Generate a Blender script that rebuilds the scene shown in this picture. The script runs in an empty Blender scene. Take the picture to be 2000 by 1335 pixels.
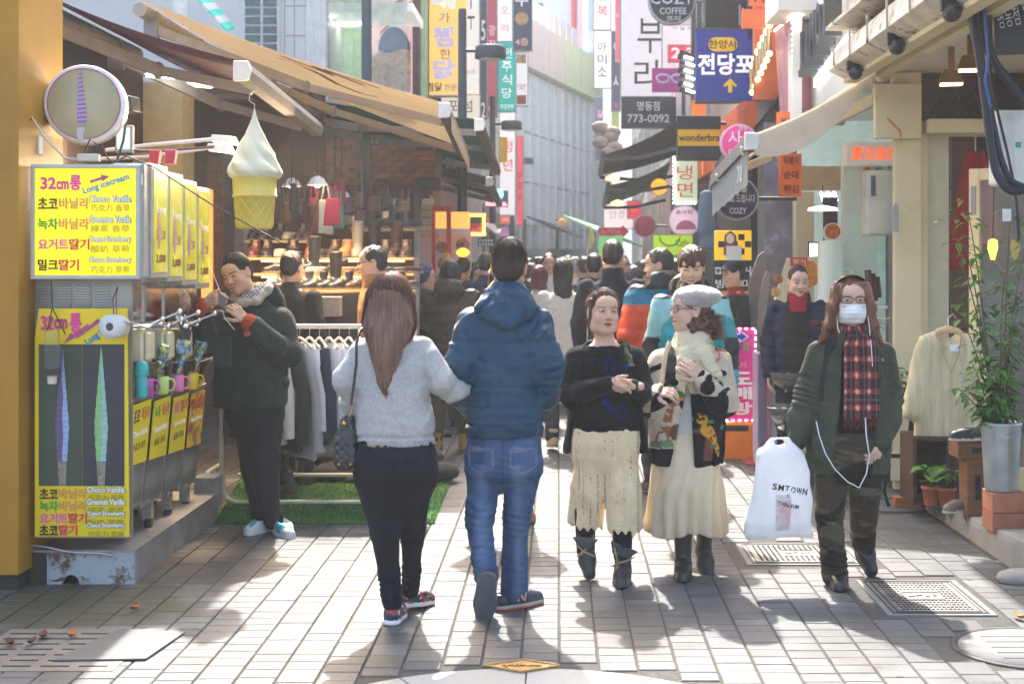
import bpy, math, random
import numpy as np
from mathutils import Vector, Matrix, Euler
R = math.radians
random.seed(7)
S = bpy.context.scene
COL = S.collection
# ---------------------------------------------------------------- camera, sky, sun, exposure
F, VX, VY, H = 2778.0, 1090.0, 502.0, 1.70          # focal length and vanishing point in pixels of the 2000 px frame, eye height
cam_d = bpy.data.cameras.new('camera'); cam = bpy.data.objects.new('camera', cam_d); COL.objects.link(cam)
cam.location = (0, 0, H); cam.rotation_euler = (R(90), 0, 0)
cam_d.sensor_width = 36.0; cam_d.lens = 36.0 * F / 2000
cam_d.shift_x = -(VX - 1000) / 2000; cam_d.shift_y = -(667.5 - VY) / 2000
cam_d.clip_start = 0.1; cam_d.clip_end = 600
cam_d.dof.use_dof = True; cam_d.dof.focus_distance = 7.3; cam_d.dof.aperture_fstop = 4.5
S.camera = cam
SUN_EL, SUN_AZ = R(50), R(-6)                        # azimuth from +Y towards +X
W = bpy.data.worlds.new('World'); S.world = W; W.use_nodes = True
wn = W.node_tree.nodes; wl = W.node_tree.links
for n in list(wn): wn.remove(n)
sky = wn.new('ShaderNodeTexSky'); sky.sky_type = 'NISHITA'; sky.sun_disc = False
sky.sun_elevation = SUN_EL; sky.sun_rotation = SUN_AZ; sky.air_density = 1.0; sky.dust_density = 5.5; sky.ozone_density = .5
bg = wn.new('ShaderNodeBackground'); bg.inputs['Strength'].default_value = 0.15
wo = wn.new('ShaderNodeOutputWorld'); wl.new(sky.outputs[0], bg.inputs[0]); wl.new(bg.outputs[0], wo.inputs[0])
sun_d = bpy.data.lights.new('sun', 'SUN'); sun_d.energy = 2.7; sun_d.angle = R(1.0); sun_d.color = (1, .955, .9)
sun = bpy.data.objects.new('sun', sun_d); COL.objects.link(sun)
sv = Vector((math.sin(SUN_AZ) * math.cos(SUN_EL), math.cos(SUN_AZ) * math.cos(SUN_EL), math.sin(SUN_EL)))
sun.rotation_euler = sv.to_track_quat('Z', 'Y').to_euler(); sun.location = sv * 40
S.view_settings.view_transform = 'Standard'; S.view_settings.look = 'None'; S.view_settings.gamma = 1.0
S.view_settings.use_curve_mapping = False; S.view_settings.exposure = 2.15
S.render.engine = 'CYCLES'; S.cycles.use_denoising = True; S.cycles.max_bounces = 8; S.cycles.volume_bounces = 0
S.cycles.diffuse_bounces = 4; S.cycles.glossy_bounces = 3; S.cycles.transmission_bounces = 6; S.cycles.transparent_max_bounces = 12
S.cycles.caustics_reflective = False; S.cycles.caustics_refractive = False
try:
    S.cycles.denoiser = 'OPENIMAGEDENOISE'
except Exception: pass

# ---------------------------------------------------------------- helpers
def PX(px,Y):return(px-VX)/F*Y
def PZ(py,Y):return H-(py-VY)/F*Y
def P(px,py,Y):return Vector((PX(px,Y),Y,PZ(py,Y)))
def G(px,py):Y=F*H/(py-VY);return Vector((PX(px,Y),Y,0))
def lin(c):
    if isinstance(c,str):c=[int(c[i:i+2],16)for i in(0,2,4)]
    return tuple(((x/255)/12.92 if x/255<=.04045 else((x/255+.055)/1.055)**2.4)for x in c)
MATS={}
def M(name,col=(.5,.5,.5),rough=.6,metal=0,nz=.12,sc=9,bump=.12,bsc=90,emit=0,ecol=None,trans=0,alpha=1,sss=0,sheen=0,coat=0,vc=False,tl=0,wr=0,wrs=9,stretch=None,rnd=0,spec=.5,wear=None,wsc=4,wth=.55,ior=1.45):
    if name in MATS:return MATS[name]
    m=bpy.data.materials.new(name);m.use_nodes=True;MATS[name]=m
    nt=m.node_tree;N=nt.nodes;L=nt.links;b=N['Principled BSDF']
    tc=N.new('ShaderNodeTexCoord');vec=tc.outputs['Object']
    if stretch:
        mp=N.new('ShaderNodeMapping');mp.inputs['Scale'].default_value=stretch;L.new(vec,mp.inputs[0]);vec=mp.outputs[0]
    no=N.new('ShaderNodeTexNoise');no.inputs['Scale'].default_value=sc;no.inputs['Detail'].default_value=5;L.new(vec,no.inputs['Vector'])
    mr=N.new('ShaderNodeMapRange');mr.inputs[1].default_value=.25;mr.inputs[2].default_value=.75
    mr.inputs[3].default_value=1-nz;mr.inputs[4].default_value=1+nz;L.new(no.outputs[0],mr.inputs[0])
    mul=N.new('ShaderNodeVectorMath');mul.operation='MULTIPLY'
    if vc:
        at=N.new('ShaderNodeAttribute');at.attribute_name='Col';base=at.outputs['Color'];L.new(base,mul.inputs[0])
    else:mul.inputs[0].default_value=col[:3]
    fac=mr.outputs[0]
    if rnd:
        oi=N.new('ShaderNodeObjectInfo');m2=N.new('ShaderNodeMapRange');m2.inputs[3].default_value=1-rnd;m2.inputs[4].default_value=1+rnd
        L.new(oi.outputs['Random'],m2.inputs[0]);mm=N.new('ShaderNodeMath');mm.operation='MULTIPLY';L.new(fac,mm.inputs[0]);L.new(m2.outputs[0],mm.inputs[1]);fac=mm.outputs[0]
    L.new(fac,mul.inputs[1]);colout=mul.outputs[0]
    if wear:
        wnz=N.new('ShaderNodeTexNoise');wnz.inputs['Scale'].default_value=wsc;wnz.inputs['Detail'].default_value=8;wnz.inputs['Roughness'].default_value=.7
        L.new(tc.outputs['Object'],wnz.inputs['Vector']);rp=N.new('ShaderNodeMapRange');rp.inputs[1].default_value=wth;rp.inputs[2].default_value=wth+.07
        L.new(wnz.outputs[0],rp.inputs[0]);mx=N.new('ShaderNodeMix');mx.data_type='RGBA';L.new(rp.outputs[0],mx.inputs[0]);L.new(colout,mx.inputs[6]);mx.inputs[7].default_value=(*wear,1);colout=mx.outputs[2]
    L.new(colout,b.inputs['Base Color'])
    b.inputs['Roughness'].default_value=rough;b.inputs['Metallic'].default_value=metal;b.inputs['IOR'].default_value=ior
    b.inputs['Specular IOR Level'].default_value=spec
    b.inputs['Transmission Weight'].default_value=trans;b.inputs['Alpha'].default_value=alpha
    if sss:b.inputs['Subsurface Weight'].default_value=sss;b.inputs['Subsurface Radius'].default_value=(1,.35,.2);b.inputs['Subsurface Scale'].default_value=.012
    if sheen:b.inputs['Sheen Weight'].default_value=sheen;b.inputs['Sheen Roughness'].default_value=.4
    if coat:b.inputs['Coat Weight'].default_value=coat;b.inputs['Coat Roughness'].default_value=.1
    if emit:
        b.inputs['Emission Strength'].default_value=emit
        if ecol:b.inputs['Emission Color'].default_value=(*ecol,1)
        else:L.new(colout,b.inputs['Emission Color'])
    if bump:
        n2=N.new('ShaderNodeTexNoise');n2.inputs['Scale'].default_value=bsc;n2.inputs['Detail'].default_value=4;L.new(vec,n2.inputs['Vector'])
        bp=N.new('ShaderNodeBump');bp.inputs['Strength'].default_value=bump;bp.inputs['Distance'].default_value=.01
        L.new(n2.outputs[0],bp.inputs['Height']);L.new(bp.outputs[0],b.inputs['Normal'])
        if wr:
            n3=N.new('ShaderNodeTexNoise');n3.noise_type='RIDGED_MULTIFRACTAL';n3.inputs['Scale'].default_value=wrs;n3.inputs['Detail'].default_value=2.5;n3.inputs['Distortion'].default_value=.8
            L.new(vec,n3.inputs['Vector']);b3=N.new('ShaderNodeBump');b3.inputs['Strength'].default_value=wr;b3.inputs['Distance'].default_value=.045
            L.new(n3.outputs[0],b3.inputs['Height']);L.new(b3.outputs[0],bp.inputs['Normal'])
    if tl:
        t=N.new('ShaderNodeBsdfTranslucent');L.new(colout,t.inputs[0]);mxs=N.new('ShaderNodeMixShader');mxs.inputs[0].default_value=tl
        L.new(b.outputs[0],mxs.inputs[1]);L.new(t.outputs[0],mxs.inputs[2]);L.new(mxs.outputs[0],N['Material Output'].inputs[0])
    return m
def tag(o,label=None,cat=None,group=None,kind=None):
    if label:o['label']=label
    if cat:o['category']=cat
    if group:o['group']=group
    if kind:o['kind']=kind
    return o
def thing(name,label,cat,loc=(0,0,0),rz=0,group=None):
    o=bpy.data.objects.new(name,None);COL.objects.link(o);o.location=loc;o.rotation_euler=(0,0,rz)
    o.empty_display_size=.1
    return tag(o,label,cat,group)
class MB:
    """collects shapes into one mesh; coordinates local to the parent"""
    def __init__(s):s.v=[];s.f=[];s.m=[];s.sm=[]
    def add(s,vs,fs,mi=0,sm=False):
        o=len(s.v);s.v+=[tuple(v)for v in vs]
        for f in fs:s.f.append([i+o for i in f]);s.m.append(mi);s.sm.append(sm)
        return s
    def bx(s,x0,x1,y0,y1,z0,z1,mi=0):
        vs=[(x,y,z)for z in(z0,z1)for y in(y0,y1)for x in(x0,x1)]
        return s.add(vs,[(0,2,3,1),(4,5,7,6),(0,1,5,4),(2,6,7,3),(0,4,6,2),(1,3,7,5)],mi)
    def ob(s,c,sz,mi=0,rot=None):
        m=rot if rot is not None else Matrix.Identity(3)
        if isinstance(m,(tuple,Euler)):m=Euler(m).to_matrix()
        vs=[Vector(c)+m@Vector((x*sz[0]/2,y*sz[1]/2,z*sz[2]/2))for z in(-1,1)for y in(-1,1)for x in(-1,1)]
        return s.add(vs,[(0,2,3,1),(4,5,7,6),(0,1,5,4),(2,6,7,3),(0,4,6,2),(1,3,7,5)],mi)
    def hexa(s,b,t,mi=0):
        n=len(b);return s.add(list(b)+list(t),[tuple(reversed(range(n))),tuple(range(n,2*n))]+[(i,(i+1)%n,n+(i+1)%n,n+i)for i in range(n)],mi)
    def bar(s,a,b,w,h,mi=0,up=(0,0,1)):
        a=Vector(a);b=Vector(b);d=(b-a).normalized();u=Vector(up);x=d.cross(u)
        if x.length<1e-4:x=d.cross(Vector((0,1,0)))
        x.normalize();u=x.cross(d)
        r=[x*w/2*i+u*h/2*j for i,j in((-1,-1),(1,-1),(1,1),(-1,1))]
        return s.hexa([a+q for q in r],[b+q for q in r],mi)
    def tube(s,pts,r,n=8,mi=0,cap=True):
        pts=[Vector(p)for p in pts];k=len(pts);rs=r if isinstance(r,(list,tuple))else[r]*k
        vs=[];pu=None
        for i,p in enumerate(pts):
            d=(pts[min(i+1,k-1)]-pts[max(i-1,0)]).normalized()
            u=pu if pu is not None else(Vector((0,0,1))if abs(d.z)<.9 else Vector((1,0,0)))
            x=d.cross(u)
            if x.length<1e-5:x=d.orthogonal()
            x.normalize();u=x.cross(d).normalized();pu=u
            vs+=[p+(x*math.cos(2*math.pi*j/n)+u*math.sin(2*math.pi*j/n))*rs[i]for j in range(n)]
        fs=[(i*n+j,i*n+(j+1)%n,(i+1)*n+(j+1)%n,(i+1)*n+j)for i in range(k-1)for j in range(n)]
        s.add(vs,fs,mi,True)
        if cap:s.add([vs[j]for j in range(n)],[tuple(reversed(range(n)))],mi);s.add([vs[(k-1)*n+j]for j in range(n)],[tuple(range(n))],mi)
        return s
    def lathe(s,prof,n=24,c=(0,0,0),mi=0,rot=None,caps=True,sm=True):
        m=rot if rot is not None else Matrix.Identity(3)
        if isinstance(m,tuple):m=Euler(m).to_matrix()
        c=Vector(c);vs=[c+m@Vector((r*math.cos(2*math.pi*j/n),r*math.sin(2*math.pi*j/n),z))for r,z in prof for j in range(n)]
        k=len(prof);s.add(vs,[(i*n+j,i*n+(j+1)%n,(i+1)*n+(j+1)%n,(i+1)*n+j)for i in range(k-1)for j in range(n)],mi,sm)
        if caps:s.add(vs[:n],[tuple(reversed(range(n)))],mi);s.add(vs[-n:],[tuple(range(n))],mi)
        return s
    def prism(s,poly,o,ux,uy,dep,mi=0):
        o=Vector(o);ux=Vector(ux);uy=Vector(uy);dep=Vector(dep)
        b=[o+ux*a+uy*c for a,c in poly];t=[p+dep for p in b]
        if ux.cross(uy).dot(dep)<0:b,t=t,b
        return s.hexa(b,t,mi)
    def sheet(s,grid,mi=0,th=0,sm=True):
        a=len(grid);b=len(grid[0]);vs=[Vector(p)for row in grid for p in row]
        q=[(i*b+j,i*b+j+1,(i+1)*b+j+1,(i+1)*b+j)for i in range(a-1)for j in range(b-1)]
        s.add(vs,q,mi,sm)
        if th:
            nn=(Vector(grid[0][-1])-Vector(grid[0][0])).cross(Vector(grid[-1][0])-Vector(grid[0][0])).normalized()*th
            v2=[v+nn for v in vs];s.add(v2,[tuple(reversed(f))for f in q],mi,sm)
            edge=[j for j in range(b)]+[i*b+b-1 for i in range(1,a)]+[(a-1)*b+j for j in range(b-2,-1,-1)]+[i*b for i in range(a-2,0,-1)]
            n=len(edge);s.add([vs[e]for e in edge]+[v2[e]for e in edge],[(i,i+n,(i+1)%n+n,(i+1)%n)for i in range(n)],mi)
        return s
    def ball(s,c,r,n=10,mi=0,m=6):
        r=r if isinstance(r,(tuple,list))else(r,r,r)
        prof=[(math.sin(math.pi*i/m),-math.cos(math.pi*i/m))for i in range(m+1)]
        vs=[(c[0]+max(q,1e-3)*math.cos(2*math.pi*j/n)*r[0],c[1]+max(q,1e-3)*math.sin(2*math.pi*j/n)*r[1],c[2]+z*r[2])for q,z in prof for j in range(n)]
        return s.add(vs,[(i*n+j,i*n+(j+1)%n,(i+1)*n+(j+1)%n,(i+1)*n+j)for i in range(m)for j in range(n)],mi,True)
    def mesh(s,name,mats):
        me=bpy.data.meshes.new(name);me.from_pydata(s.v,[],s.f)
        for m in(mats if isinstance(mats,(list,tuple))else[mats]):me.materials.append(m)
        me.polygons.foreach_set('material_index',s.m);me.polygons.foreach_set('use_smooth',s.sm);me.update()
        return me
    def build(s,name,mats,parent=None,loc=(0,0,0),bev=0,rz=0):
        o=bpy.data.objects.new(name,s.mesh(name,mats));COL.objects.link(o);o.parent=parent;o.location=loc;o.rotation_euler=(0,0,rz)
        if bev:
            b=o.modifiers.new('bevel','BEVEL');b.width=bev;b.segments=2;b.limit_method='ANGLE';b.angle_limit=R(40);b.harden_normals=False
        return o
def box(name,x0,x1,y0,y1,z0,z1,mat,parent=None,bev=0):return MB().bx(x0,x1,y0,y1,z0,z1).build(name,mat,parent,bev=bev)
def copy_tree(o,parent=None):
    c=o.copy();COL.objects.link(c);c.parent=parent
    for ch in o.children:copy_tree(ch,c)
    return c
CAMF,LEFTW,RIGHTW=(R(90),0,0),(R(90),0,R(90)),(R(90),0,R(-90))
FIT=[]
def text(s,loc,mat,parent=None,w=None,h=None,rot=CAMF,size=.1,bold=0,ext=.0015,name='lettering',vert=False,gap=.95,sh=0):
    """flat lettering; w and h are the width and height it is fitted to"""
    cu=bpy.data.curves.new(name,'FONT');cu.body='\n'.join(s)if vert else s;cu.size=size;cu.align_x='CENTER';cu.align_y='CENTER'
    cu.extrude=ext;cu.offset=bold*size;cu.resolution_u=2;cu.space_line=gap;cu.materials.append(mat);cu.shear=sh
    o=bpy.data.objects.new(name,cu);COL.objects.link(o);o.parent=parent;o.location=loc;o.rotation_euler=rot
    FIT.append((o,w,h));return o
def fit_texts():
    bpy.context.view_layer.update();dg=bpy.context.evaluated_depsgraph_get()
    dead=[]
    for o,w,h in FIT:
        me=bpy.data.meshes.new_from_object(o.evaluated_get(dg));n=len(me.vertices)
        if n:
            co=np.zeros(n*3,np.float32);me.vertices.foreach_get('co',co);co=co.reshape(-1,3);lo,hi=co.min(0),co.max(0);d=hi-lo
            sx=w/d[0]if w else None;sy=h/d[1]if h else None
            sx=sx or sy or 1;sy=sy or sx
            co[:,:2]=(co[:,:2]-(lo+hi)[:2]/2)*(sx,sy);me.vertices.foreach_set('co',co.ravel());me.update()
        m=bpy.data.objects.new('lettering',me);COL.objects.link(m);m.parent=o.parent;m.location=o.location;m.rotation_euler=o.rotation_euler
        if not me.materials:me.materials.append(o.data.materials[0])
        dead+=[o,o.data]
    bpy.data.batch_remove(dead)
def shade(c,k):return tuple(x*k for x in c)
WHITE=M('white paint',(.78,.78,.76),.5);BLACK=M('black paint',(.018,.018,.02),.45);NAVY=M('navy paint',lin('1d2a52'),.45)
STEEL=M('brushed steel',(.55,.55,.55),.32,1,nz=.1,stretch=(1,1,12));ALU=M('powder coated aluminium',(.4,.385,.37),.5,.2)
GREY=M('grey paint',(.32,.32,.33),.5);DGREY=M('dark grey paint',(.07,.075,.085),.5);TEALPOLE=M('dark teal pole paint',(.045,.065,.085),.4)
GLASS=M('window glass',(.06,.09,.1),.06,0,bump=0,coat=.4,spec=.8);WOOD=M('brown wood',(.16,.08,.04),.55,stretch=(1,1,14),nz=.35,sc=6)
CREAM=M('cream paint',lin('d8c493'),.6,nz=.1,wear=lin('b09a66'),wsc=3,wth=.66);CABLE=M('black cable',(.012,.016,.025),.45)
def flat(c,nm=None,e=0,**k):return M(nm or('ink '+(c if isinstance(c,str)else '%d %d %d'%tuple(c))),lin(c),.5,nz=.05,emit=e,**k)

# ---------------------------------------------------------------- distance fields turned into meshes (people, shoes, clothes)
f32=np.float32
def A3(v):return np.array([v[0],v[1],v[2]],f32)
def rc(p,a,b,ra,rb):
    a,b=A3(a),A3(b);d=b-a;L2=float(d@d)+1e-12;q=p-a
    t=np.clip((q@d)/L2,0,1);q=q-t[:,None]*d
    return np.sqrt((q*q).sum(1))-(ra+(rb-ra)*t)
def ell(p,c,r,m=None):
    q=p-A3(c)
    if m is not None:q=q@np.array(m,f32)
    r=np.array(r,f32);a=np.sqrt(((q/r)**2).sum(1));b=np.sqrt(((q/(r*r))**2).sum(1))+1e-9
    return a*(a-1)/b
def smin(a,b,k):
    h=np.clip(.5+.5*(b-a)/k,0,1);return b+(a-b)*h-k*h*(1-h)
def smax(a,b,k):return-smin(-a,-b,k)
def stack(p,rows,yaw=0,e=2.4,cap=True):
    """loft of ovals: rows of (z, cx, cy, rx, ry), turned by yaw"""
    r=np.array(sorted(rows),f32);z=p[:,2];g=lambda k:np.interp(z,r[:,0],r[:,k]).astype(f32)
    x,y=p[:,0]-g(1),p[:,1]-g(2);c,s=math.cos(yaw),math.sin(yaw);u,v=c*x+s*y,-s*x+c*y
    rx,ry=g(3),g(4);d=((np.abs(u/rx)**e+np.abs(v/ry)**e)**(1/e)-1)*np.minimum(rx,ry)
    return np.maximum(d,np.maximum(z-r[-1,0],r[0,0]-z))if cap else d
def chain(p,pts,rs,k=.02):
    d=None
    for i in range(len(pts)-1):
        q=rc(p,pts[i],pts[i+1],rs[i],rs[i+1]);d=q if d is None else smin(d,q,k)
    return d
def wav(p,f,seed=0,an=(1,1,1),n=6):
    """smooth wavy noise, about -1..1"""
    r=np.random.RandomState(seed);q=p*(np.array(an,f32)*f);o=0
    for _ in range(n):
        k=r.normal(size=3);k/=np.linalg.norm(k);o=o+np.sin(q@k.astype(f32)*r.uniform(.7,1.6)+r.uniform(0,6.3)+(.9*o if _>1 else 0))
    return(o/n*1.7).astype(f32)
def surfnet(fn,lo,hi,h):
    lo=np.array(lo,f32);n=np.maximum(np.ceil((np.array(hi,f32)-lo)/h).astype(int)+1,4)
    # a coarse pass finds the blocks near the surface, so that the fine grid is filled only there
    B=6;nb=(n+B-1)//B;gc=np.stack(np.meshgrid(*[np.arange(k)for k in nb],indexing='ij'),-1).reshape(-1,3)
    dc=fn((lo+(gc*B+(B-1)/2)*h).astype(f32));D=np.full(nb*B,0,f32)
    Dr=D.reshape(nb[0],B,nb[1],B,nb[2],B);Dr[:]=dc.reshape(nb[0],1,nb[1],1,nb[2],1)
    near=np.abs(dc)<B*h*1.5;act=gc[near]
    if len(act):
        off=np.stack(np.meshgrid(*[np.arange(B)]*3,indexing='ij'),-1).reshape(1,-1,3);idx=(act[:,None,:]*B+off).reshape(-1,3)
        out=np.empty(len(idx),f32)
        for s in range(0,len(idx),400000):out[s:s+400000]=fn((lo+idx[s:s+400000]*h).astype(f32))
        D[idx[:,0],idx[:,1],idx[:,2]]=out
    D[0]=D[-1]=1;D[:,0]=D[:,-1]=1;D[:,:,0]=D[:,:,-1]=1
    s=D<0;c=np.zeros(np.array(D.shape)-1,np.int8)
    for i in(0,1):
        for j in(0,1):
            for k in(0,1):c+=s[i:D.shape[0]-1+i,j:D.shape[1]-1+j,k:D.shape[2]-1+k]
    I=np.argwhere((c>0)&(c<8));num=np.zeros(c.shape,np.int64);num[I[:,0],I[:,1],I[:,2]]=np.arange(len(I))
    pos=np.zeros((len(I),3),f32);cnt=np.zeros(len(I),f32)
    cor=[(i,j,k)for i in(0,1)for j in(0,1)for k in(0,1)]
    val={q:D[I[:,0]+q[0],I[:,1]+q[1],I[:,2]+q[2]]for q in cor}
    for q in cor:
        for ax in range(3):
            if q[ax]:continue
            w=list(q);w[ax]=1;w=tuple(w);a,b=val[q],val[w];m=(a<0)!=(b<0)
            t=np.where(m,a/(a-b+1e-12),0);e=np.array(q,f32)[None,:].repeat(len(I),0);e[:,ax]+=t;pos[m]+=e[m];cnt[m]+=1
    V=lo+(I+pos/cnt[:,None])*h;Fs=[]
    for ax in range(3):
        u,w=(ax+1)%3,(ax+2)%3;sl=[slice(None)]*3;sl2=[slice(None)]*3;sl[ax]=slice(0,-1);sl2[ax]=slice(1,None)
        ch=s[tuple(sl)]!=s[tuple(sl2)];E=np.argwhere(ch);E=E[(E[:,u]>0)&(E[:,w]>0)&(E[:,u]<c.shape[u])&(E[:,w]<c.shape[w])]
        ins=s[E[:,0],E[:,1],E[:,2]];q=[]
        for du,dw in((-1,-1),(0,-1),(0,0),(-1,0)):
            g=E.copy();g[:,u]+=du;g[:,w]+=dw;q.append(num[g[:,0],g[:,1],g[:,2]])
        q=np.stack(q,1);q[~ins]=q[~ins][:,::-1];Fs.append(q)
    return V.astype(f32),np.concatenate(Fs)
def relax(V,Fc,it=2,lam=.5):
    for _ in range(it):
        a=np.zeros_like(V);n=np.zeros(len(V),f32)
        for i in range(4):
            j=(i+1)%4;np.add.at(a,Fc[:,i],V[Fc[:,j]]);np.add.at(a,Fc[:,j],V[Fc[:,i]]);np.add.at(n,Fc[:,i],1);np.add.at(n,Fc[:,j],1)
        V=V+lam*(a/np.maximum(n,1)[:,None]-V)
    return V
def np_mesh(name,V,Fc,C,mat):
    me=bpy.data.meshes.new(name);me.vertices.add(len(V));me.vertices.foreach_set('co',np.ascontiguousarray(V,f32).ravel())
    me.loops.add(len(Fc)*4);me.loops.foreach_set('vertex_index',np.ascontiguousarray(Fc,np.int32).ravel());me.polygons.add(len(Fc))
    me.polygons.foreach_set('loop_start',np.arange(len(Fc),dtype=np.int32)*4);me.polygons.foreach_set('use_smooth',np.ones(len(Fc),bool))
    me.update(calc_edges=True);me.validate()
    if C is not None:
        a=me.color_attributes.new('Col','FLOAT_COLOR','POINT');a.data.foreach_set('color',np.concatenate([C,np.ones((len(C),1),f32)],1).astype(f32).ravel())
    me.materials.append(mat);return me
def sdf_obj(name,fn,lo,hi,h,mat,parent=None,col=None,it=1,join=None):
    V,Fc=surfnet(fn,lo,hi,h);V=relax(V,Fc,it)
    if join:
        for W_,G_ in join:Fc=np.concatenate([Fc,G_+len(V)]);V=np.concatenate([V,W_])
    C=None
    if col is not None:C=col(V)if callable(col)else np.tile(np.array(col,f32),(len(V),1))
    o=bpy.data.objects.new(name,np_mesh(name,V,Fc,C,mat));COL.objects.link(o);o.parent=parent;return o
def V3(*c):return np.array(c,f32)
def mixc(c,c2,t):t=np.clip(t,0,1)[:,None];return c*(1-t)+np.array(c2,f32)*t
def const(n,c):return np.tile(np.array(c,f32),(n,1))
def shoe_fn(kind):
    """shoe along +y (toe), sole at z=0, about 0.27 long, centred on x"""
    def f(p):
        d=smin(rc(p,(0,-.085,.04),(.004,.03,.04),.04,.043),rc(p,(.004,.03,.04),(.006,.115,.028),.043,.034),.03)
        d=smin(d,rc(p,(0,-.06,.06),(0,.02,.055),.036,.034),.03)
        if kind in('boot','tall'):
            t=.16 if kind=='boot' else .32
            d=smin(d,rc(p,(0,-.06,.06),(0,-.065,t),.043,.05 if kind=='boot' else .058),.03);d=smax(d,p[:,2]-t,.008)
        if kind=='heel':
            q=p.copy();d=smin(rc(p,(0,-.08,.105),(0,.03,.055),.03,.034),rc(p,(0,.03,.045),(0,.11,.022),.034,.02),.03);d=np.minimum(d,rc(p,(0,-.095,.1),(0,-.09,.005),.018,.009));return np.maximum(d,-p[:,2])
        if kind in('loafer','flat'):d=smax(d,-rc(p,(0,-.075,.085),(0,.02,.085),.026,.026),.008);d=smax(d,p[:,2]-(.078 if kind=='loafer' else .058),.01)
        d=np.minimum(d,np.maximum(smin(rc(p,(0,-.085,.012),(.004,.03,.012),.044,.047),rc(p,(.004,.03,.012),(.006,.115,.012),.047,.037),.03),np.abs(p[:,2]-.012)-.011))
        return np.maximum(d,-p[:,2])
    return f
def shoe_col(up,sole,lace=None):
    def f(V):
        c=const(len(V),up);c=mixc(c,sole,(V[:,2]<.02)*1.0)
        if lace is not None:c=mixc(c,lace,((np.abs(V[:,0])<.022)&(V[:,1]>-.02)&(V[:,1]<.055)&(V[:,2]>.055)&(np.sin(V[:,1]*330)>.1))*1.0)
        return c
    return f
LEATH=M('shoe leather',(1,1,1),.42,vc=True,nz=.15,bump=.1,coat=.15)
SHOEM={}
def shoe_mesh(kind,up,sole=(.3,.2,.12),lace=None,h=.009):
    k=(kind,up,sole)
    if k not in SHOEM:
        V,Fc=surfnet(shoe_fn(kind),(-.08,-.16,-.02),(.08,.18,.37 if kind=='tall' else .22),h);V=relax(V,Fc,1);SHOEM[k]=np_mesh('shoe',V,Fc,shoe_col(up,sole,lace)(V),LEATH)
    return SHOEM[k]

# ---------------------------------------------------------------- ground
def posmat(m):
    nt=m.node_tree;g=nt.nodes.new('ShaderNodeNewGeometry')
    tc=[n for n in nt.nodes if n.type=='TEX_COORD'][0]
    for l in list(nt.links):
        if l.from_node==tc:nt.links.new(g.outputs['Position'],l.to_socket)
    return m
STONE=posmat(M('grey paving stone',(.1,.1,.098),.55,nz=.28,sc=4.5,bump=.45,bsc=140,rnd=.2,wear=(.1,.096,.09),wsc=2.6,wth=.6,spec=.45))
STONEV=posmat(M('grey paving stone mass',(.1,.1,.098),.55,nz=.28,sc=4.5,bump=.45,bsc=140,vc=True,wear=(.1,.096,.09),wsc=2.6,wth=.6,spec=.45))
MORTAR=posmat(M('sandy joint',(.075,.07,.062),.95,nz=.3,sc=30,bump=.5))
def stain(m,cx,cy,rx,ry,col,rough=None,k=.5):
    """an old spill with a ragged outline on the stones"""
    nt=m.node_tree;N=nt.nodes;L=nt.links;g=[n for n in N if n.type=='NEW_GEOMETRY'][0];p=N['Principled BSDF']
    mp=N.new('ShaderNodeMapping');mp.inputs['Location'].default_value=(-cx/rx,-cy/ry,0);mp.inputs['Scale'].default_value=(1/rx,1/ry,0);L.new(g.outputs['Position'],mp.inputs[0])
    ln=N.new('ShaderNodeVectorMath');ln.operation='LENGTH';L.new(mp.outputs[0],ln.inputs[0]);nz_=N.new('ShaderNodeTexNoise');nz_.inputs['Scale'].default_value=5;nz_.inputs['Detail'].default_value=6;L.new(g.outputs['Position'],nz_.inputs['Vector'])
    ad=N.new('ShaderNodeMath');ad.operation='MULTIPLY_ADD';L.new(nz_.outputs[0],ad.inputs[0]);ad.inputs[1].default_value=1.6;L.new(ln.outputs['Value'],ad.inputs[2])
    mr=N.new('ShaderNodeMapRange');mr.inputs[1].default_value=1.55;mr.inputs[2].default_value=1.85;mr.inputs[3].default_value=k;mr.inputs[4].default_value=0;L.new(ad.outputs[0],mr.inputs[0])
    src=p.inputs['Base Color'].links[0].from_socket;mx=N.new('ShaderNodeMix');mx.data_type='RGBA';L.new(mr.outputs[0],mx.inputs[0]);L.new(src,mx.inputs[6]);mx.inputs[7].default_value=(*col,1);L.new(mx.outputs[2],p.inputs['Base Color'])
    if rough is not None:
        r2=N.new('ShaderNodeMapRange');r2.inputs[3].default_value=p.inputs['Roughness'].default_value;r2.inputs[4].default_value=rough;L.new(mr.outputs[0],r2.inputs[0]);L.new(r2.outputs[0],p.inputs['Roughness'])
for m_ in(STONE,STONEV,MORTAR):stain(m_,-2.3,6.95,.55,.55,(.06,.052,.022),None,.8)
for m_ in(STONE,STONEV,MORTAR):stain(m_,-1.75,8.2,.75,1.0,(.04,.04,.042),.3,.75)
for m_ in(STONE,STONEV):stain(m_,.35,6.5,.3,.5,(.06,.058,.055),None,.5);stain(m_,1.3,6.2,.25,.4,(.07,.068,.062),None,.5);stain(m_,-1.1,5.9,.35,.3,(.07,.066,.06),None,.5)
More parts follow.
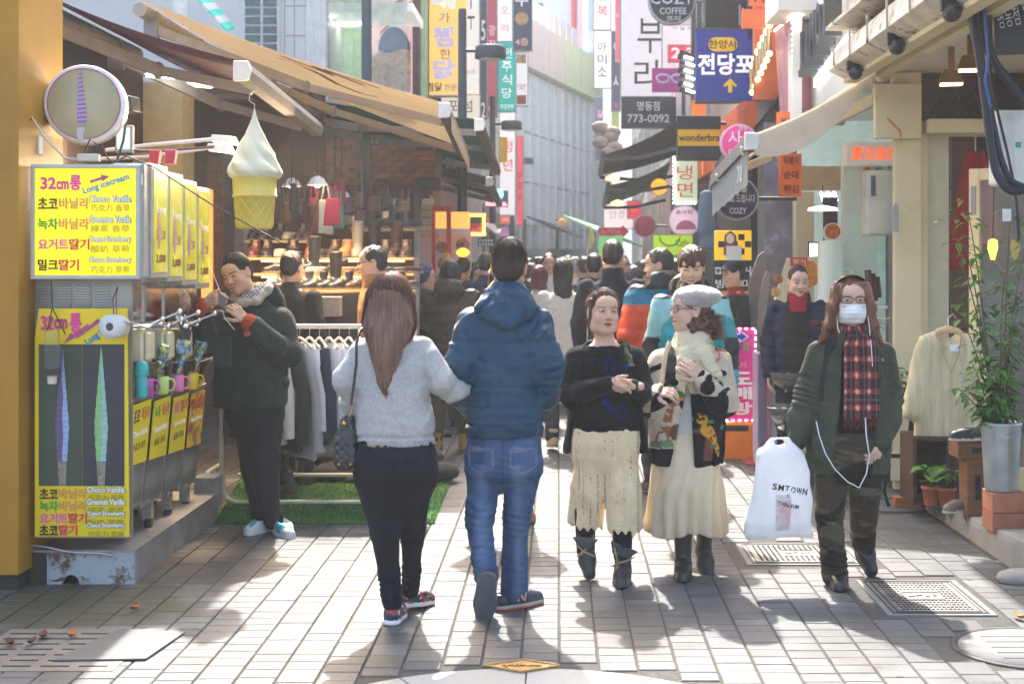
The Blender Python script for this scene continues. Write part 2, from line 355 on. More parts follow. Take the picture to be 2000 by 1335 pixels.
def gum(m):
    """trodden gum spots and grit"""
    nt=m.node_tree;N=nt.nodes;L=nt.links;g=[n for n in N if n.type=='NEW_GEOMETRY'][0];p=N['Principled BSDF']
    for sc_,th,col,k in((5.5,.075,(.035,.034,.033),.75),(14,.05,(.3,.29,.27),.5),(9,.06,(.05,.046,.04),.6)):
        v=N.new('ShaderNodeTexVoronoi');v.inputs['Scale'].default_value=sc_;L.new(g.outputs['Position'],v.inputs['Vector']);mr=N.new('ShaderNodeMapRange');mr.inputs[1].default_value=th;mr.inputs[2].default_value=th*1.6;mr.inputs[3].default_value=k;mr.inputs[4].default_value=0;L.new(v.outputs['Distance'],mr.inputs[0])
        src=p.inputs['Base Color'].links[0].from_socket;mx=N.new('ShaderNodeMix');mx.data_type='RGBA';L.new(mr.outputs[0],mx.inputs[0]);L.new(src,mx.inputs[6]);mx.inputs[7].default_value=(*col,1);L.new(mx.outputs[2],p.inputs['Base Color'])
for m_ in(STONE,STONEV):gum(m_)
def brick_sheet_mat():
    m=posmat(M('far paving',(.118,.117,.115),.65,nz=.2,sc=1.5,bump=.2));nt=m.node_tree;N=nt.nodes;L=nt.links
    g=[n for n in N if n.type=='NEW_GEOMETRY'][0];sw=N.new('ShaderNodeMapping');sw.inputs['Rotation'].default_value=(0,0,R(90));L.new(g.outputs['Position'],sw.inputs[0])
    b=N.new('ShaderNodeTexBrick');b.inputs['Scale'].default_value=1;b.inputs['Brick Width'].default_value=.12;b.inputs['Row Height'].default_value=.163;b.inputs['Mortar Size'].default_value=.006
    b.inputs['Color1'].default_value=(1,1,1,1);b.inputs['Color2'].default_value=(.75,.75,.75,1);b.inputs['Mortar'].default_value=(.4,.37,.33,1);L.new(sw.outputs[0],b.inputs[0])
    p=N['Principled BSDF'];src=p.inputs['Base Color'].links[0].from_socket;mx=N.new('ShaderNodeVectorMath');mx.operation='MULTIPLY'
    L.new(src,mx.inputs[0]);L.new(b.outputs[0],mx.inputs[1]);L.new(mx.outputs[0],p.inputs['Base Color']);return m
ground=MB().add([(-200,-40,-.035),(200,-40,-.035),(200,400,-.035),(-200,400,-.035)],[(0,1,2,3)]).build('ground',brick_sheet_mat());tag(ground,kind='structure')
pavement=MB().add([(-4,3,-.007),(3.4,3,-.007),(3.4,16.6,-.007),(-4,16.6,-.007)],[(0,1,2,3)]).build('pavement',MORTAR);tag(pavement,kind='structure')
street=MB().add([(-30,16.6,-.002),(30,16.6,-.002),(30,140,-.002),(-30,140,-.002)],[(0,1,2,3)]).build('street',MATS['far paving']);tag(street,kind='structure')
MAN=[(1.08,1.68,7.9,8.42),(1.6,2.06,6.79,7.46)];ROUND=[(2.06,6.2,.34),(2.3,9.75,.26)];MED=(-.13,4.86,1.02)
def free(x0,x1,y0,y1):
    for a,b,c,d in MAN:
        if x1>a-.03 and x0<b+.03 and y1>c-.03 and y0<d+.03:return False
    cx,cy=(x0+x1)/2,(y0+y1)/2
    for a,b,r in ROUND+[MED]:
        if math.hypot(cx-a,cy-b)<r+.06:return False
    return True
stones=[]
SW=.163;i0=-24
for i in range(-24,16):
    x=i*SW+.01-.005;y=4.9+random.random()*.12;ln=.113
    while y<16.6:
        l=ln if random.random()<.82 else .18
        if x+SW<2.5 or y<6.6:
            if free(x,x+SW,y,y+l):stones.append((x+.0038,x+SW-.0038,y,y+l-.0028))
        y+=l
def stone_shape(w,l,z):
    c=.004
    return[(-w/2,-l/2,-.02),(w/2,-l/2,-.02),(w/2,l/2,-.02),(-w/2,l/2,-.02),(-w/2,-l/2,z-c),(w/2,-l/2,z-c),(w/2,l/2,z-c),(-w/2,l/2,z-c),(-w/2+c,-l/2+c,z),(w/2-c,-l/2+c,z),(w/2-c,l/2-c,z),(-w/2+c,l/2-c,z)],[(0,1,5,4),(1,2,6,5),(2,3,7,6),(3,0,4,7),(4,5,9,8),(5,6,10,9),(6,7,11,10),(7,4,8,11),(8,9,10,11)]
def inview(s):
    yc=(s[2]+s[3])/2;px=VX+(s[0]+s[1])/2/yc*F;py=VY+H/yc*F
    return-20<px<2020 and py<1350
near=sorted([s for s in stones if inview(s)],key=lambda s:s[2])[:300];ns=set(near)
shapes={}
for s in near:
    w,l=round(s[1]-s[0],3),round(s[3]-s[2],3);k=(w,l,random.randrange(3))
    if k not in shapes:shapes[k]=MB().add(*stone_shape(w,l,random.uniform(-.0012,.0012))).mesh('paving_stone',STONE)
    o=bpy.data.objects.new('paving_stone',shapes[k]);COL.objects.link(o);o.parent=pavement
    o.location=((s[0]+s[1])/2,(s[2]+s[3])/2,0);o.rotation_euler=(random.gauss(0,.003),random.gauss(0,.003),random.gauss(0,.004))
mb=MB();cols=[]
for s in stones:
    if s in ns:continue
    vs,fs=stone_shape(s[1]-s[0],s[3]-s[2],random.uniform(-.0015,.0015));cx,cy=(s[0]+s[1])/2,(s[2]+s[3])/2
    mb.add([(v[0]+cx,v[1]+cy,v[2])for v in vs],fs);g=random.uniform(.8,1.2);cols+=[(.1*g,.1*g,.098*g,1)]*12
o=mb.build('paving_stones',STONEV,pavement);tag(o,kind='stuff')
a=o.data.color_attributes.new('Col','FLOAT_COLOR','POINT');a.data.foreach_set('color',[c for q in cols for c in q])
# light stone medallion with a brass plate
MARB=posmat(M('pale granite',(.33,.325,.31),.5,nz=.08,sc=40,bump=.1));BRASS=M('worn brass',(.5,.33,.13),.42,.8,nz=.3,sc=40,bump=.3)
md=thing('paving_medallion','pale granite round medallion set in the paving at the bottom edge','medallion',(MED[0],MED[1],0))
for k in range(12):
    a0,a1=k*math.pi/6+.004,(k+1)*math.pi/6-.004
    ring=[(math.cos(a0+(a1-a0)*t/6),math.sin(a0+(a1-a0)*t/6))for t in range(7)]
    MB().prism([(c*.32,s*.32)for c,s in ring]+[(c*1.02,s*1.02)for c,s in reversed(ring)],(0,0,-.01),(1,0,0),(0,1,0),(0,0,.013)).build('slab',MARB,md)
MB().lathe([(.31,-.01),(.31,.003)],32).build('centre_slab',MARB,md)
bp=MB().prism([(-.155,0),(0,-.085),(.155,0),(0,.085)],(-.02,1.035,0),(1,0,0),(0,1,0),(0,0,.009)).build('brass_plate',BRASS,md)
m=MB()
for a,b in(((-.155,0),(0,-.085)),((0,-.085),(.155,0)),((.155,0),(0,.085)),((0,.085),(-.155,0))):m.bar((a[0]-.02,a[1]+1.035,.011),(b[0]-.02,b[1]+1.035,.011),.008,.006)
m.build('rim',BRASS,bp)
m=MB()
for k in range(9):
    m.bar((-.085+k*.018,1.02+random.uniform(-.02,.01),.011),(-.075+k*.016,1.05+random.uniform(-.01,.02),.012),.007,.006)
m.bar((-.1,1.035,.011),(.06,1.035,.011),.008,.006);m.build('emblem',BRASS,bp)
# drain and manhole covers
IRON=posmat(M('worn cast iron',(.2,.19,.18),.5,.35,nz=.3,sc=20,bump=.3,wear=(.32,.3,.27),wsc=6,wth=.5))
DIRON=posmat(M('dark cast iron',(.06,.055,.05),.6,.2,nz=.3,sc=20))
PATCH=posmat(M('pale concrete patch',(.19,.185,.175),.75,nz=.15,sc=12,bump=.4))
for(x0,x1,y0,y1),lab in zip(MAN,('square studded drain cover between the two ladies and the masked woman','square studded drain cover in front of the kerb with a dark worn corner')):
    t=thing('manhole_cover',lab,'drain cover',((x0+x1)/2,(y0+y1)/2,0));w,l=(x1-x0)/2,(y1-y0)/2
    MB().bx(-w-.03,w+.03,-l-.03,l+.03,-.01,.001).build('surround',PATCH,t)
    f=MB()
    for q in(.0,.025):
        f.bx(-w+q,w-q,-l+q,-l+q+.009,0,.005).bx(-w+q,w-q,l-q-.009,l-q,0,.005).bx(-w+q,-w+q+.009,-l+q+.009,l-q-.009,0,.0048).bx(w-q-.009,w-q,-l+q+.009,l-q-.009,0,.0048)
    f.build('rim',DIRON,t);MB().bx(-w+.035,w-.035,-l+.035,l-.035,-.005,.004).build('plate',IRON,t)
    s=MB();nx,ny=17,13
    for i in range(nx):
        for j in range(ny):
            x,y=-w+.065+i*(2*w-.13)/(nx-1),-l+.065+j*(2*l-.13)/(ny-1)
            if abs(x)<.1 and abs(y)<.09:continue
            z=.007;r=.0075;s.ob((x,y,.0055),(r*1.6,r*1.6,.005),rot=(0,0,R(45*((i+j)%2))))
    for q in range(4):s.ob((-.06+q*.04,.02*(q%2)-.01,.0055),(.03,.012,.004),rot=(0,0,R(30*q)))
    s.bx(-.09,.09,.07,.08,.004,.007).bx(-.09,.09,-.08,-.07,.004,.007);tag(s.build('tread_studs',DIRON,t),kind='stuff')
for(x,y,r),lab in zip(ROUND,('round manhole cover cut by the bottom right of the picture','round manhole cover at the far end of the kerb')):
    t=thing('manhole_cover',lab,'manhole cover',(x,y,0))
    MB().lathe([(r,-.01),(r,.002),(r-.02,.003),(r-.03,-.004)],40,caps=False).build('rim',DIRON,t)
    c=MB().lathe([(0.001,.001),(r-.034,.001),(r-.034,-.01)],40,caps=False).build('lid',PATCH,t)
    m=MB()
    for q in range(5):m.bx(-r*.5,r*.5,-r*.5+q*r*.25,-r*.5+q*r*.25+.006,.001,.003)
    m.build('rib',DIRON,t)
text('IE',(.64,10.3,.003),flat('6b6862'),pavement,w=.06,h=.2,rot=(0,0,0))
# steel road plate, slot grating, leaves at the lower left
q=[G(100,1293),G(285,1290),G(362,1237),G(232,1231)]
MB().hexa([(p.x,p.y,.004)for p in q],[(p.x,p.y,.012)for p in q]).build('road_plate',posmat(M('grey steel plate',(.1,.1,.1),.6,.1,nz=.15,sc=5,wear=(.07,.07,.07),wsc=5,wth=.6)),bev=.003)
tag(bpy.data.objects['road_plate'],'bare grey steel plate lying on the paving in front of the cart','steel plate')
gr=thing('drain_grating','slotted drain grating with fallen leaves on it in the lower left corner','grating',(-2.15,6.2,0))
MB().bx(-.35,.32,-.36,.3,-.008,.003).build('bed',M('dark wet slab',(.16,.14,.12),.6,nz=.3),gr)
m=MB()
for i in range(4):
    for j in range(7):m.bx(-.32+i*.16,-.2+i*.16,-.3+j*.085,-.285+j*.085,.0031,.0045)
tag(m.build('slots',M('slot shadow iron',(.012,.01,.01),.9),gr),kind='stuff')
LEAFM=[M('dry leaf %s'%n,lin(c),.7,tl=.2)for n,c in(('orange','b86a2a'),('brown','6e3a26'),('ochre','c98a3c'))]
for n,(px,py,k,w)in enumerate([(265,1193,0,.05),(105,1140,2,.05),(85,1248,1,.07),(142,1246,0,.06),(62,1260,1,.05),(130,1265,0,.04),(20,1262,1,.06),(155,1236,2,.04),(45,1180,2,.03),(1962,1067,2,.05),(1990,1210,2,.06)]):
    if n in(5,7,8):continue
    g=G(px,py);a=random.uniform(0,6);c,s=math.cos(a)*w,math.sin(a)*w
    c,s=c*.75,s*.75
    grid=[[(g.x+c*u-s*v*.45*(1-u*u),g.y+s*u+c*v*.45*(1-u*u),.012+.012*v*v+.01*u*u)for v in(-1,0,1)]for u in(-1,-.5,0,.5,1)]
    tag(MB().sheet(grid,th=.001).build('fallen_leaf',LEAFM[k]),('orange leaf lying alone on the paving in front of the cart','ochre leaf at the foot of the cart platform','large brown leaf at the rim of the drain grating','orange leaf at the corner of the steel plate','small brown leaf in the middle of the grating','small orange leaf beside the steel plate edge','dark brown leaf furthest left on the grating','tiny ochre leaf on the steel plate','tiny ochre leaf on the green stained paving at the left','ochre leaf against the kerb','ochre leaf lying right of the drain cover')[n],'leaf','leaves fallen on the paving')
    # kerb and shop step on the right
CONC=posmat(M('stained concrete',(.3,.28,.25),.85,nz=.2,sc=5,bump=.5,bsc=60,wear=(.12,.11,.1),wsc=3,wth=.6))
tag(MB().hexa([(2.48,6.3,-.01),(4.5,6.3,-.01),(4.5,10.3,-.01),(2.48,9.95,-.01)],[(2.5,6.3,.235),(4.5,6.3,.235),(4.5,10.3,.11),(2.5,9.95,.07)]).build('kerb',CONC,bev=.012),kind='structure')
lum=MB().ball((0,0,.02),(.13,.1,.05),12).build('stone_lump',CONC,loc=(2.42,7.45,0));tag(lum,'grey lump of concrete at the foot of the kerb','stone')
# ---------------------------------------------------------------- buildings
BRK=M('old red brick',lin('b87a5e'),.8,nz=.2,bump=.3,rnd=.25);PLAST=M('white cladding',lin('d9d9d6'),.5,nz=.05,sc=3)
def window(par,x0,x1,z0,z1,y,glass=GLASS,fm=WHITE,t=.05,dep=.06,mull=0,rows=0):
    """window on a face towards the camera: frame is a part, panes are its sub-parts"""
    f=MB().bx(x0,x1,y-dep,y,z0,z0+t).bx(x0,x1,y-dep,y,z1-t,z1).bx(x0,x0+t,y-dep,y,z0+t,z1-t).bx(x1-t,x1,y-dep,y,z0+t,z1-t)
    xs=[x0+t+(x1-x0-2*t)*k/(mull+1)for k in range(mull+2)];zs=[z0+t+(z1-z0-2*t)*k/(rows+1)for k in range(rows+2)]
    for x in xs[1:-1]:f.bx(x-t/3,x+t/3,y-dep*.8,y,z0+t,z1-t)
    for z in zs[1:-1]:f.bx(x0+t,x1-t,y-dep*.7,y,z-t/3,z+t/3)
    fo=f.build('window',fm,par)
    for i in range(mull+1):
        for j in range(rows+1):box('pane',xs[i],xs[i+1],y-.018,y-.012,zs[j],zs[j+1],glass,fo)
    return fo
def window_side(par,x,y0,y1,z0,z1,sgn,glass=GLASS,fm=WHITE,t=.06):
    """window on a face towards the street; sgn +1 faces +X"""
    a,b=sorted((x,x+sgn*.05));f=MB().bx(a,b,y0,y1,z0,z0+t).bx(a,b,y0,y1,z1-t,z1).bx(a,b,y0,y0+t,z0+t,z1-t).bx(a,b,y1-t,y1,z0+t,z1-t)
    f.bx(a,b,(y0+y1)/2-t/2,(y0+y1)/2+t/2,z0+t,z1-t);fo=f.build('window',fm,par)
    a,b=sorted((x+sgn*.008,x+sgn*.014));box('pane',a,b,y0+t,y1-t,z0+t,z1-t,glass,fo);return fo
    # left: white clad building behind the awnings
Y1=19.0
b1=thing('white_building','white clad building with a dark louvre window behind the beige awning','building',(-5,Y1,0));b1.location=(0,0,0)
xa,xb=PX(637,Y1),PX(708,Y1)
box('wall',-12,xa,Y1,Y1+7,0,8.6,PLAST,b1);box('roof_slab',-12,-2.0,Y1+.02,Y1+7,8.61,8.9,PLAST,b1)
lv=MB();TEALG=M('teal dark glass',lin('1f4a52'),.12,coat=.5,bump=0,nz=.3,sc=3)
x0,x1=PX(476,Y1),PX(547,Y1)
f=MB().bx(x0,x1,Y1-.07,Y1-.002,PZ(176,Y1),PZ(-60,Y1)).build('window_frame',WHITE,b1)
for r in range(12):
    for c,(a,b)in enumerate(((481,511),(516,543))):box('louvre_pane',PX(a,Y1),PX(b,Y1),Y1-.085,Y1-.0705,PZ(17.4*r-34+14,Y1),PZ(17.4*r-34,Y1),TEALG,f)
for px in(556,575,598):box('panel_joint',PX(px,Y1)-.008,PX(px,Y1)+.008,Y1-.006,Y1-.001,2.5,8.5,M('joint grey',(.4,.4,.4),.7),b1)
for k in range(5):MB().lathe([(.04,2.6),(.04,8.5)],10,(PX(603+k*8,Y1),Y1-.02,0)).build('pilaster',WHITE,b1)
for py in(70,122,12):box('panel_joint',PX(556,Y1),PX(598,Y1),Y1-.0075,Y1-.0012,PZ(py,Y1)-.008,PZ(py,Y1)+.008,MATS['joint grey'],b1)
GREENW=M('lit green wall',lin('b4d2a4'),.5,emit=.05);LITW=M('lit white ceiling',(.8,.8,.75),.5,emit=.12)
box('showroom_back',xa-.3,-1.9,Y1+1.6,Y1+1.7,2.5,8.6,GREENW,b1);box('showroom_ceiling',xa-.2,-1.95,Y1+.1,Y1+1.55,PZ(18,Y1)-.02,PZ(18,Y1)+.1,LITW,b1)
for px,py in((645,30),(672,28),(690,48),(704,48)):
    y=Y1+.3+random.random();MB().lathe([(.001,-.02),(.07,-.02),(.07,0)],12,(PX(px,y),y,PZ(18,Y1)-.022),caps=False).build('ceiling_light',M('lamp white',(1,1,.9),.5,emit=3),b1)
box('showroom_floor',xa,-1.9,Y1+.1,Y1+1.6,2.4,2.5,WHITE,b1);box('glazing',xa+.02,-2.02,Y1+.02,Y1+.03,2.5,8.5,M('clear shop glass',(.8,.9,.85),.03,trans=.92,bump=0),b1)
box('door_green_panel',PX(655,Y1+1.5),PX(690,Y1+1.5),Y1+1.5,Y1+1.58,PZ(150,Y1),PZ(40,Y1),M('pale green panel',lin('b4d4ac'),.5,emit=.04),b1)
# left: brown building with the noodle poster
Y2=20.6
b2=thing('brown_building','brown building carrying the large noodle poster above the awnings','building')
xc,xd=PX(805,Y2),PX(822,Y2)
box('wall',-4.9,-1.9,Y2+.1,Y2+8,0,9.5,M('brown render',lin('7d5f58'),.7),b2)
box('corner_column',xc,xd,Y2-.25,Y2+.1,0,9.4,M('maroon brown metal',lin('6b4c4e'),.5),b2)
for k in range(14):box('column_band',xc-.01,xd+.01,Y2-.27,Y2-.251,2.6+k*.5,2.63+k*.5,DGREY,b2)
for k in range(2):
    for j in range(2):window_side(b2,-1.9,Y2+1+k*3,Y2+3+k*3,3+j*3,5+j*3,1,fm=DGREY)
po=thing('noodle_poster','pink noodle poster with chopsticks and a blue bowl','poster',(PX(763,Y2-.35),Y2-.35,0))
w,z0,z1=(PX(805,Y2-.35)-PX(722,Y2-.35))/2,PZ(182,Y2-.35),PZ(-50,Y2-.35)
box('board',-w,w,0,.08,z0,z1,M('pink poster print',lin('e3b9bd'),.45,nz=.06,sc=2,emit=.14),po);zz=lambda py:PZ(py,Y2-.35)
NOOD=M('noodle print',lin('e8b8a4'),.5,nz=.5,sc=14,wear=lin('b56c58'),wsc=9,wth=.55)
MB().prism([(-w*.95+w*1.9*i/12,zz(78+10*math.sin(i*1.3)+(20 if i<3 else 0)))for i in range(13)]+[(w*.95,z0+.02),(-w*.95,z0+.02)],(0,-.004,0),(1,0,0),(0,0,1),(0,.003,0)).build('noodles_print',NOOD,po)
MB().prism([(.05+w*.75*math.cos(t*math.pi/10),zz(98)+.33*math.sin(t*math.pi/10))for t in range(11)]+[(.05-w*.6+w*1.2*t/6,zz(100)-.03*math.sin(t))for t in range(1,6)],(0,-.007,0),(1,0,0),(0,0,1),(0,.003,0)).build('bowl_print',flat('3f4f93'),po)
for a,b in(((-w*.5,zz(66)),(w*.98,zz(8))),((-w*.9,zz(52)),(w*.85,zz(-12)))):
    MB().prism([(a[0],a[1]-.02),(b[0],b[1]-.05),(b[0],b[1]+.05),(a[0],a[1]+.02)],(0,-.010,0),(1,0,0),(0,0,1),(0,.003,0)).build('chopstick_print',flat('b07d6a'),po)
text('그 맛이 다릅니다.',(.05,-.006,zz(8)),flat('f4ece6'),po,w=.5,h=.08)
# left: brick gable with its brown awning
Y3=17.4
b3=thing('brick_building','low red brick building under a brown awning behind the shoe stall','building')
xl,xr,zl,zh=-3.4,PX(848,Y3),PZ(380,Y3),PZ(225,Y3)
box('backing',xl,xr,Y3+.06,Y3+1.2,0,zh+.2,M('brick mortar',lin('b89b84'),.9),b3)
meshes=[MB().ob((0,0,0),(.196,.07,.058)).mesh('brick',BRK)for _ in range(1)]
for r in range(int((zh-zl)/.068)):
    for c in range(int((xr-xl)/.206)):
        o=bpy.data.objects.new('brick',meshes[0]);COL.objects.link(o);o.parent=b3
        o.location=(min(xl+.12+c*.206+(.103 if r%2 else 0),xr-.1),Y3+.03+random.uniform(-.004,.004),zl+.03+r*.068)
box('beam',PX(815,Y3),PX(862,Y3),Y3-.1,Y3-.015,PZ(372,Y3),PZ(348,Y3),M('dark slate trim',lin('4b4750'),.6),b3)
AWB=M('brown awning cloth',lin('7b6366'),.8,bump=.05);ya=Y3-.9
MB().sheet([[(x,Y3-.02,PZ(362,Y3))for x in(PX(640,Y3),PX(820,Y3))],[(x,ya,PZ(392,ya))for x in(PX(640,ya),PX(845,ya))]],th=.02).build('awning_cloth',AWB,b3)
box('awning_bar',PX(640,ya),PX(848,ya),ya-.06,ya-.01,PZ(399,ya),PZ(388,ya),WHITE,b3)
DOORL=M('lit cream door',lin('e8cfae'),.5,emit=.1)
box('door',PX(690,Y3),PX(760,Y3),Y3-.06,Y3+.055,0,PZ(400,Y3),DOORL,b3);box('door_panel',PX(700,Y3),PX(750,Y3),Y3-.075,Y3-.061,.3,PZ(410,Y3),M('cream panel',lin('d9b994'),.5),b3)
for k in range(14):box('shutter_slat',PX(800,Y3),PX(845,Y3),Y3-.08,Y3+.05,1.2+k*.09,1.275+k*.09,M('ivory shutter',lin('d9d3bd'),.6),b3)
# glass fronted building where the street bends
A,B=Vector((-1.06,42,0)),Vector((1.45,51.9,0));dv=(B-A).normalized();nv=Vector((dv.y,-dv.x,0));LN=(B-A).length
gb=thing('glass_building','long pale glass fronted building where the street bends, with pink and lime parapet','building',A,math.atan2(dv.y,dv.x))
CURT=M('milky curtain glass',lin('f4fafa'),.2,nz=.06,sc=.6,bump=0,coat=.3);FR=M('pale mullion',lin('e8eff0'),.4,.3)
box('core_wall',-30,LN,.12,8,0,8.0,M('pale core',lin('e6ecec'),.7),gb)
for i in range(-3,10):
    for j,(za,zb)in enumerate(((2.7,3.9),(3.96,5.4),(5.46,7.25))):box('pane',i*LN/10+.05,(i+1)*LN/10-.05,.03,.1,za,zb,CURT,gb)
    box('mullion',i*LN/10-.045,i*LN/10+.045,-.03,.1,0,7.28,FR,gb)
box('shopfront',-10,LN,.05,.119,.3,2.6,M('hazy shopfront',lin('c2cccc'),.4,nz=.4,sc=1.2,wear=lin('d8b9a0'),wsc=1.5),gb)
for i,c in enumerate(('e8cfcb','e9d0cc','e8d4cc','ead8c6','dfe6b8','dce5b4','dbe6b6')):box('parapet_panel',-4+i*2.1 if i else-12,-4+(i+1)*2.1-.03 if i<6 else LN+.2,-.25,.1,7.3,8.75,M('parapet '+c,lin(c),.6),gb)
for k in range(16):box('roof_fin',-4+k*.85,-3.3+k*.85,.6,.7,8.76,9.9-.0*k,M('pale pink fin',lin('e2d3d6'),.6),gb)
ct=thing('white_tower','tall white tower with a red stripe above the glass fronted building','building')
box('wall',-9,3.2,62,75,0,26,M('white tower wall',lin('e6e8ea'),.6),ct);box('stripe',PX(1116,61.9),PX(1126,61.9),61.8,61.99,6,25.9,flat('e2505a'),ct)
box('pink_wing',PX(1127,61.9),PX(1150,61.9),61.7,61.985,6,25.5,flat('ecc3c3'),ct)
for j in range(6):
    for i in range(3):window(ct,-5+i*1.6,-3.8+i*1.6,9+j*2.4,10.4+j*2.4,61.99)
cc=thing('white_column_block','narrow white stair block at the end of the glass fronted building','building')
box('wall',PX(1143,52),PX(1174,52)+.4,52.2,58,0,22,M('white stair block',lin('dfe4e6'),.6),cc)
for j in range(9):box('window',PX(1150,52),PX(1162,52),52.12,52.19,2+j*2,3.2+j*2,M('pale window',lin('aab8bf'),.3),cc)
# right side blocks; their street faces carry the signs
b5=thing('dark_shop_building','dark fronted shop building behind the coffee and pawn shop signs','building')
DK=M('dark shopfront',(.025,.027,.032),.45)
box('wall',2.05,9,14.6,22,0,9.5,M('grey render',lin('9a9690'),.7),b5);box('shopfront',1.98,2.049,14.62,21.9,0,2.75,DK,b5)
box('fascia',1.9,2.048,14.62,21.9,2.76,3.3,M('orange fascia',lin('d9632a'),.5),b5)
for k in range(3):window_side(b5,2.05,15+k*2.3,16.8+k*2.3,4.0,5.6,-1,fm=DGREY);window_side(b5,2.05,15+k*2.3,16.8+k*2.3,6.6,8.2,-1,fm=DGREY)
box('corner_panel',2.0,2.6,14.5,14.595,3.3,9.4,M('orange panel',lin('d4703c'),.6),b5)
b6=thing('pink_grey_building','pale pinkish building beyond the large white restaurant sign','building')
box('wall',2.0,10,24.5,33,0,11,M('pinkish render',lin('e8dcdf'),.7),b6)
for k in range(3):
    for j in range(3):window_side(b6,2.0,25+k*2.6,27+k*2.6,3.4+j*2.5,5+j*2.5,-1)
box('shopfront',1.95,1.999,24.6,32.9,.2,2.9,M('busy shopfront',lin('8a7d7a'),.5,nz=.5,sc=2,wear=lin('d9a070'),wsc=2),b6)
for nm,lab,x,y0,y1,hh,c in(('pale_building','pale building on the right beyond the pinkish one',2.3,34,44,12,'e6e8ea'),('far_building','far pale building closing the right side of the street',3.1,45,60,14,'eceef0')):
    b=thing(nm,lab,'building');box('wall',x,x+9,y0,y1,0,hh,M(nm+' wall',lin(c),.7),b)
    for k in range(3):
        for j in range(3):window_side(b,x,y0+1+k*3,y0+3+k*3,3.4+j*2.7,5.2+j*2.7,-1)
b7=thing('shop_row','row of narrow shop buildings behind the stacked signs on the left','building')
box('wall',-9,-1.55,29,41,0,10.5,M('pale row wall',lin('e0dcda'),.7),b7);box('shopfront',-1.549,-1.5,29.1,40.9,.1,2.8,MATS['busy shopfront'],b7)
for k in range(4):
    for j in range(3):window_side(b7,-1.55,29.6+k*2.9,31.6+k*2.9,3.3+j*2.4,4.9+j*2.4,1)
    # haze: one closed box of even, thin air
hz=bpy.data.materials.new('haze');hz.use_nodes=True;hz.node_tree.nodes.clear()
pv=hz.node_tree.nodes.new('ShaderNodeVolumePrincipled');pv.inputs['Density'].default_value=.0019;pv.inputs['Color'].default_value=(.9,.95,1,1);pv.inputs['Anisotropy'].default_value=.35
ho=hz.node_tree.nodes.new('ShaderNodeOutputMaterial');hz.node_tree.links.new(pv.outputs[0],ho.inputs['Volume'])
tag(box('haze',-40,40,-15,100,-1.2,30,hz),kind='stuff')

# ---------------------------------------------------------------- left side: yellow post, ice cream cart, awnings, shoe stall
YEL=M('yellow painted steel',lin('a87a14'),.5,nz=.16,sc=3,bump=.15,wear=lin('8f6a18'),wsc=5,wth=.68)
t=thing('yellow_post','yellow painted steel post at the left edge, beside the ice cream cart','post',(-2.9,7.25,0))
MB().bx(-.6,-.02,0,.5,.09,5).build('front_panel',YEL,t,bev=.006);MB().bx(-.018,.168,-.05,.6,.09,5).build('corner_panel',YEL,t,bev=.006)
MB().bx(-.6,.14,.02,.55,0,.088).build('plinth',M('dark wood plinth',(.04,.033,.028),.8),t);box('tape_strip',-.12,-.03,-.012,-.001,.0,.32,M('dull tape',(.25,.23,.19),.7),t)
# --- cart platform
RUST=M('rusty pale steel',lin('aab2b6'),.55,.2,nz=.12,sc=6,bump=.2,wear=lin('6b4a2c'),wsc=5.5,wth=.5);WORNS=M('worn grey steel',(.36,.35,.34),.45,.6,nz=.25,sc=8,wear=(.2,.17,.14),wsc=6,wth=.6)
pl=thing('cart_platform','low rusty steel platform with an arched drain hole under the ice cream machines','platform',(0,0,0))
xl,xr,yn,yf=-2.66,-2.205,7.4,9.25
arch=[(.07+.055+.045*math.cos(a),.045*math.sin(a)*1.1)for a in[math.pi*i/8 for i in range(8,-1,-1)]]
MB().prism([(0,0)]+arch+[(xr-xl,0),(xr-xl,.165),(0,.165)],(xl,yn,0),(1,0,0),(0,0,1),(0,.03,0)).build('front_plate',RUST,pl)
MB().bx(xr-.03,xr,yn+.031,yf,0,.165).build('side_plate',WORNS,pl);MB().bx(xl-.1,xr+.006,yn-.004,yf,.166,.178).build('top_plate',WORNS,pl)
MB().bx(xl-.09,xl-.002,yn-.01,yn+.03,0,.165).build('tread_plate',M('dark tread plate',(.05,.042,.038),.6,.4,bump=.6,bsc=60),pl)
MB().bx(xl-.1,xl-.002,yn+.04,yf,0,.16).build('inner_void',BLACK,pl)
m=MB();m.tube([(xl-.1+.05*i,yn-.02,.205-.006*i+.006*math.sin(i))for i in range(10)],.006,6);m.build('loose_edge_strip',STEEL,pl)
# --- four soft ice machines
PERF=M('perforated steel',(.42,.43,.43),.4,.7,nz=.1);n=PERF.node_tree
vo=n.nodes.new('ShaderNodeTexVoronoi');vo.inputs['Scale'].default_value=62;vo.inputs['Randomness'].default_value=0
tcn=[x for x in n.nodes if x.type=='TEX_COORD'][0];n.links.new(tcn.outputs['Object'],vo.inputs['Vector'])
mr=n.nodes.new('ShaderNodeMapRange');mr.inputs[1].default_value=.3;mr.inputs[2].default_value=.36;n.links.new(vo.outputs['Distance'],mr.inputs[0])
b=n.nodes['Principled BSDF'];src=b.inputs['Base Color'].links[0].from_socket;mx=n.nodes.new('ShaderNodeMix');mx.data_type='RGBA';mx.inputs[6].default_value=(.01,.01,.01,1);n.links.new(mr.outputs[0],mx.inputs[0]);n.links.new(src,mx.inputs[7]);n.links.new(mx.outputs[2],b.inputs['Base Color'])
CHROME=M('chrome',(.8,.8,.8),.12,1,bump=0);IVORY=M('ivory plastic',lin('d8cfae'),.35);YPRINT=M('yellow menu print',lin('e8d21e'),.45,nz=.05)
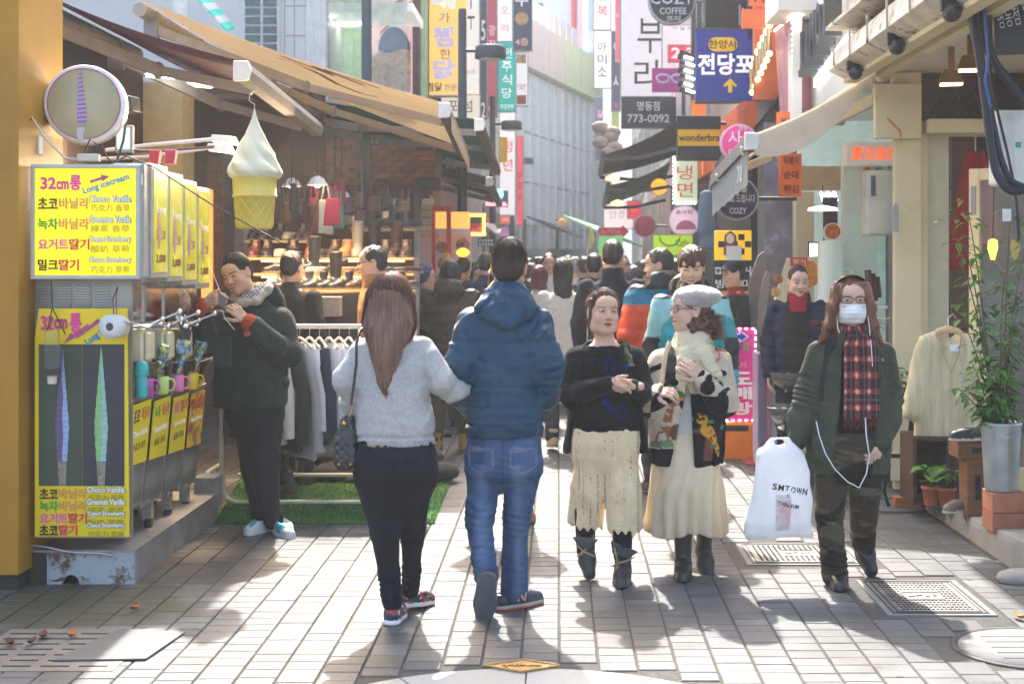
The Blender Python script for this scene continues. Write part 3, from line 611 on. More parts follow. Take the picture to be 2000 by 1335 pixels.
CLEARP=M('clear plastic',(.95,.97,.97),.06,trans=.95,bump=.25,bsc=25,ior=1.2);CONE=M('sugar cone',lin('a8754a'),.6,nz=.3,sc=40)
FOILS=[M('cone foil %d'%i,lin(c),.3,.4,nz=.2,wear=lin(w),wsc=38,wth=.48)for i,(c,w)in enumerate((('1f86a8','c8c048'),('2a7fb5','d0c648'),('c9c04a','2380a8')))]
def machine(k):
    y0=7.44+.395*k;dz=-.02*k;w=.385
    t=thing('ice_cream_machine',('first steel ice cream machine, nearest the yellow banner','second steel ice cream machine from the yellow banner','third steel ice cream machine, behind the pink mug','last steel ice cream machine, beside the man with the phone')[k],'ice cream machine',(-2.24,y0,dz),0,'ice cream machines in a row')
    MB().bx(-.52,-.05,0,w,.95,1.6).bx(-.52,-.3,.0,w,.36,.949).build('cabinet',STEEL,t,bev=.004)
    MB().hexa([(-.29,0,.36),(-.06,0,.34),(-.06,w,.34),(-.29,w,.36)],[(-.29,0,.93),(-.005,0,.93),(-.005,w,.93),(-.29,w,.93)]).build('lower_body',STEEL,t,bev=.003)
    MB().hexa([(-.056,.012,.37),(-.05,.012,.37),(-.05,w-.012,.37),(-.056,w-.012,.37)],[(-.034,.012,.6),(-.03,.012,.6),(-.03,w-.012,.6),(-.034,w-.012,.6)]).build('grille',PERF,t)
    MB().bx(-.3,.01,-.003,w+.003,.932,.945).bx(-.002,.012,-.003,w+.003,.946,.962).build('drip_tray',STEEL,t,bev=.003)
    pt=MB().hexa([(-.022,.02,.6),(-.017,.02,.6),(-.017,w-.03,.585),(-.022,w-.03,.585)],[(.008,.02,.925),(.013,.02,.925),(.013,w-.03,.925),(.008,w-.03,.925)]).build('flavour_sheet',YPRINT if k<3 else M('yellow and maroon sheet',lin('d8b82a'),.45,nz=.1,wear=lin('a03a4e'),wsc=8,wth=.5),t)
    rot=(R(95),0,R(90))
    a,b=(('초코','바닐라'),('녹차','바닐라'),('요거트','딸기'),('밀크','딸기'))[k]
    text(a,(.0075,.1,.86),flat(('5a3c1c','2f9e38','d858a0','b03030')[k]),pt,w=.1,h=.07,rot=rot,bold=.02);text(b,(.0075,.26,.86),flat('c8783a' if k<2 else 'c8383c'),pt,w=.14,h=.07,rot=rot,bold=.02)
    text(('Choco Vanilla','Greentea Vanilla','Yogurt Strawberry','Choco Strawberry')[k],(-.001,.19,.76),flat('f2f0e0'),pt,w=.26,h=.035,rot=rot,bold=.02);text(('巧克力 香草','綠茶 香草','酸奶 草莓','巧克力 草莓')[k],(-.006,.19,.69),flat('a89a20'),pt,w=.22,h=.04,rot=rot)
    MB().bx(-.05,-.042,.03,w-.03,1.36,1.56).build('mirror_panel',M('polished steel',(.6,.6,.6),.14,1,bump=0),t)
    hd=MB().bx(-.05,.035,.1,.29,1.13,1.32).bx(.036,.06,.13,.26,1.15,1.3).build('dispensing_head',IVORY,t,bev=.012)
    for a_,b_2 in(((-.04,.07,1.335),(.07,.07,1.335)),((-.04,.32,1.335),(.07,.32,1.335)),((.05,.04,1.335),(.05,.36,1.335)),((.05,.05,1.12),(.05,.36,1.12))):MB().tube([a_,b_2],.009).build('rod',CHROME,hd)
    for q_ in((.07,.07,1.335),(.07,.32,1.335),(.05,.37,1.12)):MB().ball(q_,.016).build('knob',CHROME,hd)
    MB().tube([(.05,.2,1.34),(.13,.21,1.375),(.19,.22,1.40)],[.009,.007,.009]).ball((.2,.222,1.405),.016).ball((.11,.207,1.366),.014).build('lever',CHROME,hd)
    for j in range(2):
        b_=MB().lathe([(.012,.97),(.052,1.13)],12,(-.02+.02*j,.09+.19*j,0)).build('cone_sleeve',CLEARP if j else CONE,t)
    m=MB()
    for q in range(4):m.lathe([(.008,.965+.03*q),(.036,1.09+.03*q)],10,(.005,.12+.16*(q%2),0))
    m.build('stacked_cones',CONE,t)
    for j in range(2):
        MB().lathe([(.022,-.02),(.032,-.018),(.032,.018),(.022,.02)],12,(-.07-.2*j,.19,.225),rot=(0,R(90),0)).build('caster',BLACK,t);MB().bx(-.1-.2*j,-.05-.2*j,.16,.22,.25,.36).build('caster_fork',STEEL,t)
    return t
for k in range(4):machine(k)
for k,(y,dx,tl)in enumerate(((7.86,.0,8),(8.18,.02,-14),(8.3,-.01,16),(8.6,.02,-10),(8.68,.0,12))):
    o=MB().lathe([(.004,0),(.034,.2),(.036,.24),(.02,.245)],10,rot=(R(tl),R(14),0)).build('wrapped_cone',FOILS[k%3],loc=(-2.225+dx,y,.985))
    tag(o,('tall blue foil wrapped cone above the purple mug','blue foil cone leaning left above the green mug','blue foil cone with a yellow stripe leaning right above the pink mug','yellow speckled foil cone leaning left above the yellow mug','foil wrapped cone furthest from the banner')[k],'ice cream cone','foil wrapped cones at the machines')
def mug(y,c,nm,lab):
    t=thing('mug',lab,'mug',(-2.205,y,.963-.02*(y-7.44)/.395),0,'mugs on the drip trays')
    mt=M('glossy %s'%nm,lin(c),.25,coat=.5,bump=0);MB().lathe([(.036,0),(.043,.004),(.043,.098),(.039,.1),(.038,.02),(.001,.012)],20,caps=False).build('cup',mt,t)
    MB().tube([(.04,.0,.085),(.065,.01,.08),(.076,.012,.05),(.062,.01,.02),(.04,0,.018)],.006,6).build('handle',mt,t);t.rotation_euler=(0,0,R(20))
for a in((7.6,'b0389a','purple mug','purple mug beside the turquoise bottle'),(7.9,'b9d86a','lime mug','lime green mug on the drip tray'),(8.22,'e07ab0','pink mug','pink mug on the drip tray'),(8.55,'ecc400','yellow mug','yellow mug at the far end of the drip trays')):mug(*a)
bt=thing('squeeze_bottle','turquoise squeeze bottle standing by the purple mug','bottle',(-2.19,7.48,.963));TQ=M('turquoise plastic',lin('2fb0b0'),.3,bump=0)
MB().lathe([(.026,0),(.03,.01),(.03,.1),(.026,.115)],14).build('body',TQ,bt);MB().lathe([(.037,.116),(.04,.12),(.034,.16),(.03,.18),(.012,.19)],14).build('cap',TQ,bt)
bg_=MB()
gr_=[[(-2.165+.012*math.sin(i*1.7+j),8.1+.05*j+.02*math.sin(i*2+j),1.5-.05*i+.01*math.sin(j*3))for j in range(6)]for i in range(8)]
tag(bg_.sheet(gr_).build('plastic_bag',CLEARP),'clear plastic bag hanging in front of the machine heads','plastic bag')
# --- menu light boxes
FRM=M('light box frame',lin('b9b8b0'),.4,.4);LBY=M('lit yellow menu',lin('f2dc12'),.4,nz=.03,sc=3,emit=.16);CHO='5b4418'
def out(s,x,z,w,h,c,par,y=-.006,oc='fbf6e6',rz=0):
    """lettering with a lighter outline behind it"""
    text(s,(x,y,z),flat(c),par,w=w,h=h,bold=.012,rot=(R(90),R(-rz),0)if rz else CAMF)
def menu_rows(par,xs,zs,u,last,y):
    """u is metres per pixel; xs left edge px->x; rows of Korean, English, Chinese"""
    rows=(((('초코',CHO),('바닐라','e09a4c')),'Choco Vanilla','巧克力 香草'),((('녹차','3fae2a'),('바닐라','e09a4c')),'Greentea Vanilla','綠茶 香草'),((('요거트','e86aa0'),('딸기','d83a4a')),'Yogurt Strawberry','酸奶 草莓'),(((last,'3c3418'),('딸기','d83a4a')),'Choco Strawberry','巧克力 草莓'))
    for(ks,en,zh),z in zip(rows,zs):
        (a,ca),(b_,cb)=ks;wa=.04 if len(a)==2 else .058
        W1=u*102;xa=xs;la=W1*len(a)/5;lb=W1*len(b_)/5
        text(a,(xa+la/2,y,z),flat(ca),par,w=la*.96,h=u*22,bold=.025);text(b_,(xa+la+lb/2,y,z),flat(cb),par,w=lb*.96,h=u*22,bold=.025)
        text(en,(xs+u*142,y+.001,z+u*9),flat('7d7430'),par,w=u*83,h=u*15,bold=.06);text(en,(xs+u*142,y-.002,z+u*9),flat('f7f7ee'),par,w=u*80,h=u*13,bold=.02);text(zh,(xs+u*142,y,z-u*9),flat('b3a32c'),par,w=u*76,h=u*14)
Y=7.3;u=Y/F
mb_=thing('menu_light_box','square lit yellow menu box with four rows of flavours, facing the street','light box',(0,Y,0))
X0,X1,Z0,Z1=PX(61,Y),PX(274,Y),PZ(545,Y),PZ(321,Y)
MB().bx(X0,X1,.01,.16,Z0,Z1).bx(X0,X1,-.012,.0098,Z0,Z0+.02).bx(X0,X1,-.012,.0098,Z1-.02,Z1).bx(X0,X0+.02,-.012,.0098,Z0+.02,Z1-.02).bx(X1-.02,X1,-.012,.0098,Z0+.02,Z1-.02).build('frame',FRM,mb_,bev=.003)
face=box('face',X0+.02,X1-.02,-.002,.0095,Z0+.02,Z1-.02,LBY,mb_)
z=lambda py:PZ(py,Y);x=lambda px:PX(px,Y)
text('32',(x(95),-.006,z(358)),flat('e8389a'),face,w=30*u,h=24*u,bold=.03);text('cm',(x(123),-.006,z(362)),flat('d83a8c'),face,w=24*u,h=17*u,bold=.03);text('롱',(x(148),-.006,z(357)),flat('e8389a'),face,w=22*u,h=30*u,bold=.03)
text('Long icecream',(x(208),-.006,z(360)),flat('2196c4'),face,w=94*u,h=17*u,bold=.02,rot=(R(90),R(-18),0))
MB().prism([(0,-.01),(.05,.0),(.045,-.012),(.085,.012),(.04,.024),(.046,.012),(0,.002),(-.012,.004),(-.016,-.014)],(x(182),-.006,z(352)),(1,0,.1),(-.1,0,1),(0,.004,0)).build('arrow_print',M('violet orange print',lin('b04a7a'),.5,nz=.4,sc=12),face)
menu_rows(face,x(74),[z(p)for p in(397,437,477,517)],u,'밀크',-.006)
# side boxes in a row, tops falling away slightly
SIDEP=M('yellow photo menu',lin('c3bd1e'),.25,nz=.25,sc=9,wear=lin('dfe8d0'),wsc=7,wth=.56,coat=.6,emit=.12)
for k in range(4):
    y0=7.42+.31*k;dz=-.025*k
    t=thing('side_light_box',('nearest of the narrow yellow menu boxes along the machines','second narrow yellow menu box from the front','third narrow yellow menu box from the front','furthest of the narrow yellow menu boxes, by the man with the phone')[k],'light box',(-2.12,y0,dz),0,'narrow menu boxes above the machines')
    MB().bx(-.14,0,0,.305,1.59,2.19).build('case',FRM,t,bev=.004)
    s=box('sheet',.0005,.004,.03,.285,1.62,2.165,SIDEP,t)
    for j,c in enumerate(('e9efe0','8a3a20','7a2418')):text(('Long','초코','3,000')[j],(.0045,.16,1.95-.13*j),flat(c),s,w=.17,h=.05,rot=LEFTW,bold=.02)
    MB().prism([(.03*math.cos(a),.13+.11*math.sin(a))for a in[i*math.pi/5 for i in range(10)]],(.0042,.12,1.72),(0,1,0),(0,0,1),(.002,0,0)).build('cone_print',M('cone photo print',lin('b98a8a'),.4,nz=.4,sc=30),s)
MB().bx(-2.29,-2.13,7.325,7.4,1.6,2.185).build('box_spacer',FRM,mb_,loc=(0,-7.3,0));
o=bpy.data.objects['box_spacer'];o.location=(0,-Y,0)
sk=thing('wall_socket','small white wall socket on the side of the lit menu box','socket',(-2.15,7.319,2.1));MB().bx(-.015,.015,-.01,0,-.03,.03).build('plate',WHITE,sk,bev=.004);MB().bx(-.004,.004,-.012,-.0101,-.015,-.008).bx(-.004,.004,-.012,-.0101,.008,.015).build('holes',BLACK,sk)
# --- vent panel and banner
Y=7.43
vt=thing('vent_panel','grey steel vent panel with four blocks of louvres above the yellow banner','vent',(0,Y,0));X0,X1=PX(62,Y),PX(258,Y)
MB().bx(X0,X1,0,.02,PZ(1050,Y),PZ(545,Y)).build('panel',M('warm grey steel',lin('a5a29a'),.4,.5),vt)
for c in range(4):
    for r in range(9):
        xa=PX(72+38*c,Y);zz_=PZ(559+5.2*r,Y);MB().prism([(0,0),(-.012,-.004),(-.012,-.008),(0,-.009)],(xa,-.0005,zz_),(0,1,0),(0,0,1),(30/F*Y,0,0)).build('louvre',STEEL,vt)
Y=7.33;u=Y/F;z=lambda py:PZ(py,Y);x=lambda px:PX(px,Y)
bn=thing('ice_cream_banner','tall yellow banner with photos of a violet and a green twisted ice cream','banner',(0,Y,0));YB=M('yellow banner vinyl',lin('f0d014'),.4,nz=.05,sc=2)
sh=MB().prism([(x(68),z(1047)),(x(252),z(1047)),(x(248),z(602)),(x(76),z(602)),(x(68),z(660))],(0,0,0),(1,0,0),(0,0,1),(0,.012,0)).build('sheet',YB,bn)
box('photo',x(76),x(160),-.003,-.0005,z(948),z(672),M('dark green photo',lin('3e4a3a'),.4,nz=.1,sc=2),sh);box('photo',x(161),x(243),-.003,-.0005,z(948),z(672),M('charcoal photo',lin('38383c'),.4,nz=.1,sc=2),sh)
def twist(px,c1,c2,par):
    """photo of a tall twisted ice cream: a dark and a light half with slanting ridges"""
    z0,z1=z(900),z(680);w_=lambda t_:12.5*u*min(1,.08+t_*1.35)*(1-.3*max(0,(t_-.72)/.28));m=MB();n=20;L_,C_,R_=[],[],[]
    for i in range(n+1):t_=i/n;zc=z1+(z0-z1)*t_;L_.append((-w_(t_)*(1+.1*(i%2)),zc));C_.append((w_(t_)*.1+1.2*u*math.sin(i*.9),zc));R_.append((w_(t_)*(1+.1*((i+1)%2)),zc))
    for i in range(n):
        for mi,(a,b)in enumerate(((L_,C_),(C_,R_))):m.prism([a[i],a[i+1],b[i+1],b[i]],(x(px),-.005,0),(1,0,0),(0,0,1),(0,.002,0),mi)
        m.bar((x(px)+L_[i][0],-.006,L_[i][1]-.006),(x(px)+R_[i][0]*.95,-.006,R_[i][1]+.004),.0028,.0016,2)
    m.build('ice_cream_print',[M('print '+c1,lin(c1),.4,nz=.15,sc=30),M('print '+c2,lin(c2),.4,nz=.15,sc=30),M('print ridge '+c2,tuple(q*.6 for q in lin(c1)),.4)],par)
    MB().prism([(-9*u,0),(9*u,0),(7*u,-46*u),(-6*u,-46*u)],(x(px),-.006,z(901)),(1,0,0),(0,0,1),(0,.002,0)).build('cone_print',M('grey cone print',lin('8d8374'),.5,nz=.4,sc=60),par)
twist(122,'6a5a80','9db4d8',sh);twist(198,'8fc07a','9cc4c4',sh)
text('32',(x(93),-.005,z(630)),flat('e8389a'),sh,w=24*u,h=28*u,bold=.03);text('cm',(x(119),-.005,z(632)),flat('c83a7c'),sh,w=26*u,h=20*u,bold=.03);text('롱',(x(148),-.005,z(630)),flat('e8389a'),sh,w=22*u,h=38*u,bold=.03)
MB().prism([(0,0),(.07,.03),(.075,.022),(.21,.1),(.2,.12),(.15,.085),(.14,.095),(.05,.045),(.04,.055)],(x(126),-.005,z(670)),(.93,0,.1),(-.1,0,.9),(0,.003,0)).build('arrow_print',M('violet orange print'),sh)
text('Long icecream',(x(204),-.005,z(645)),flat('2a8ec0'),sh,w=86*u,h=18*u,bold=.02,rot=(R(90),R(-36),0))
menu_rows(sh,x(77),[z(p)for p in(963,987,1011,1034)],u*.92,'초코',-.005)
m=MB();m.tube([(x(88),-.004,z(668)),(x(106),-.03,z(600)),(x(100),-.0,z(548))],.003,5).tube([(x(128),-.004,z(652)),(x(106),-.03,z(600))],.003,5);m.build('tie_string',BLACK,bn)
# toilet roll, hanging bottle
tr=thing('paper_roll','white toilet roll hung on a string beside the yellow banner','paper roll',(PX(224,7.26),7.26,PZ(637,7.26)));PAPER=M('tissue paper',(.8,.8,.78),.9,tl=.25)
MB().lathe([(.018,-.05),(.06,-.05),(.061,.05),(.018,.05)],24,rot=(R(90),0,R(-12)),caps=False).build('roll',PAPER,tr);MB().lathe([(.001,.0505),(.021,.0508)],16,rot=(R(90),0,R(-12)),caps=False).build('core',M('grey card core',(.07,.065,.075),.9),tr)
MB().sheet([[(.04+.028*i,-.03+.008*math.sin(i*1.3)+.09*j,.035-.008*i-.012*j*math.sin(i))for j in(0,.5,1)]for i in range(6)]).build('loose_end',PAPER,tr)
MB().tube([(-.005,0,.06),(-.01,.0,.14),(0,.05,.2)],.003,5).tube([(.01,0,.06),(.0,.02,.14),(0,.05,.2)],.0025,5).build('string',M('purple string',(.1,.02,.06),.7),tr)
hb=thing('hanging_bottle','clear plastic bottle with a cone cup hung in front of the yellow banner','bottle',(PX(102,7.24),7.24,PZ(745,7.24)))
MB().lathe([(.03,.03),(.036,.06),(.037,.14),(.034,.15),(.037,.16),(.037,.24),(.03,.26)],18,caps=False).build('bottle_shell',CLEARP,hb);MB().lathe([(.022,-.01),(.027,.05),(.034,.053),(.034,.068),(.02,.07)],16).build('cone_cup',M('pale cone cup',lin('d9cdb8'),.6),hb)
MB().tube([(-.035,0,.25),(0,0,.33),(.035,0,.25)],.002,5).build('string',BLACK,hb)
# wires and clutter on top of the light box
wr=thing('power_strip','beige power strip with tangled cables on top of the lit menu box','power strip',(PX(172,7.36),7.36,PZ(316,7.36)));MB().bx(-.05,.06,-.03,.03,0,.04).build('case',M('beige plastic',lin('c9c2ac'),.5),wr,bev=.006)
m=MB();m.tube([(-.33,0,-.02),(-.34,0,.15),(-.29,0,.23),(-.22,0,.12),(-.12,0,.02),(-.02,0,.01)],.006,6);m.build('white_cable',M('cream cable',lin('cfc8b8'),.5),wr)
m=MB();m.tube([(.05,0,.03),(.07,.01,.09),(.1,.0,.02),(.14,-.02,-.005),(.2,0,.03)],.005,6).tube([(-.02,0,.04),(.0,.03,.12),(.04,.02,.09),(.05,0,.02)],.004,6).tube([(.2,0,.03),(.35,-.03,-.03),(.62,.1,-.22),(.95,.3,-.42)],.004,6);m.build('black_cable',CABLE,wr)
db=MB().bx(-.04,.04,-.03,.03,-.05,.05).build('adapter',WHITE,loc=(PX(66,7.5),7.5,PZ(285,7.5)),bev=.008);tag(db,'white plug adapter hanging by the yellow post','plug adapter')
bx_=thing('dark_speaker','small dark box speaker between the round sign and the cream pillar','speaker',(PX(248,8.1),8.1,PZ(205,8.1)));MB().hexa([(-.05,-.06,-.05),(.05,-.06,-.04),(.06,.08,-.04),(-.05,.08,-.05)],[(-.05,-.06,.05),(.035,-.06,.045),(.05,.08,.05),(-.05,.08,.05)]).build('case',BLACK,bx_,bev=.005);MB().tube([(0,0,-.05),(-.03,.03,-.2),(-.1,.1,-.35)],.008).build('bracket',DGREY,bx_)
mon=thing('small_monitor','small wall monitor with a pale blue screen under the round sign','monitor',(PX(242,8.3),8.3,PZ(268,8.3)));MB().bx(-.05,.05,0,.04,-.09,.07).build('case',GREY,mon,bev=.005);box('screen',-.04,.035,-.004,-.0005,-.07,.055,M('pale blue screen',lin('9fc6d4'),.3,emit=.3),mon)
# round sign
Y=7.6;rs=thing('round_sign','round white rimmed light box showing a violet twisted ice cream','sign',(PX(166,Y),Y,PZ(204,Y)));r=76/F*Y;rr=(R(90),0,R(-6))
MB().lathe([(r*.9,.03),(r*.97,.032),(r,.02),(r*1.02,-.02),(r*1.03,-.09),(r*.9,-.1)],48,rot=(R(90),0,R(10))).build('rim',M('white gloss rim',(.8,.8,.8),.25,coat=.4,bump=0),rs)
fc=MB().lathe([(.001,.034),(r*.895,.034),(r*.9,.028)],48,rot=(R(90),0,R(10)),caps=False).build('face',M('olive gold print',lin('8f8a70'),.5,nz=.28,sc=2.2,emit=.1),rs)
MB().lathe([(r*.885,.0345),(r*.885,.036),(r*.91,.036),(r*.91,.0345)],48,rot=(R(90),0,R(10)),caps=False).build('red_ring',flat('c05070'),fc)
q=MB();u=Y/F
for i in range(26):
    t0=i/26;wd=17*u*min(1,t0*1.2+.05);zc=(62-110*t0)*u;q.prism([(-wd,0),(wd,3*u),(wd,7*u),(-wd,5*u)],(-9*u+5*u*(1-t0),-.041,zc),(1,-.17,0),(0,0,1),(0,.004,0),i%2)
q.build('ice_cream_print',[flat('9a76b4'),flat('c4aed2')],fc)
MB().prism([(-14*u,0),(14*u,0),(9*u,-18*u),(12*u,-24*u),(-6*u,-24*u),(-6*u,-18*u)],(-8*u,-.041,-46*u),(1,-.17,0),(0,0,1),(0,.004,0)).build('cup_print',flat('d5cfd8'),fc)
# giant cone model
Y=8.35;u=Y/F;gc=thing('giant_ice_cream_model','large plastic ice cream cone model hanging from a hook under the awning','model ice cream',(PX(497,Y),Y,PZ(447,Y)))
CREAMW=M('glossy cream plastic',lin('d6d5b8'),.32,coat=.3,nz=.06,sss=.2);WAFER=M('yellow wafer plastic',lin('dcc75e'),.38,coat=.25,nz=.08,sss=.2)
n,k=64,52;vs=[];prof=[(0,.125),(.03,.142),(.1,.152),(.2,.14),(.35,.115),(.5,.085),(.65,.055),(.78,.03),(.9,.013),(1,.004)]
hz0,hz1=97*u,233*u
for i in range(k):
    t0=i/(k-1);rad=np.interp(t0,[a for a,_ in prof],[b for _,b in prof])
    for j in range(n):
        a=2*math.pi*j/n;g=(1-t0)**.5;w=abs(math.sin(a*2.5+t0*9))
        sc_=math.sin(t0*math.pi*7+a*1.0-.4)
        q=rad*(1+.03*sc_*g+.15*(abs(math.sin(a*3+t0*8.5))**.7-.6)*g*min(1,(1-t0)*2.2)+.012*math.sin(a*5+t0*30));vs.append((q*math.cos(a),q*math.sin(a),hz0+(hz1-hz0)*t0))
MB().add(vs,[(i*n+j,i*n+(j+1)%n,(i+1)*n+(j+1)%n,(i+1)*n+j)for i in range(k-1)for j in range(n)],0,True).build('cream_swirl',CREAMW,gc)
wf=MB().lathe([(.001,0),(.098,0),(.104,.01),(.117,60*u),(.128,61*u),(.13,66*u),(.124,67*u),(.128,97*u),(.135,99*u),(.12,101*u)],48,caps=False).build('wafer_cone',WAFER,gc)
m=MB()
for s in(1,-1):
    for j in range(12):
        pts=[]
        for i in range(7):
            t0=i/6;a=2*math.pi*j/12+s*t0*1.05;rad=.1055+(.1165-.1055)*t0;pts.append((rad*math.cos(a),rad*math.sin(a),.012+t0*55*u))
        m.tube(pts,.0036,5)
m.build('wafer_rib',WAFER,wf)
MB().tube([(0,0,hz1-.01),(0,0,hz1+.03),(-.03,0,hz1+.05),(-.03,0,hz1+.09),(0,0,hz1+.11)],.003,6).build('hook',STEEL,gc)
# --- shop side wall behind the cart
sw=thing('corner_shop','dark brown shop front with a cream pillar behind the ice cream cart','building')
box('side_wall',-4.2,-3.56,7.9,12.2,0,3.3,M('dark brown panel',lin('3c2c2a'),.6,nz=.2),sw);box('red_brown_panel',-3.555,-3.52,8.6,10.2,1.4,2.75,M('red brown panel',lin('6b4034'),.55),sw)
box('pillar',PX(275,12.2),PX(356,12.2),12.2,12.6,0,3.2,CREAM,sw);box('pillar_bracket',PX(245,12),PX(300,12),11.9,12.19,PZ(480,12),PZ(300,12),CREAM,sw)
box('back_wall',-5,-2.35,14.3,14.4,0,3.4,M('dark ply',lin('5a4332'),.6,nz=.3,sc=3),sw);box('ceiling',-4.2,-2.4,12.65,14.25,3.1,3.15,M('brown ceiling',lin('6d5b4a'),.7),sw)
for k in range(11):box('wood_slat',PX(395,14)+.035*k,PX(395,14)+.035*k+.031,14.2-.003*(k%2),14.28,.8,PZ(300,14),WOOD,sw)
box('lit_panel',PX(392,14.1),PX(412,14.1),14.12,14.19,1.2,PZ(370,14.1),M('amber lit panel',lin('d89a4a'),.5,emit=.35),sw);box('door_frame',PX(443,13),PX(455,13),12.9,13,0,2.6,DGREY,sw);box('door_leaf',PX(458,13),PX(520,13),13.0,13.05,0,2.5,M('grey glass door',lin('8d8a86'),.2),sw)
def tube_lamp(px,py,Y,ln,lab,nm='tube_lamp',ang=0,e=4,pw=0):
    t=thing(nm,lab,'lamp',P(px,py,Y),ang,'lamps under the left awnings');MB().bx(-ln/2,ln/2,-.03,.03,.012,.05).build('housing',WHITE,t);box('tube',-ln/2+.02,ln/2-.02,-.022,.022,-.012,.011,M('cool lamp %g'%e,(1,.96,.86),.4,emit=e),t)
    if pw:
        l=bpy.data.lights.new('lamp_light','AREA');l.energy=pw;l.size=ln;l.color=(1,.86,.66);o=bpy.data.objects.new('lamp_light',l);COL.objects.link(o);o.parent=t;o.location=(0,0,-.03)
for a in((325,150,11.2,.35,'tube lamp under the maroon awning, the one nearer the pillar'),(372,166,11.6,.4,'tube lamp under the maroon awning, the one nearer the hook')):tube_lamp(*a,ang=.6)
for j in range(6):
    tube_lamp(64+6*j,138+5.5*j,8.2+.12*j,.05,'%s small bright spot lamp from the yellow post'%'first second third fourth fifth sixth'.split()[j],nm='spot_lamp',e=3)
    # flood lights on arms by the cone
for k,(px,py)in enumerate(((440,276),(432,293))):
    Y=8.6;t=thing('flood_light',('upper white flood light on an arm beside the hanging cone','lower white flood light on an arm beside the hanging cone')[k],'flood light',P(px,py,Y),R(-15))
    MB().hexa([(-.08,-.05,0),(.07,-.05,-.02),(.07,.06,-.02),(-.08,.06,0)],[(-.07,-.04,.04),(.05,-.04,.03),(.05,.05,.03),(-.07,.05,.04)]).build('housing',WHITE,t,bev=.005);MB().hexa([(-.06,-.04,-.006),(.06,-.04,-.024),(.06,.05,-.024),(-.06,.05,-.006)],[(-.06,-.04,-.003),(.06,-.04,-.021),(.06,.05,-.021),(-.06,.05,-.003)]).build('lens',M('flood lens',(1,1,.95),.3,emit=2),t)
    MB().tube([(-.08,0,.015),(-.45,-.1,-.02-.02*k),(-.72,-.15,-.05)],.012,8).build('arm',WHITE,t)
m=MB().tube([P(225,290,8.3),P(300,296,8.4),P(440,285,8.6)],.008,6);tag(m.build('maroon_pipe',M('maroon pipe',lin('6b3a48'),.5)),'maroon pipe carrying cables towards the flood lights','pipe')
for k,px in enumerate((297,328)):
    tag(MB().hexa([P(px-6,320,7.9)+Vector(q)for q in((0,0,0),(.05,0,0),(.05,.05,0),(0,.05,0))],[P(px-6,293,7.9)+Vector(q)for q in((0,0,0),(.06,0,0),(.06,.05,0),(0,.05,0))]).build('red_clamp',flat('c03448'),bev=.003),('red plastic clamp on the narrow menu boxes, the one nearer the front','red plastic clamp on the narrow menu boxes, the one further back')[k],'clamp')
    # --- awnings
FBAR=M('dull front bar',(.2,.185,.175),.85,nz=.15,spec=.15)
def awning(nm,lab,Ya,Yb,xw,zw,xf,zfa,zfb,cloth,barm,cap=True,sag=.05,arms=((.15,.0),(.8,.0)),val=None,roll=.06):
    t=thing(nm,lab,'awning',(0,0,0));NI,NJ=8,10;g=[]
    for i in range(NI+1):
        y=Ya+(Yb-Ya)*i/NI;zf=zfa+(zfb-zfa)*i/NI;row=[]
        for j in range(NJ+1):
            s=j/NJ;row.append((xw+(xf-xw)*s,y,zw+.09+(zf+.05-zw-.09)*s-sag*math.sin(math.pi*s)*(1+.25*math.sin(i*2.1))))
        g.append(row)
    MB().sheet(g,th=.006).build('cloth',cloth,t)
    MB().tube([(xw,Ya-.04,zw),(xw,Yb,zw)],roll,14).build('roller',barm,t)
    r=MB().prism([(-.05,-.06),(.03,-.055),(.045,.0),(.03,.05),(-.05,.05)],(xf,Ya,zfa),(1,0,0),(0,0,1),(0,Yb-Ya,zfb-zfa));r.build('front_bar',FBAR,t,bev=.006)
    if cap:MB().prism([(-.06,-.07),(.035,-.065),(.055,.0),(.035,.058),(-.06,.058)],(xf,Ya-.035,zfa),(1,0,0),(0,0,1),(0,.034,0)).build('end_cap',WHITE,t,bev=.006)
    for a,dr in arms:
        y=Ya+(Yb-Ya)*a;zf=zfa+(zfb-zfa)*a;e=Vector((xw+(xf-xw)*.5,y+.35,(zw+zf)/2-.14))
        MB().bar((xw+.05,y,zw-.12),e,.05,.085).bar(e,(xf-.05,y+.05,zf-.05),.045,.07).build('folding_arm',barm,t,bev=.006);MB().ball(e,(.045,.05,.06)).build('elbow_joint',GREY,t)
        MB().bx(xw-.05,xw+.07,y-.04,y+.04,zw-.2,zw+.03).build('bracket',GREY,t)
    if val:
        MB().sheet([[(xf+.05,Ya+(Yb-Ya)*i/16,zfa+(zfb-zfa)*i/16-.05-val*q-(.02*abs(math.sin(i*1.7))*q))for q in(0,.5,1)]for i in range(17)],th=.004).build('valance',cloth,t)
    return t
MAROON=M('maroon awning cloth',lin('5c2542'),.8,nz=.1,sc=2,bump=.15,bsc=30,tl=.28);BEIGE=M('beige awning cloth',lin('dccdb2'),.8,nz=.08,sc=2,bump=.15,bsc=30,tl=.4);GREENC=M('dark green awning cloth',lin('23665c'),.8,nz=.12,sc=2,bump=.15,bsc=30,tl=.35)
awning('maroon_awning','maroon cloth awning over the ice cream cart',9.0,11.8,-3.5,3.38,-1.99,2.88,2.76,MAROON,ALU)
a2=awning('beige_awning','long beige cloth awning over the shoe stall',12.0,14.4,-3.52,3.78,-.95,2.94,2.75,BEIGE,M('beige awning metal',lin('b3a48c'),.45,.3),val=.12,arms=((.12,0),(.75,0)))
awning('green_awning','dark green cloth awning beyond the beige one',14.6,18.8,-3.4,3.38,-.8,3.06,2.84,GREENC,ALU,arms=((.05,0),(.35,0),(.8,0)))
awning('green_awning','lower dark green awning furthest along the left stalls',19.2,22.5,-3.2,3.35,-.92,2.72,2.55,GREENC,ALU,arms=((.1,0),(.7,0)))
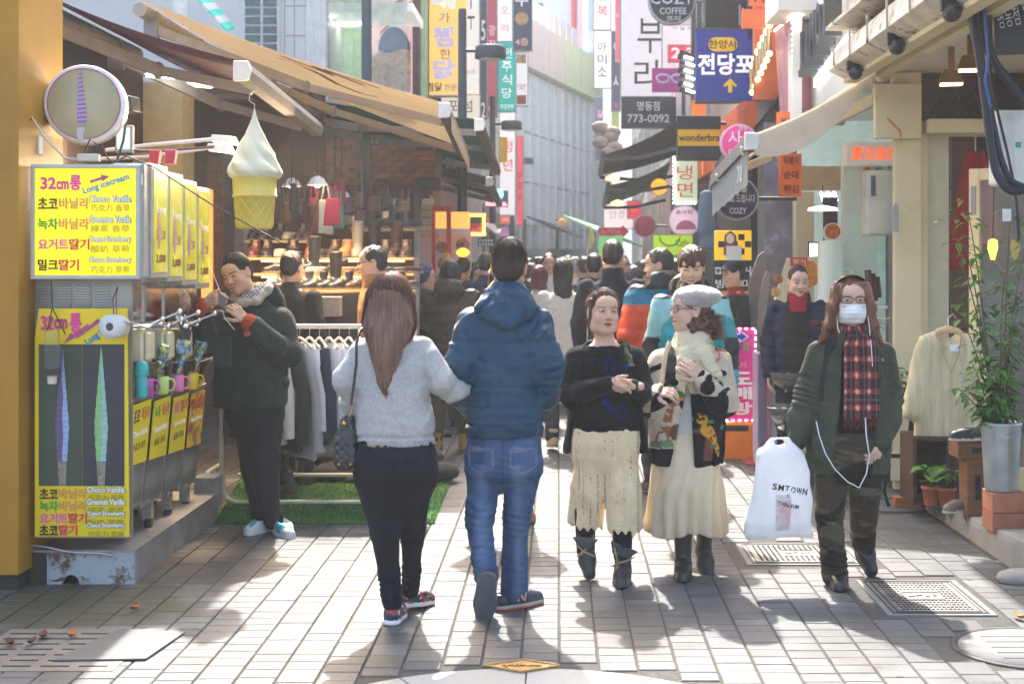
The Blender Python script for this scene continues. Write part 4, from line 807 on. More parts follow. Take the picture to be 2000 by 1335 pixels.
INKB=flat('8a6a48');e=MB()
def on2(s,q):y=12+2.4*q;return Vector((-3.52+2.57*s,y,3.87+(2.99-.19*q/1-3.87)*s-.05*math.sin(math.pi*s)-.009))
for pts in(((.42,.15),(.5,.12),(.56,.2),(.6,.32),(.68,.36),(.74,.3)),((.45,.05),(.62,.1),(.56,.02)),((.56,.02),(.72,.1)),((.6,.01),(.78,.05))):
    pp=[on2(*q)for q in pts]
    for a,b in zip(pp,pp[1:]):e.bar(a,b,.035,.003)
e.build('faded_print',INKB,a2)
# teal striped canopy up at the left
cn=thing('teal_canopy','teal and white striped slanting canopy above the beige awning','canopy',(0,0,0));Y=16.5;TEAL=M('teal plastic',lin('2fc0ae'),.4,emit=.1)
for k in range(6):
    t0,t1=k/6,(k+1)/6;A_=lambda t_:P(372+70*t_,-14+76*t_,Y);B_=lambda t_:P(402+56*t_,-14+72*t_,Y+.9)
    MB().hexa([A_(t0),A_(t1),B_(t1),B_(t0)],[q+Vector((0,0,.03))for q in(A_(t0),A_(t1),B_(t1),B_(t0))]).build('stripe_panel',TEAL if k%2 else WHITE,cn)
box('white_upright',PX(338,16),PX(365,16),16,16.1,3.9,6,WHITE,cn)
# --- shoe stall
st=thing('shoe_rack','tiered shoe display rack with lit wooden shelves under the beige awning','shelf rack',(0,0,0));Yr=11.7
SHELF=M('pale shelf board',lin('b59a72'),.6,nz=.15);SHELFS=((486,612,470,11.95),(690,812,447,11.95),(484,812,503,11.7),(484,812,534,11.45),(520,812,566,11.2))
WARM=M('warm strip lamp',(1,.62,.2),.4,emit=2)
box('back_panel',PX(478,12.2),PX(815,12.2),12.2,12.25,.4,PZ(440,12.2),M('amber back panel',lin('7a5028'),.6,nz=.25,sc=4),st)
for x0,x1,py,y in SHELFS:MB().bx(PX(x0,y),PX(x1,y),y-.16,y+.16,PZ(py,y)-.02,PZ(py,y)).build('shelf',SHELF,st,bev=.003)
for x0,x1,py,y in SHELFS[2:4]:box('strip_lamp',PX(x0,y)+.1,PX(x1,y)-.1,y+.05,y+.07,PZ(py,y)-.035,PZ(py,y)-.0205,WARM,st)
for px in(481,814):MB().bar((PX(px,12.1),12.1,0),(PX(px,12.1),12.1,PZ(398,12.1)),.04,.04).build('post',GREY,st)
MB().bar((PX(500,11.3),11.3,0),(PX(500,11.3),11.3,1.5),.04,.04).bar((PX(800,11.3),11.3,0),(PX(800,11.3),11.3,1.5),.04,.04).build('front_posts',GREY,st)
box('skirt',PX(520,11.05),PX(812,11.05),11.04,11.06,.1,PZ(568,11.05)-.03,M('dark skirt cloth',lin('3a3438'),.9),st)
l=bpy.data.lights.new('stall_light','AREA');l.energy=48;l.size=1.4;l.size_y=.3;l.shape='RECTANGLE';l.color=(1,.72,.42);o=bpy.data.objects.new('stall_light',l);COL.objects.link(o);o.parent=st;o.location=(-2.0,11.0,2.5);o.rotation_euler=(R(-35),0,0)
SHC=[('black',(.012,.012,.014)),('dark brown',(.05,.022,.014)),('tan',(.42,.2,.06)),('rust brown',(.25,.08,.03)),('grey beige',(.3,.25,.2)),('oxblood',(.08,.015,.015)),('pale suede',(.5,.38,.27)),('charcoal',(.04,.04,.045))]
ORD='first second third fourth fifth sixth seventh eighth ninth tenth eleventh twelfth thirteenth fourteenth'.split()
def put_shoes(shelf,xs,kinds,cols,rz,what,dy=0):
    x0,x1,py,y=SHELFS[shelf]
    for i,(px,kd,ci)in enumerate(zip(xs,kinds,cols)):
        o=bpy.data.objects.new('shoe' if kd not in('boot','tall')else 'boot',shoe_mesh(kd,SHC[ci][1],lace=(.3,.2,.1)if kd=='boot' else None));COL.objects.link(o)
        yy=y+dy;o.location=(PX(px,yy),yy,PZ(py,y)+.001);o.rotation_euler=(0,0,rz+random.uniform(-.15,.15));o.scale=(.95,)*3
        tag(o,'%s %s, %s from the left on %s'%(SHC[ci][0],{'boot':'lace-up boot','tall':'tall boot','loafer':'loafer','flat':'flat shoe','heel':'high heel'}[kd],ORD[i],what),'boot' if kd in('boot','tall')else 'shoe','shoes on the stall rack')
PI=math.pi
put_shoes(0,(497,520,546,566,590,606),('loafer','boot','boot','loafer','boot','tall'),(0,7,0,6,1,5),PI,'the top left shelf')
put_shoes(1,(712,734,756,778,798),('boot','flat','boot','boot','tall'),(0,0,0,7,0),PI/2,'the top right shelf')
put_shoes(2,(497,520,548,572,608,630,652,675,698,730,752,772,792),('boot','boot','loafer','boot','boot','loafer','boot','boot','tall','tall','boot','tall','boot'),(5,0,6,0,3,7,1,2,4,0,7,1,1),PI,'the middle shelf')
put_shoes(3,(545,575,600,628,655,690,722,770,798),('boot','heel','tall','flat','heel','flat','loafer','flat','flat'),(0,0,0,4,0,3,1,0,0),PI*.6,'the lower lit shelf')
put_shoes(4,(540,565,590,618,645,668,700,735,770,795),('boot','tall','boot','boot','tall','boot','boot','loafer','boot','loafer'),(0,0,7,0,0,0,1,0,5,0),PI*.8,'the front shelf')
for k,(px,py,c,w,h)in enumerate(((612,420,'8a2a3a',.1,.3),(626,430,'6b4034',.12,.26),(636,424,'c9c8b0',.14,.3),(650,414,'c02a4a',.16,.24),(662,425,'2f8a72',.1,.2),(600,430,'3a2030',.1,.34))):
    t=thing('hanging_bag',('dark red bag hanging over the shoe rack','brown bag hanging over the shoe rack','pale patterned bag hanging over the shoe rack','crimson bag hanging over the shoe rack','green bag hanging over the shoe rack','dark purple bag hanging over the shoe rack')[k],'bag',P(px,py,12.0));mt=M('bag cloth '+c,lin(c),.7,nz=.2)
    MB().hexa([(-w/2,-.04,-h/2),(w/2,-.04,-h/2),(w/2,.04,-h/2),(-w/2,.04,-h/2)],[(-w*.4,-.015,h/2),(w*.4,-.015,h/2),(w*.4,.015,h/2),(-w*.4,.015,h/2)]).build('body',mt,t,bev=.02);MB().tube([(-w*.25,0,h/2),(-w*.1,0,h/2+.12),(w*.1,0,h/2+.12),(w*.25,0,h/2)],.006,6).build('strap',mt,t)
rh=random.Random(21);HB=(('dark brown','4a2f26'),('black','1a191c'),('burgundy','5a1f2c'),('tan','8a6238'),('grey','5a5654'),('dark red','7a2430'),('olive','4c4a34'),('plum','4a2a3e'))
for k in range(26):
    px=545+10.2*k+rh.uniform(-4,4);py=395+rh.uniform(-22,30);c=HB[(k*3+k//8)%8];w,h=rh.uniform(.07,.13),rh.uniform(.12,.24)
    t=thing('hanging_bag','%s leather bag, %s from the left in the row hung behind the coloured bags'%(c[0],(ORD+['fifteenth','sixteenth','seventeenth','eighteenth','nineteenth','twentieth','twenty-first','twenty-second','twenty-third','twenty-fourth','twenty-fifth','twenty-sixth'])[k]),'bag',P(px,py,12.12+.02*(k%3)),R(rh.uniform(-25,25)),'bags hung over the shoe rack');mt=M('bag leather '+c[1],lin(c[1]),.45,nz=.25,coat=.15)
    MB().hexa([(-w/2,-.035,-h/2),(w/2,-.035,-h/2),(w/2,.035,-h/2),(-w/2,.035,-h/2)],[(-w*.38,-.015,h/2),(w*.38,-.015,h/2),(w*.38,.015,h/2),(-w*.38,.015,h/2)]).build('body',mt,t,bev=.015);MB().tube([(-w*.3,0,h/2),(-w*.15,0,h/2+.1),(w*.15,0,h/2+.1),(w*.3,0,h/2)],.005,5).build('strap',mt,t)
bxs=((642,598,11.0,.2,.15,'grey card shoe box under the front shelf'),(407,958,9.3,.14,.2,'grey patterned carton at the end of the cart'),(395,1000,9.35,.2,.1,'cream block standing on the paving behind the cart'))
for px,py,y,w,h,lab in bxs:
    t=thing('carton',lab,'box',P(px,py,y));t.location.z=max(t.location.z,h/2);MB().bx(-w/2,w/2,-.1,.1,-h/2,h/2-.012).build('body',M('carton '+lab[:5],lin('9a9890' if 'grey' in lab else 'cfc8b4'),.7,nz=.2,sc=20),t,bev=.003);MB().bx(-w/2-.003,w/2+.003,-.103,.103,h/2-.011,h/2).build('lid',M('carton lid',lin('a8a69c'),.7),t)
for k,(px,py,Y)in enumerate(((620,355,11.9),(655,378,12.3),(668,383,12.4),(570,358,12.6))):
    t=thing('stall_lamp',('hanging stall lamp above the brown bags','left of the twin warm lamps above the crimson bag','right of the twin warm lamps above the crimson bag','small lamp beside the hanging cone')[k],'lamp',P(px,py,Y));MB().lathe([(.09,-.03),(.05,.03),(.015,.05)],14,caps=False).build('shade',WHITE,t);MB().ball((0,0,-.02),.03).build('bulb',M('warm bulb',(1,.85,.6),.4,emit=5),t);MB().tube([(0,0,.05),(0,0,.5)],.006,5).build('cord',BLACK,t)
    # --- clothes rack, carpet
Y=9.7;cr=thing('clothes_rack','white tubular clothes rack full of tops standing on green turf','clothes rack',(0,Y,0));WT=M('ivory tube',lin('ddd8c8'),.4)
xa,xb,zr=PX(433,Y),-.98,PZ(637,Y)
MB().tube([(xa-.05,-.25,.03),(xa-.05,-.25,.2),(xa-.05,-.18,.26),(xa-.05,.2,.26),(xa-.05,.25,.2),(xa-.05,.25,.03)],.018,8).build('foot_loop',WT,cr)
MB().tube([(xa,0,zr),(xa,0,.14),(xa+.03,0,.06),(xa+.1,0,.03),(xb,0,.03)],.017,8).tube([(xb,0,.03),(xb,0,zr)],.017,8).build('frame',WT,cr);MB().tube([(xa-.02,0,zr),(xb+.02,0,zr)],.016,8).build('top_rail',WT,cr);MB().tube([(xa,.5,.14),(xb,.5,.14)],.015,8).build('rear_bar',WT,cr)
GC=[('black','17181b'),('dusty pink','a87068'),('black','1b1c20'),('dark navy','1f2430'),('maroon','6b2432'),('off white','d8d4cc'),('charcoal','2a2c30'),('light grey','a9abab'),('white','dcdcda'),('navy','232a3a'),('pale grey','c2c4c4'),('white','e0e0de'),('slate blue','4a566a'),('grey','7c7f84'),('pale blue','b8c4d0'),('ivory','d9d5ca'),('dark grey','44464a'),('black','16171a'),('white','d8d8d6')]
def garment(w,ln,th,seed):
    r=random.Random(seed);m=MB();NZ=9;rows=[]
    for i in range(NZ+1):
        t0=i/NZ;z=-.05-ln*t0;ww=w*(.32+.68*min(1,t0*3.5))*(1+.06*t0);row=[]
        for j in range(17):
            a=2*math.pi*j/16;row.append((th*(.5+.5*t0)*math.sin(a)*(1+.35*math.sin(a*4+seed)*t0),ww/2*math.cos(a),z-.01*math.cos(a*3+seed)*t0))
        rows.append(row)
    m.sheet(rows)
    for s in(-1,1):
        m.tube([(0,s*w*.34,-.1),(.012*s,s*w*.52,-.2),(.02,s*w*.56,-.38),(.025,s*w*.55,-.05-ln*.93)],[.045,.055,.05,.042],10)
    return m
GM=[garment(.4,.62+.05*k,.05,k).mesh('top',BLACK)for k in range(4)]
HANG=MB().tube([(0,-.18,-.07),(0,-.02,-.015),(0,.02,-.015),(0,.18,-.07)],.009,6).mesh('hanger',M('pale hanger',lin('cfc6b4'),.5));HOOK=MB().tube([(0,0,-.015),(0,0,.04),(.014,0,.06),(0,0,.074),(-.01,0,.066)],.002,5).mesh('hook',STEEL)
for k,(nm,c)in enumerate(GC):
    xx=xa+.06+(xb-xa-.1)*k/(len(GC)-1);t=thing('garment','top on a pale hanger','top',(xx,Y,zr-.065),R(random.uniform(18,40)),'tops hanging on the white rack')
    left=GC[k-1][0]if k else None;t['label']='%s long sleeved top, %s along the white rack from its left end'%(nm,(ORD+['fifteenth','sixteenth','seventeenth','eighteenth','nineteenth'])[k])
    me=GM[k%4].copy();me.materials.clear();me.materials.append(M('jersey '+c,lin(c),.85,nz=.1,sheen=.2,bump=.2));o=bpy.data.objects.new('cloth',me);COL.objects.link(o);o.parent=t
    for n_,d_ in(('hanger',HANG),('hook',HOOK)):q=bpy.data.objects.new(n_,d_);COL.objects.link(q);q.parent=t
TURF=M('green turf',(.06,.17,.035),.9,nz=.35,sc=14,bump=1,bsc=300)
cp=thing('turf_carpet','green artificial turf carpet under the clothes rack','carpet',(0,0,0));q=[G(405,1024),G(848,1023),G(884,934),G(470,936)];q[0].x=-2.18
MB().hexa([(p.x,p.y,.003)for p in q],[(p.x,p.y,.012)for p in q]).build('backing',TURF,cp)
m=MB();rnd_=random.Random(3)
for i in range(9000):
    a,b_=rnd_.random(),rnd_.random()**1.4;lo_=q[0].lerp(q[1],a);hi_=q[3].lerp(q[2],a);p=lo_.lerp(hi_,b_);an=rnd_.uniform(0,6.28);dx,dy=math.cos(an)*.004,math.sin(an)*.004;lx,ly=rnd_.uniform(-.01,.01),rnd_.uniform(-.01,.01);hh=rnd_.uniform(.012,.026)
    m.add([(p.x-dx,p.y-dy,.011),(p.x+dx,p.y+dy,.011),(p.x+lx,p.y+ly,.011+hh)],[(0,1,2)])
tag(m.build('turf_blades',M('turf blade',(.07,.22,.04),.7,nz=.3,sc=5,tl=.3),cp),kind='stuff')
for k in range(9):
    o=bpy.data.objects.new('folded_cloth',MB().ball((0,0,.06),(.17,.15,.08),12).mesh('folded_cloth',M('dark heap cloth',lin('26282c'),.9,nz=.4,sc=9)));COL.objects.link(o);o.location=(-1.95+.13*k,10.75+.12*(k%2),.02+.1*(k%3==1));tag(o,'dark folded cloth, %s from the left in the heap behind the clothes rack'%ORD[k],'cloth','dark cloths heaped behind the rack')

# ---------------------------------------------------------------- right side: cream shop, mint shop, signs
cs=thing('cream_shop','cream painted shop front with a square pillar on the right','building',(0,0,0));Yp=10.4
CREAM2=M('aged cream paint',lin('d8c9a0'),.65,nz=.12,sc=2,bump=.15,wear=lin('b8a070'),wsc=2.5,wth=.62)
x0,x1=PX(1747,Yp),PX(1800,Yp)
box('pillar',x0,x1,Yp,Yp+.07,0,3.05,CREAM2,cs,bev=.008);box('pillar_head',PX(1705,Yp),PX(1795,Yp),Yp-.08,Yp-.003,PZ(272,Yp),PZ(166,Yp),CREAM2,cs,bev=.006);box('base_block',x0-.03,x1+.03,Yp-.04,Yp-.003,.07,.28,CREAM2,cs,bev=.006)
box('side_panel',PX(1803,Yp),PX(1862,Yp),Yp+.12,Yp+.2,.1,PZ(260,Yp),M('pale sage panel',lin('c9c3a6'),.5,nz=.08),cs);box('door_jamb',PX(1802,Yp),PX(1815,Yp),Yp+.05,Yp+.119,.1,PZ(262,Yp),CREAM2,cs)
MB().bx(PX(1805,Yp),4.6,Yp-.12,Yp+.25,PZ(262,Yp),PZ(235,Yp)).build('lintel',CREAM2,cs,bev=.006)
box('upper_void',PX(1808,Yp),4.6,Yp+.25,Yp+.3,PZ(233,Yp),3.1,M('dark brown recess',lin('54352a'),.6,nz=.3,sc=2),cs)
m=MB();za,zb=PZ(233,Yp),PZ(160,Yp)
for i in range(14):
    for s in(-1,1):m.bar((PX(1812,Yp)+.11*i,Yp+.02+.012*s,za),(PX(1812,Yp)+.11*i+s*.16,Yp+.02+.012*s,zb),.012,.012)
m.build('transom_lattice',BLACK,cs)
box('interior_back',PX(1800,13),5,12.9,13,.1,3.1,M('dark plank wall',lin('4a3028'),.7,nz=.4,sc=3,stretch=(1,1,7)),cs)
for k in range(9):box('plank',PX(1858,12),PX(1900,12),11.98-.003*(k%2),12.05,.2+.3*k,.49+.3*k,WOOD,cs)
box('shop_floor',2.6,5,Yp+.3,12.9,.08,.11,M('shop floor',lin('8a6a48'),.6),cs)
box('soffit',2.13,4.8,6.9,Yp+.12,3.06,3.12,M('pale soffit',lin('d3c9b2'),.7,nz=.06),cs);MB().bx(2.1,2.2,6.7,Yp+.1,2.98,3.05).bx(2.3,2.38,6.7,Yp-.1,3.0,3.055).build('soffit_beam',CREAM2,cs,bev=.004)
box('upper_wall',2.22,5,6.5,Yp+.4,3.4,7,M('upper render',lin('b5ada0'),.7),cs)
fa=thing('shop_canopy','stained grey zinc canopy edge above the cream shop','canopy',(0,0,0));ZINC=M('stained zinc',lin('c9c0ae'),.6,.05,nz=.25,sc=6,stretch=(1,1,.3),wear=lin('5b544c'),wsc=7,wth=.56)
MB().hexa([(1.98,6.6,3.10),(2.12,6.6,3.0),(2.12,Yp+.05,3.0),(1.98,Yp+.05,3.06)],[(2.02,6.6,3.27),(2.2,6.6,3.36),(2.2,Yp+.05,3.36),(2.02,Yp+.05,3.2)]).build('fascia',ZINC,fa,bev=.008);MB().bx(1.97,2.24,6.55,Yp+.08,3.3,3.325).build('drip_edge',ZINC,fa,loc=(0,0,.065))
for k in range(7):box('seam',1.972,1.985,6.9+.55*k,6.915+.55*k,3.07,3.25,ZINC,fa)
for k in range(3):MB().ball((2.05,7.4+1.2*k,2.97),(.05,.08,.05)).bx(1.99,2.08,7.38+1.2*k,7.42+1.2*k,2.98,3.05).build('clamp',BLACK,fa)
for k,(px,py,Y)in enumerate(((1858,152,9.2),(1896,124,8.7))):
    t=thing('heat_lamp',('warm flood lamp under the cream soffit, the one nearer the pillar','warm flood lamp under the cream soffit, the one nearer the black cables')[k],'lamp',P(px,py,Y),R(-10));GOLDM=M('gold lamp metal',lin('8a6a3a'),.35,.7)
    MB().hexa([(-.08,-.05,-.04),(.08,-.05,-.04),(.08,.06,-.03),(-.08,.06,-.03)],[(-.05,-.03,.05),(.05,-.03,.05),(.05,.05,.05),(-.05,.05,.05)]).build('housing',GOLDM,t,bev=.008);box('lens',-.068,.068,-.045,.05,-.046,-.0405,M('warm flood lens',(1,.75,.4),.3,emit=7),t);MB().bx(-.02,.02,-.01,.03,.05,.2).build('stem',GOLDM,t)
    # leaning door, red garment inside
dr=thing('door','open cream framed glass door of the cream shop','door',(PX(1892,9.9),9.9,.11),R(-38));w=.62;hh=PZ(330,9.9)-.11
MB().bx(0,.075,0,.045,0,hh).bx(w-.075,w,0,.045,0,hh).bx(.0755,w-.0755,0,.045,hh-.08,hh).bx(.0755,w-.0755,0,.045,0,.16).build('frame',M('cream door paint',lin('e6d3a4'),.5),dr,bev=.004);box('pane',.07,w-.07,.018,.024,.15,hh-.07,M('door glass',(.8,.85,.82),.04,trans=.85,bump=0),dr);MB().bx(.02,.05,-.012,-.001,hh-.32,hh-.12).build('hinge',GREY,dr)
t=thing('red_dress','red dress hanging inside the cream shop behind the glass','dress',P(1905,400,11.2));MB().sheet([[(.28*(.25+.75*i/6)*math.cos(a*PI/8),.06*math.sin(a*PI/8)*(1+.3*math.sin(a*3)),.42-.155*i)for a in range(17)]for i in range(7)]).build('cloth',M('red jersey',lin('b02c3c'),.8),t);MB().tube([(0,0,.42),(0,0,.55)],.006).build('hook',STEEL,t)
t=thing('dark_coat_display','black coat on display behind the leafy branches inside the cream shop','coat',P(1965,560,10.8));MB().sheet([[(.26*(.55+.45*min(1,i/2))*math.cos(a*PI/8),.1*math.sin(a*PI/8)*(1+.2*math.sin(a*2.7)),.35-.14*i)for a in range(17)]for i in range(8)]).build('cloth',M('black coat cloth',(.013,.013,.016),.85),t);MB().tube([(-.12+.03*i,-.11,.2-.1*math.sin(i*PI/8))for i in range(9)],.008,6).build('gold_chain',M('gold chain',lin('b8924a'),.3,1),t)
t=thing('yellow_lantern','small glowing yellow lantern among the branches by the glass door','lantern',P(1939,484,9.6));MB().lathe([(.012,-.08),(.034,.0),(.03,.05),(.01,.06)],12).build('glass',M('amber glass',lin('f2c63a'),.3,emit=1.2),t);MB().tube([(0,0,.06),(.01,0,.4)],.004,5).build('cord',BLACK,t)
# meter box, cables, sign
t=thing('meter_box','white ribbed electric meter box hanging from the black cables','meter box',(PX(1976,7.9),7.9,PZ(288,7.9)));MB().bx(-.085,.16,0,.16,-.21,.21).build('case',M('off white plastic',lin('d8d8cf'),.4),t,bev=.02)
for k in range(7):box('rib',-.07+.014*k,-.064+.014*k,-.004,.001,-.19,.19,M('off white plastic'),t)
box('green_tag',.02,.05,-.006,-.001,-.0,.03,flat('3fa070'),t)
cb=thing('cable_bundle','bundle of thick black cables sagging in a loop at the right edge','cables',(0,0,0));Yc=7.6
CP=[[(1902,-20),(1905,60),(1918,150),(1928,230),(1938,300),(1950,345),(1975,372),(2010,368)],[(1915,-20),(1912,70),(1922,150),(1935,220),(1952,300),(1972,350),(2000,366)],[(1925,-20),(1930,60),(1938,110),(1965,150),(2005,200)],[(1908,-20),(1922,80),(1940,120),(1970,165),(2010,190)],[(1932,-20),(1936,80),(1935,150),(1950,225),(1968,300),(1985,390),(1990,470)],[(1898,-20),(1898,50),(1910,100),(1918,140)]]
for k,(pts,r_)in enumerate(zip(CP,(.024,.02,.022,.02,.008,.016))):
    sm=[];n_=len(pts)
    for i in range(n_-1):
        p0,p1,p2,p3=pts[max(i-1,0)],pts[i],pts[i+1],pts[min(i+2,n_-1)]
        for q in range(5):
            u_=q/5;sm.append(tuple(.5*((2*p1[d])+(-p0[d]+p2[d])*u_+(2*p0[d]-5*p1[d]+4*p2[d]-p3[d])*u_*u_+(-p0[d]+3*p1[d]-3*p2[d]+p3[d])*u_**3)for d in(0,1)))
    sm.append(pts[-1]);MB().tube([P(a,b,Yc+.03*k)for a,b in sm],r_,8).build('cable',CABLE,cb)
MB().tube([P(1922,0,7.5),P(1930,110,7.5),P(1924,160,7.5),P(1935,210,7.55)],.008,6).build('blue_cable',M('blue cable',lin('2a5f9c'),.4),cb)
box('paper_tag',PX(1958,7.55),PX(1975,7.55),7.55,7.553,PZ(432,7.55),PZ(408,7.55),flat('d0cec4'),cb)
MB().bx(PX(1936,7.9),PX(1941,7.9),7.86,7.9,PZ(110,7.9),PZ(-30,7.9)).build('conduit',M('pale conduit',lin('cfcdc4'),.5),cb)
t=thing('floor_sign','dark grey hanging sign with white lettering at the top right corner','sign',(PX(1945,7.7),7.7,0),R(-14));MB().bx(0,.7,0,.28,PZ(95,7.7),PZ(28,7.7)+.1).build('case',M('slate sign',lin('3b4350'),.5),t,bev=.004)
box('purple_top_panel',.0,.7,-.01,.2,PZ(22,7.7)+.11,3.5,M('lilac sign',lin('cfc6d0'),.5),t)
text('명동점',(.065,-.004,PZ(47,7.7)+.03),flat('dfe3e8'),t,w=.115,h=.1,rot=(R(90),R(-11),0));text('5F~6F',(.2,-.004,PZ(36,7.7)+.05),flat('dfe3e8'),t,w=.125,h=.095,rot=(R(90),R(-11),0))
# things on the step
SLATE=M('black iron',(.02,.02,.022),.5,.3)
t=thing('garment_stand','black curved iron stand holding the cream top','stand',(PX(1785,9.6),9.6,0));MB().tube([(.02,0,.95),(.0,0,.7),(-.03,0,.45),(-.03,0,.25),(.02,0,.06),(.06,-.05,.03)],.02,8).tube([(-.18,0,.36),(.0,0,.36)],.014,8).tube([(-.18,0,.36),(-.2,0,.12),(-.17,0,.02)],.012,8).build('frame',SLATE,t)
t=thing('hanging_blouse','cream knitted top with a thin necklace on a wooden hanger','blouse',P(1852,660,9.3));u=9.3/F;BL=M('cream knit',lin('d8c9a2'),.9,nz=.3,sc=5,stretch=(5,1,.5),bump=.6,bsc=90,wr=.6,wrs=6)
def blouse_fn(p):
    d=stack(p,[(-200*u,0,0,68*u,.045),(-120*u,0,0,64*u,.05),(-20*u,0,0,62*u,.055),(0,0,0,52*u,.05),(14*u,0,0,28*u,.035)],e=2.6)
    for s in(-1,1):d=smin(d,rc(p,(s*42*u,0,-8*u),(s*72*u,-.01,-140*u),.052,.062),.03)
    d=smax(d,-ell(p,(0,-.03,12*u),(26*u,.07,24*u)),.01);return d-.006*wav(p,26,3,(1,1,.15))-.003*wav(p,60,5,(1,1,.3))
sdf_obj('knit',blouse_fn,(-.36,-.12,-.72),(.36,.12,.12),.011,BL,t)
MB().tube([(-.14,0,-.02),(-.06,0,.045),(0,0,.06),(.06,0,.045),(.14,0,-.02)],[.012,.022,.026,.022,.012],10).build('hanger',M('light hanger wood',lin('d8b48a'),.5),t);MB().tube([(0,0,.07),(0,0,.13),(.03,0,.16),(.05,0,.13)],.004,6).build('hook',STEEL,t);MB().tube([(-.07,-.062,.02),(-.05,-.068,-.1),(-.0,-.072,-.22),(.05,-.068,-.1),(.07,-.062,.02)],.004,6).build('necklace',M('beige cord',lin('b99a74'),.7),t)
box('price_tag',-.01,.05,-.075,-.073,-.08,-.035,flat('f0eee8'),t)
DW=M('dark crate wood',lin('4a3426'),.7,nz=.4,sc=5,stretch=(1,1,4));RW=M('reddish stool wood',lin('7a5336'),.6,nz=.35,sc=5,stretch=(1,1,5))
t=thing('wooden_crate','dark wooden crate lying on its side with two potted plants inside','crate',(PX(1835,9.2),9.2,.1));w=52*9.2/F;hh=132*9.2/F
MB().bx(-w,-w+.025,0,.35,0,hh).bx(-w+.026,w+.05,0,.35,hh-.025,hh).bx(w*.25,w*.25+.025,0,.35,.026,hh-.026).bx(-w+.026,w+.05,0,.35,0,.025).bx(-w+.026,w+.05,.33,.35,.026,hh-.026).build('boards',DW,t,bev=.003)
def leaf(m,p,d,l,w,mi=0,droop=.3):
    d=Vector(d).normalized();s=d.cross(Vector((0,0,1)));
    if s.length<.01:s=Vector((1,0,0))
    s.normalize();n_=s.cross(d);a=Vector(p);rows=[]
    for i,(t_,ww)in enumerate(((0,.12),(.3,.9),(.65,.85),(1,.05))):
        c=a+d*l*t_-Vector((0,0,1))*droop*l*t_*t_;rows.append([c-s*w*ww+n_*w*.25*ww,c,c+s*w*ww+n_*w*.25*ww])
    m.sheet(rows,mi)
LEAFG=[M('plant leaf %d'%i,lin(c),.5,nz=.25,tl=.35,bump=0)for i,c in enumerate(('4c7a2e','6b9a3a','38602a'))];TERRA=M('terracotta',lin('b5654a'),.8)
def potted(loc,nleaf,l,w,lab,r=.06,seed=1,hgt=.1,potm=TERRA):
    rr_=random.Random(seed);t=thing('potted_plant',lab,'plant',loc);MB().lathe([(r*.7,0),(r,hgt),(r*1.12,hgt),(r*1.12,hgt+.02),(r*.95,hgt+.02),(r*.9,hgt-.01),(.001,hgt-.01)],16,caps=False).build('pot',potm,t);m=MB();sm_=MB()
    for i in range(nleaf):
        a=rr_.uniform(0,6.28);el_=rr_.uniform(.2,1.2);top=Vector((math.cos(a)*l*.5*math.cos(el_),math.sin(a)*l*.5*math.cos(el_),hgt+l*.9*math.sin(el_)));sm_.tube([(0,0,hgt-.01),top*.55+Vector((0,0,hgt*.4)),top],.0025,4,cap=False)
        leaf(m,top,(math.cos(a),math.sin(a),.3),l*rr_.uniform(.5,.8),w*rr_.uniform(.8,1.2),rr_.randrange(3),.5)
    m.build('leaves',LEAFG,t);sm_.build('stems',LEAFG[2],t);return t
potted((PX(1814,9.1),9.05,.126),16,.16,.05,'round leaved plant in a terracotta pot, left one in the dark crate',.055,2);potted((PX(1840,9.1),9.0,.126),16,.17,.055,'round leaved plant in a terracotta pot, right one in the dark crate',.055,5)
t=thing('wooden_stool','reddish wooden stool with an oval hand hole beside the steel bin','stool',(PX(1905,8.6),8.6,.13));u=8.6/F
top=[(-33*u,0),(33*u,0),(33*u,-36*u),(-33*u,-36*u)]
MB().bx(-34*u,40*u,0,.22,.62-.11*0-.27,.46).build('seat_block',RW,t,bev=.008);box('hand_hole',-6*u,22*u,-.003,.01,.385,.42,BLACK,t);MB().bx(-14*u,32*u,.02,.2,0,.349).build('leg_board',RW,t,bev=.006);MB().bx(2*u,12*u,.012,.03,.1,.25).build('leg_slot',BLACK,t)
def place_shoe(nm,loc,rz,up,sole,lab,kd='loafer'):
    o=bpy.data.objects.new(nm,shoe_mesh(kd,up,sole));COL.objects.link(o);o.location=loc;o.rotation_euler=(0,0,rz);tag(o,lab,'shoe');return o
place_shoe('sneaker',(PX(1905,8.55),8.6,.592),R(100),(.02,.02,.025),(.7,.7,.68),'black shoe with a white sole standing on the wooden stool');place_shoe('sneaker',(PX(1880,8.75),8.75,.135),R(120),(.18,.14,.11),(.75,.74,.7),'brown shoe with a white sole standing on the step')
bn_=thing('steel_bin','galvanised steel bin used as a planter on two bricks','bin',(PX(1955,8.2),8.2,.36));ZN=M('galvanised steel',lin('aeb9bd'),.38,.75,nz=.25,sc=9,bump=.1);u=8.2/F
prof_n=36;vs=[];RZ=[(.0,30*u),(.02,31*u),(.33,37*u),(.37,38*u),(.385,40*u),(.395,38.5*u),(.36,36*u)]
for z_,r_ in RZ:
    for j in range(prof_n):vs.append(((r_+(.004 if j%3==0 and .01<z_<.35 else 0))*math.cos(2*PI*j/prof_n),(r_+(.004 if j%3==0 and .01<z_<.35 else 0))*math.sin(2*PI*j/prof_n),z_))
MB().add(vs,[(i*prof_n+j,i*prof_n+(j+1)%prof_n,(i+1)*prof_n+(j+1)%prof_n,(i+1)*prof_n+j)for i in range(len(RZ)-1)for j in range(prof_n)],0,True).lathe([(.001,.3),(.105,.3)],24,caps=False,mi=0).build('body',ZN,bn_);MB().tube([(-.04,-37*u,.33),(-.03,-40*u,.315),(.03,-40*u,.315),(.04,-37*u,.33)],.005,6).build('handle',STEEL,bn_)
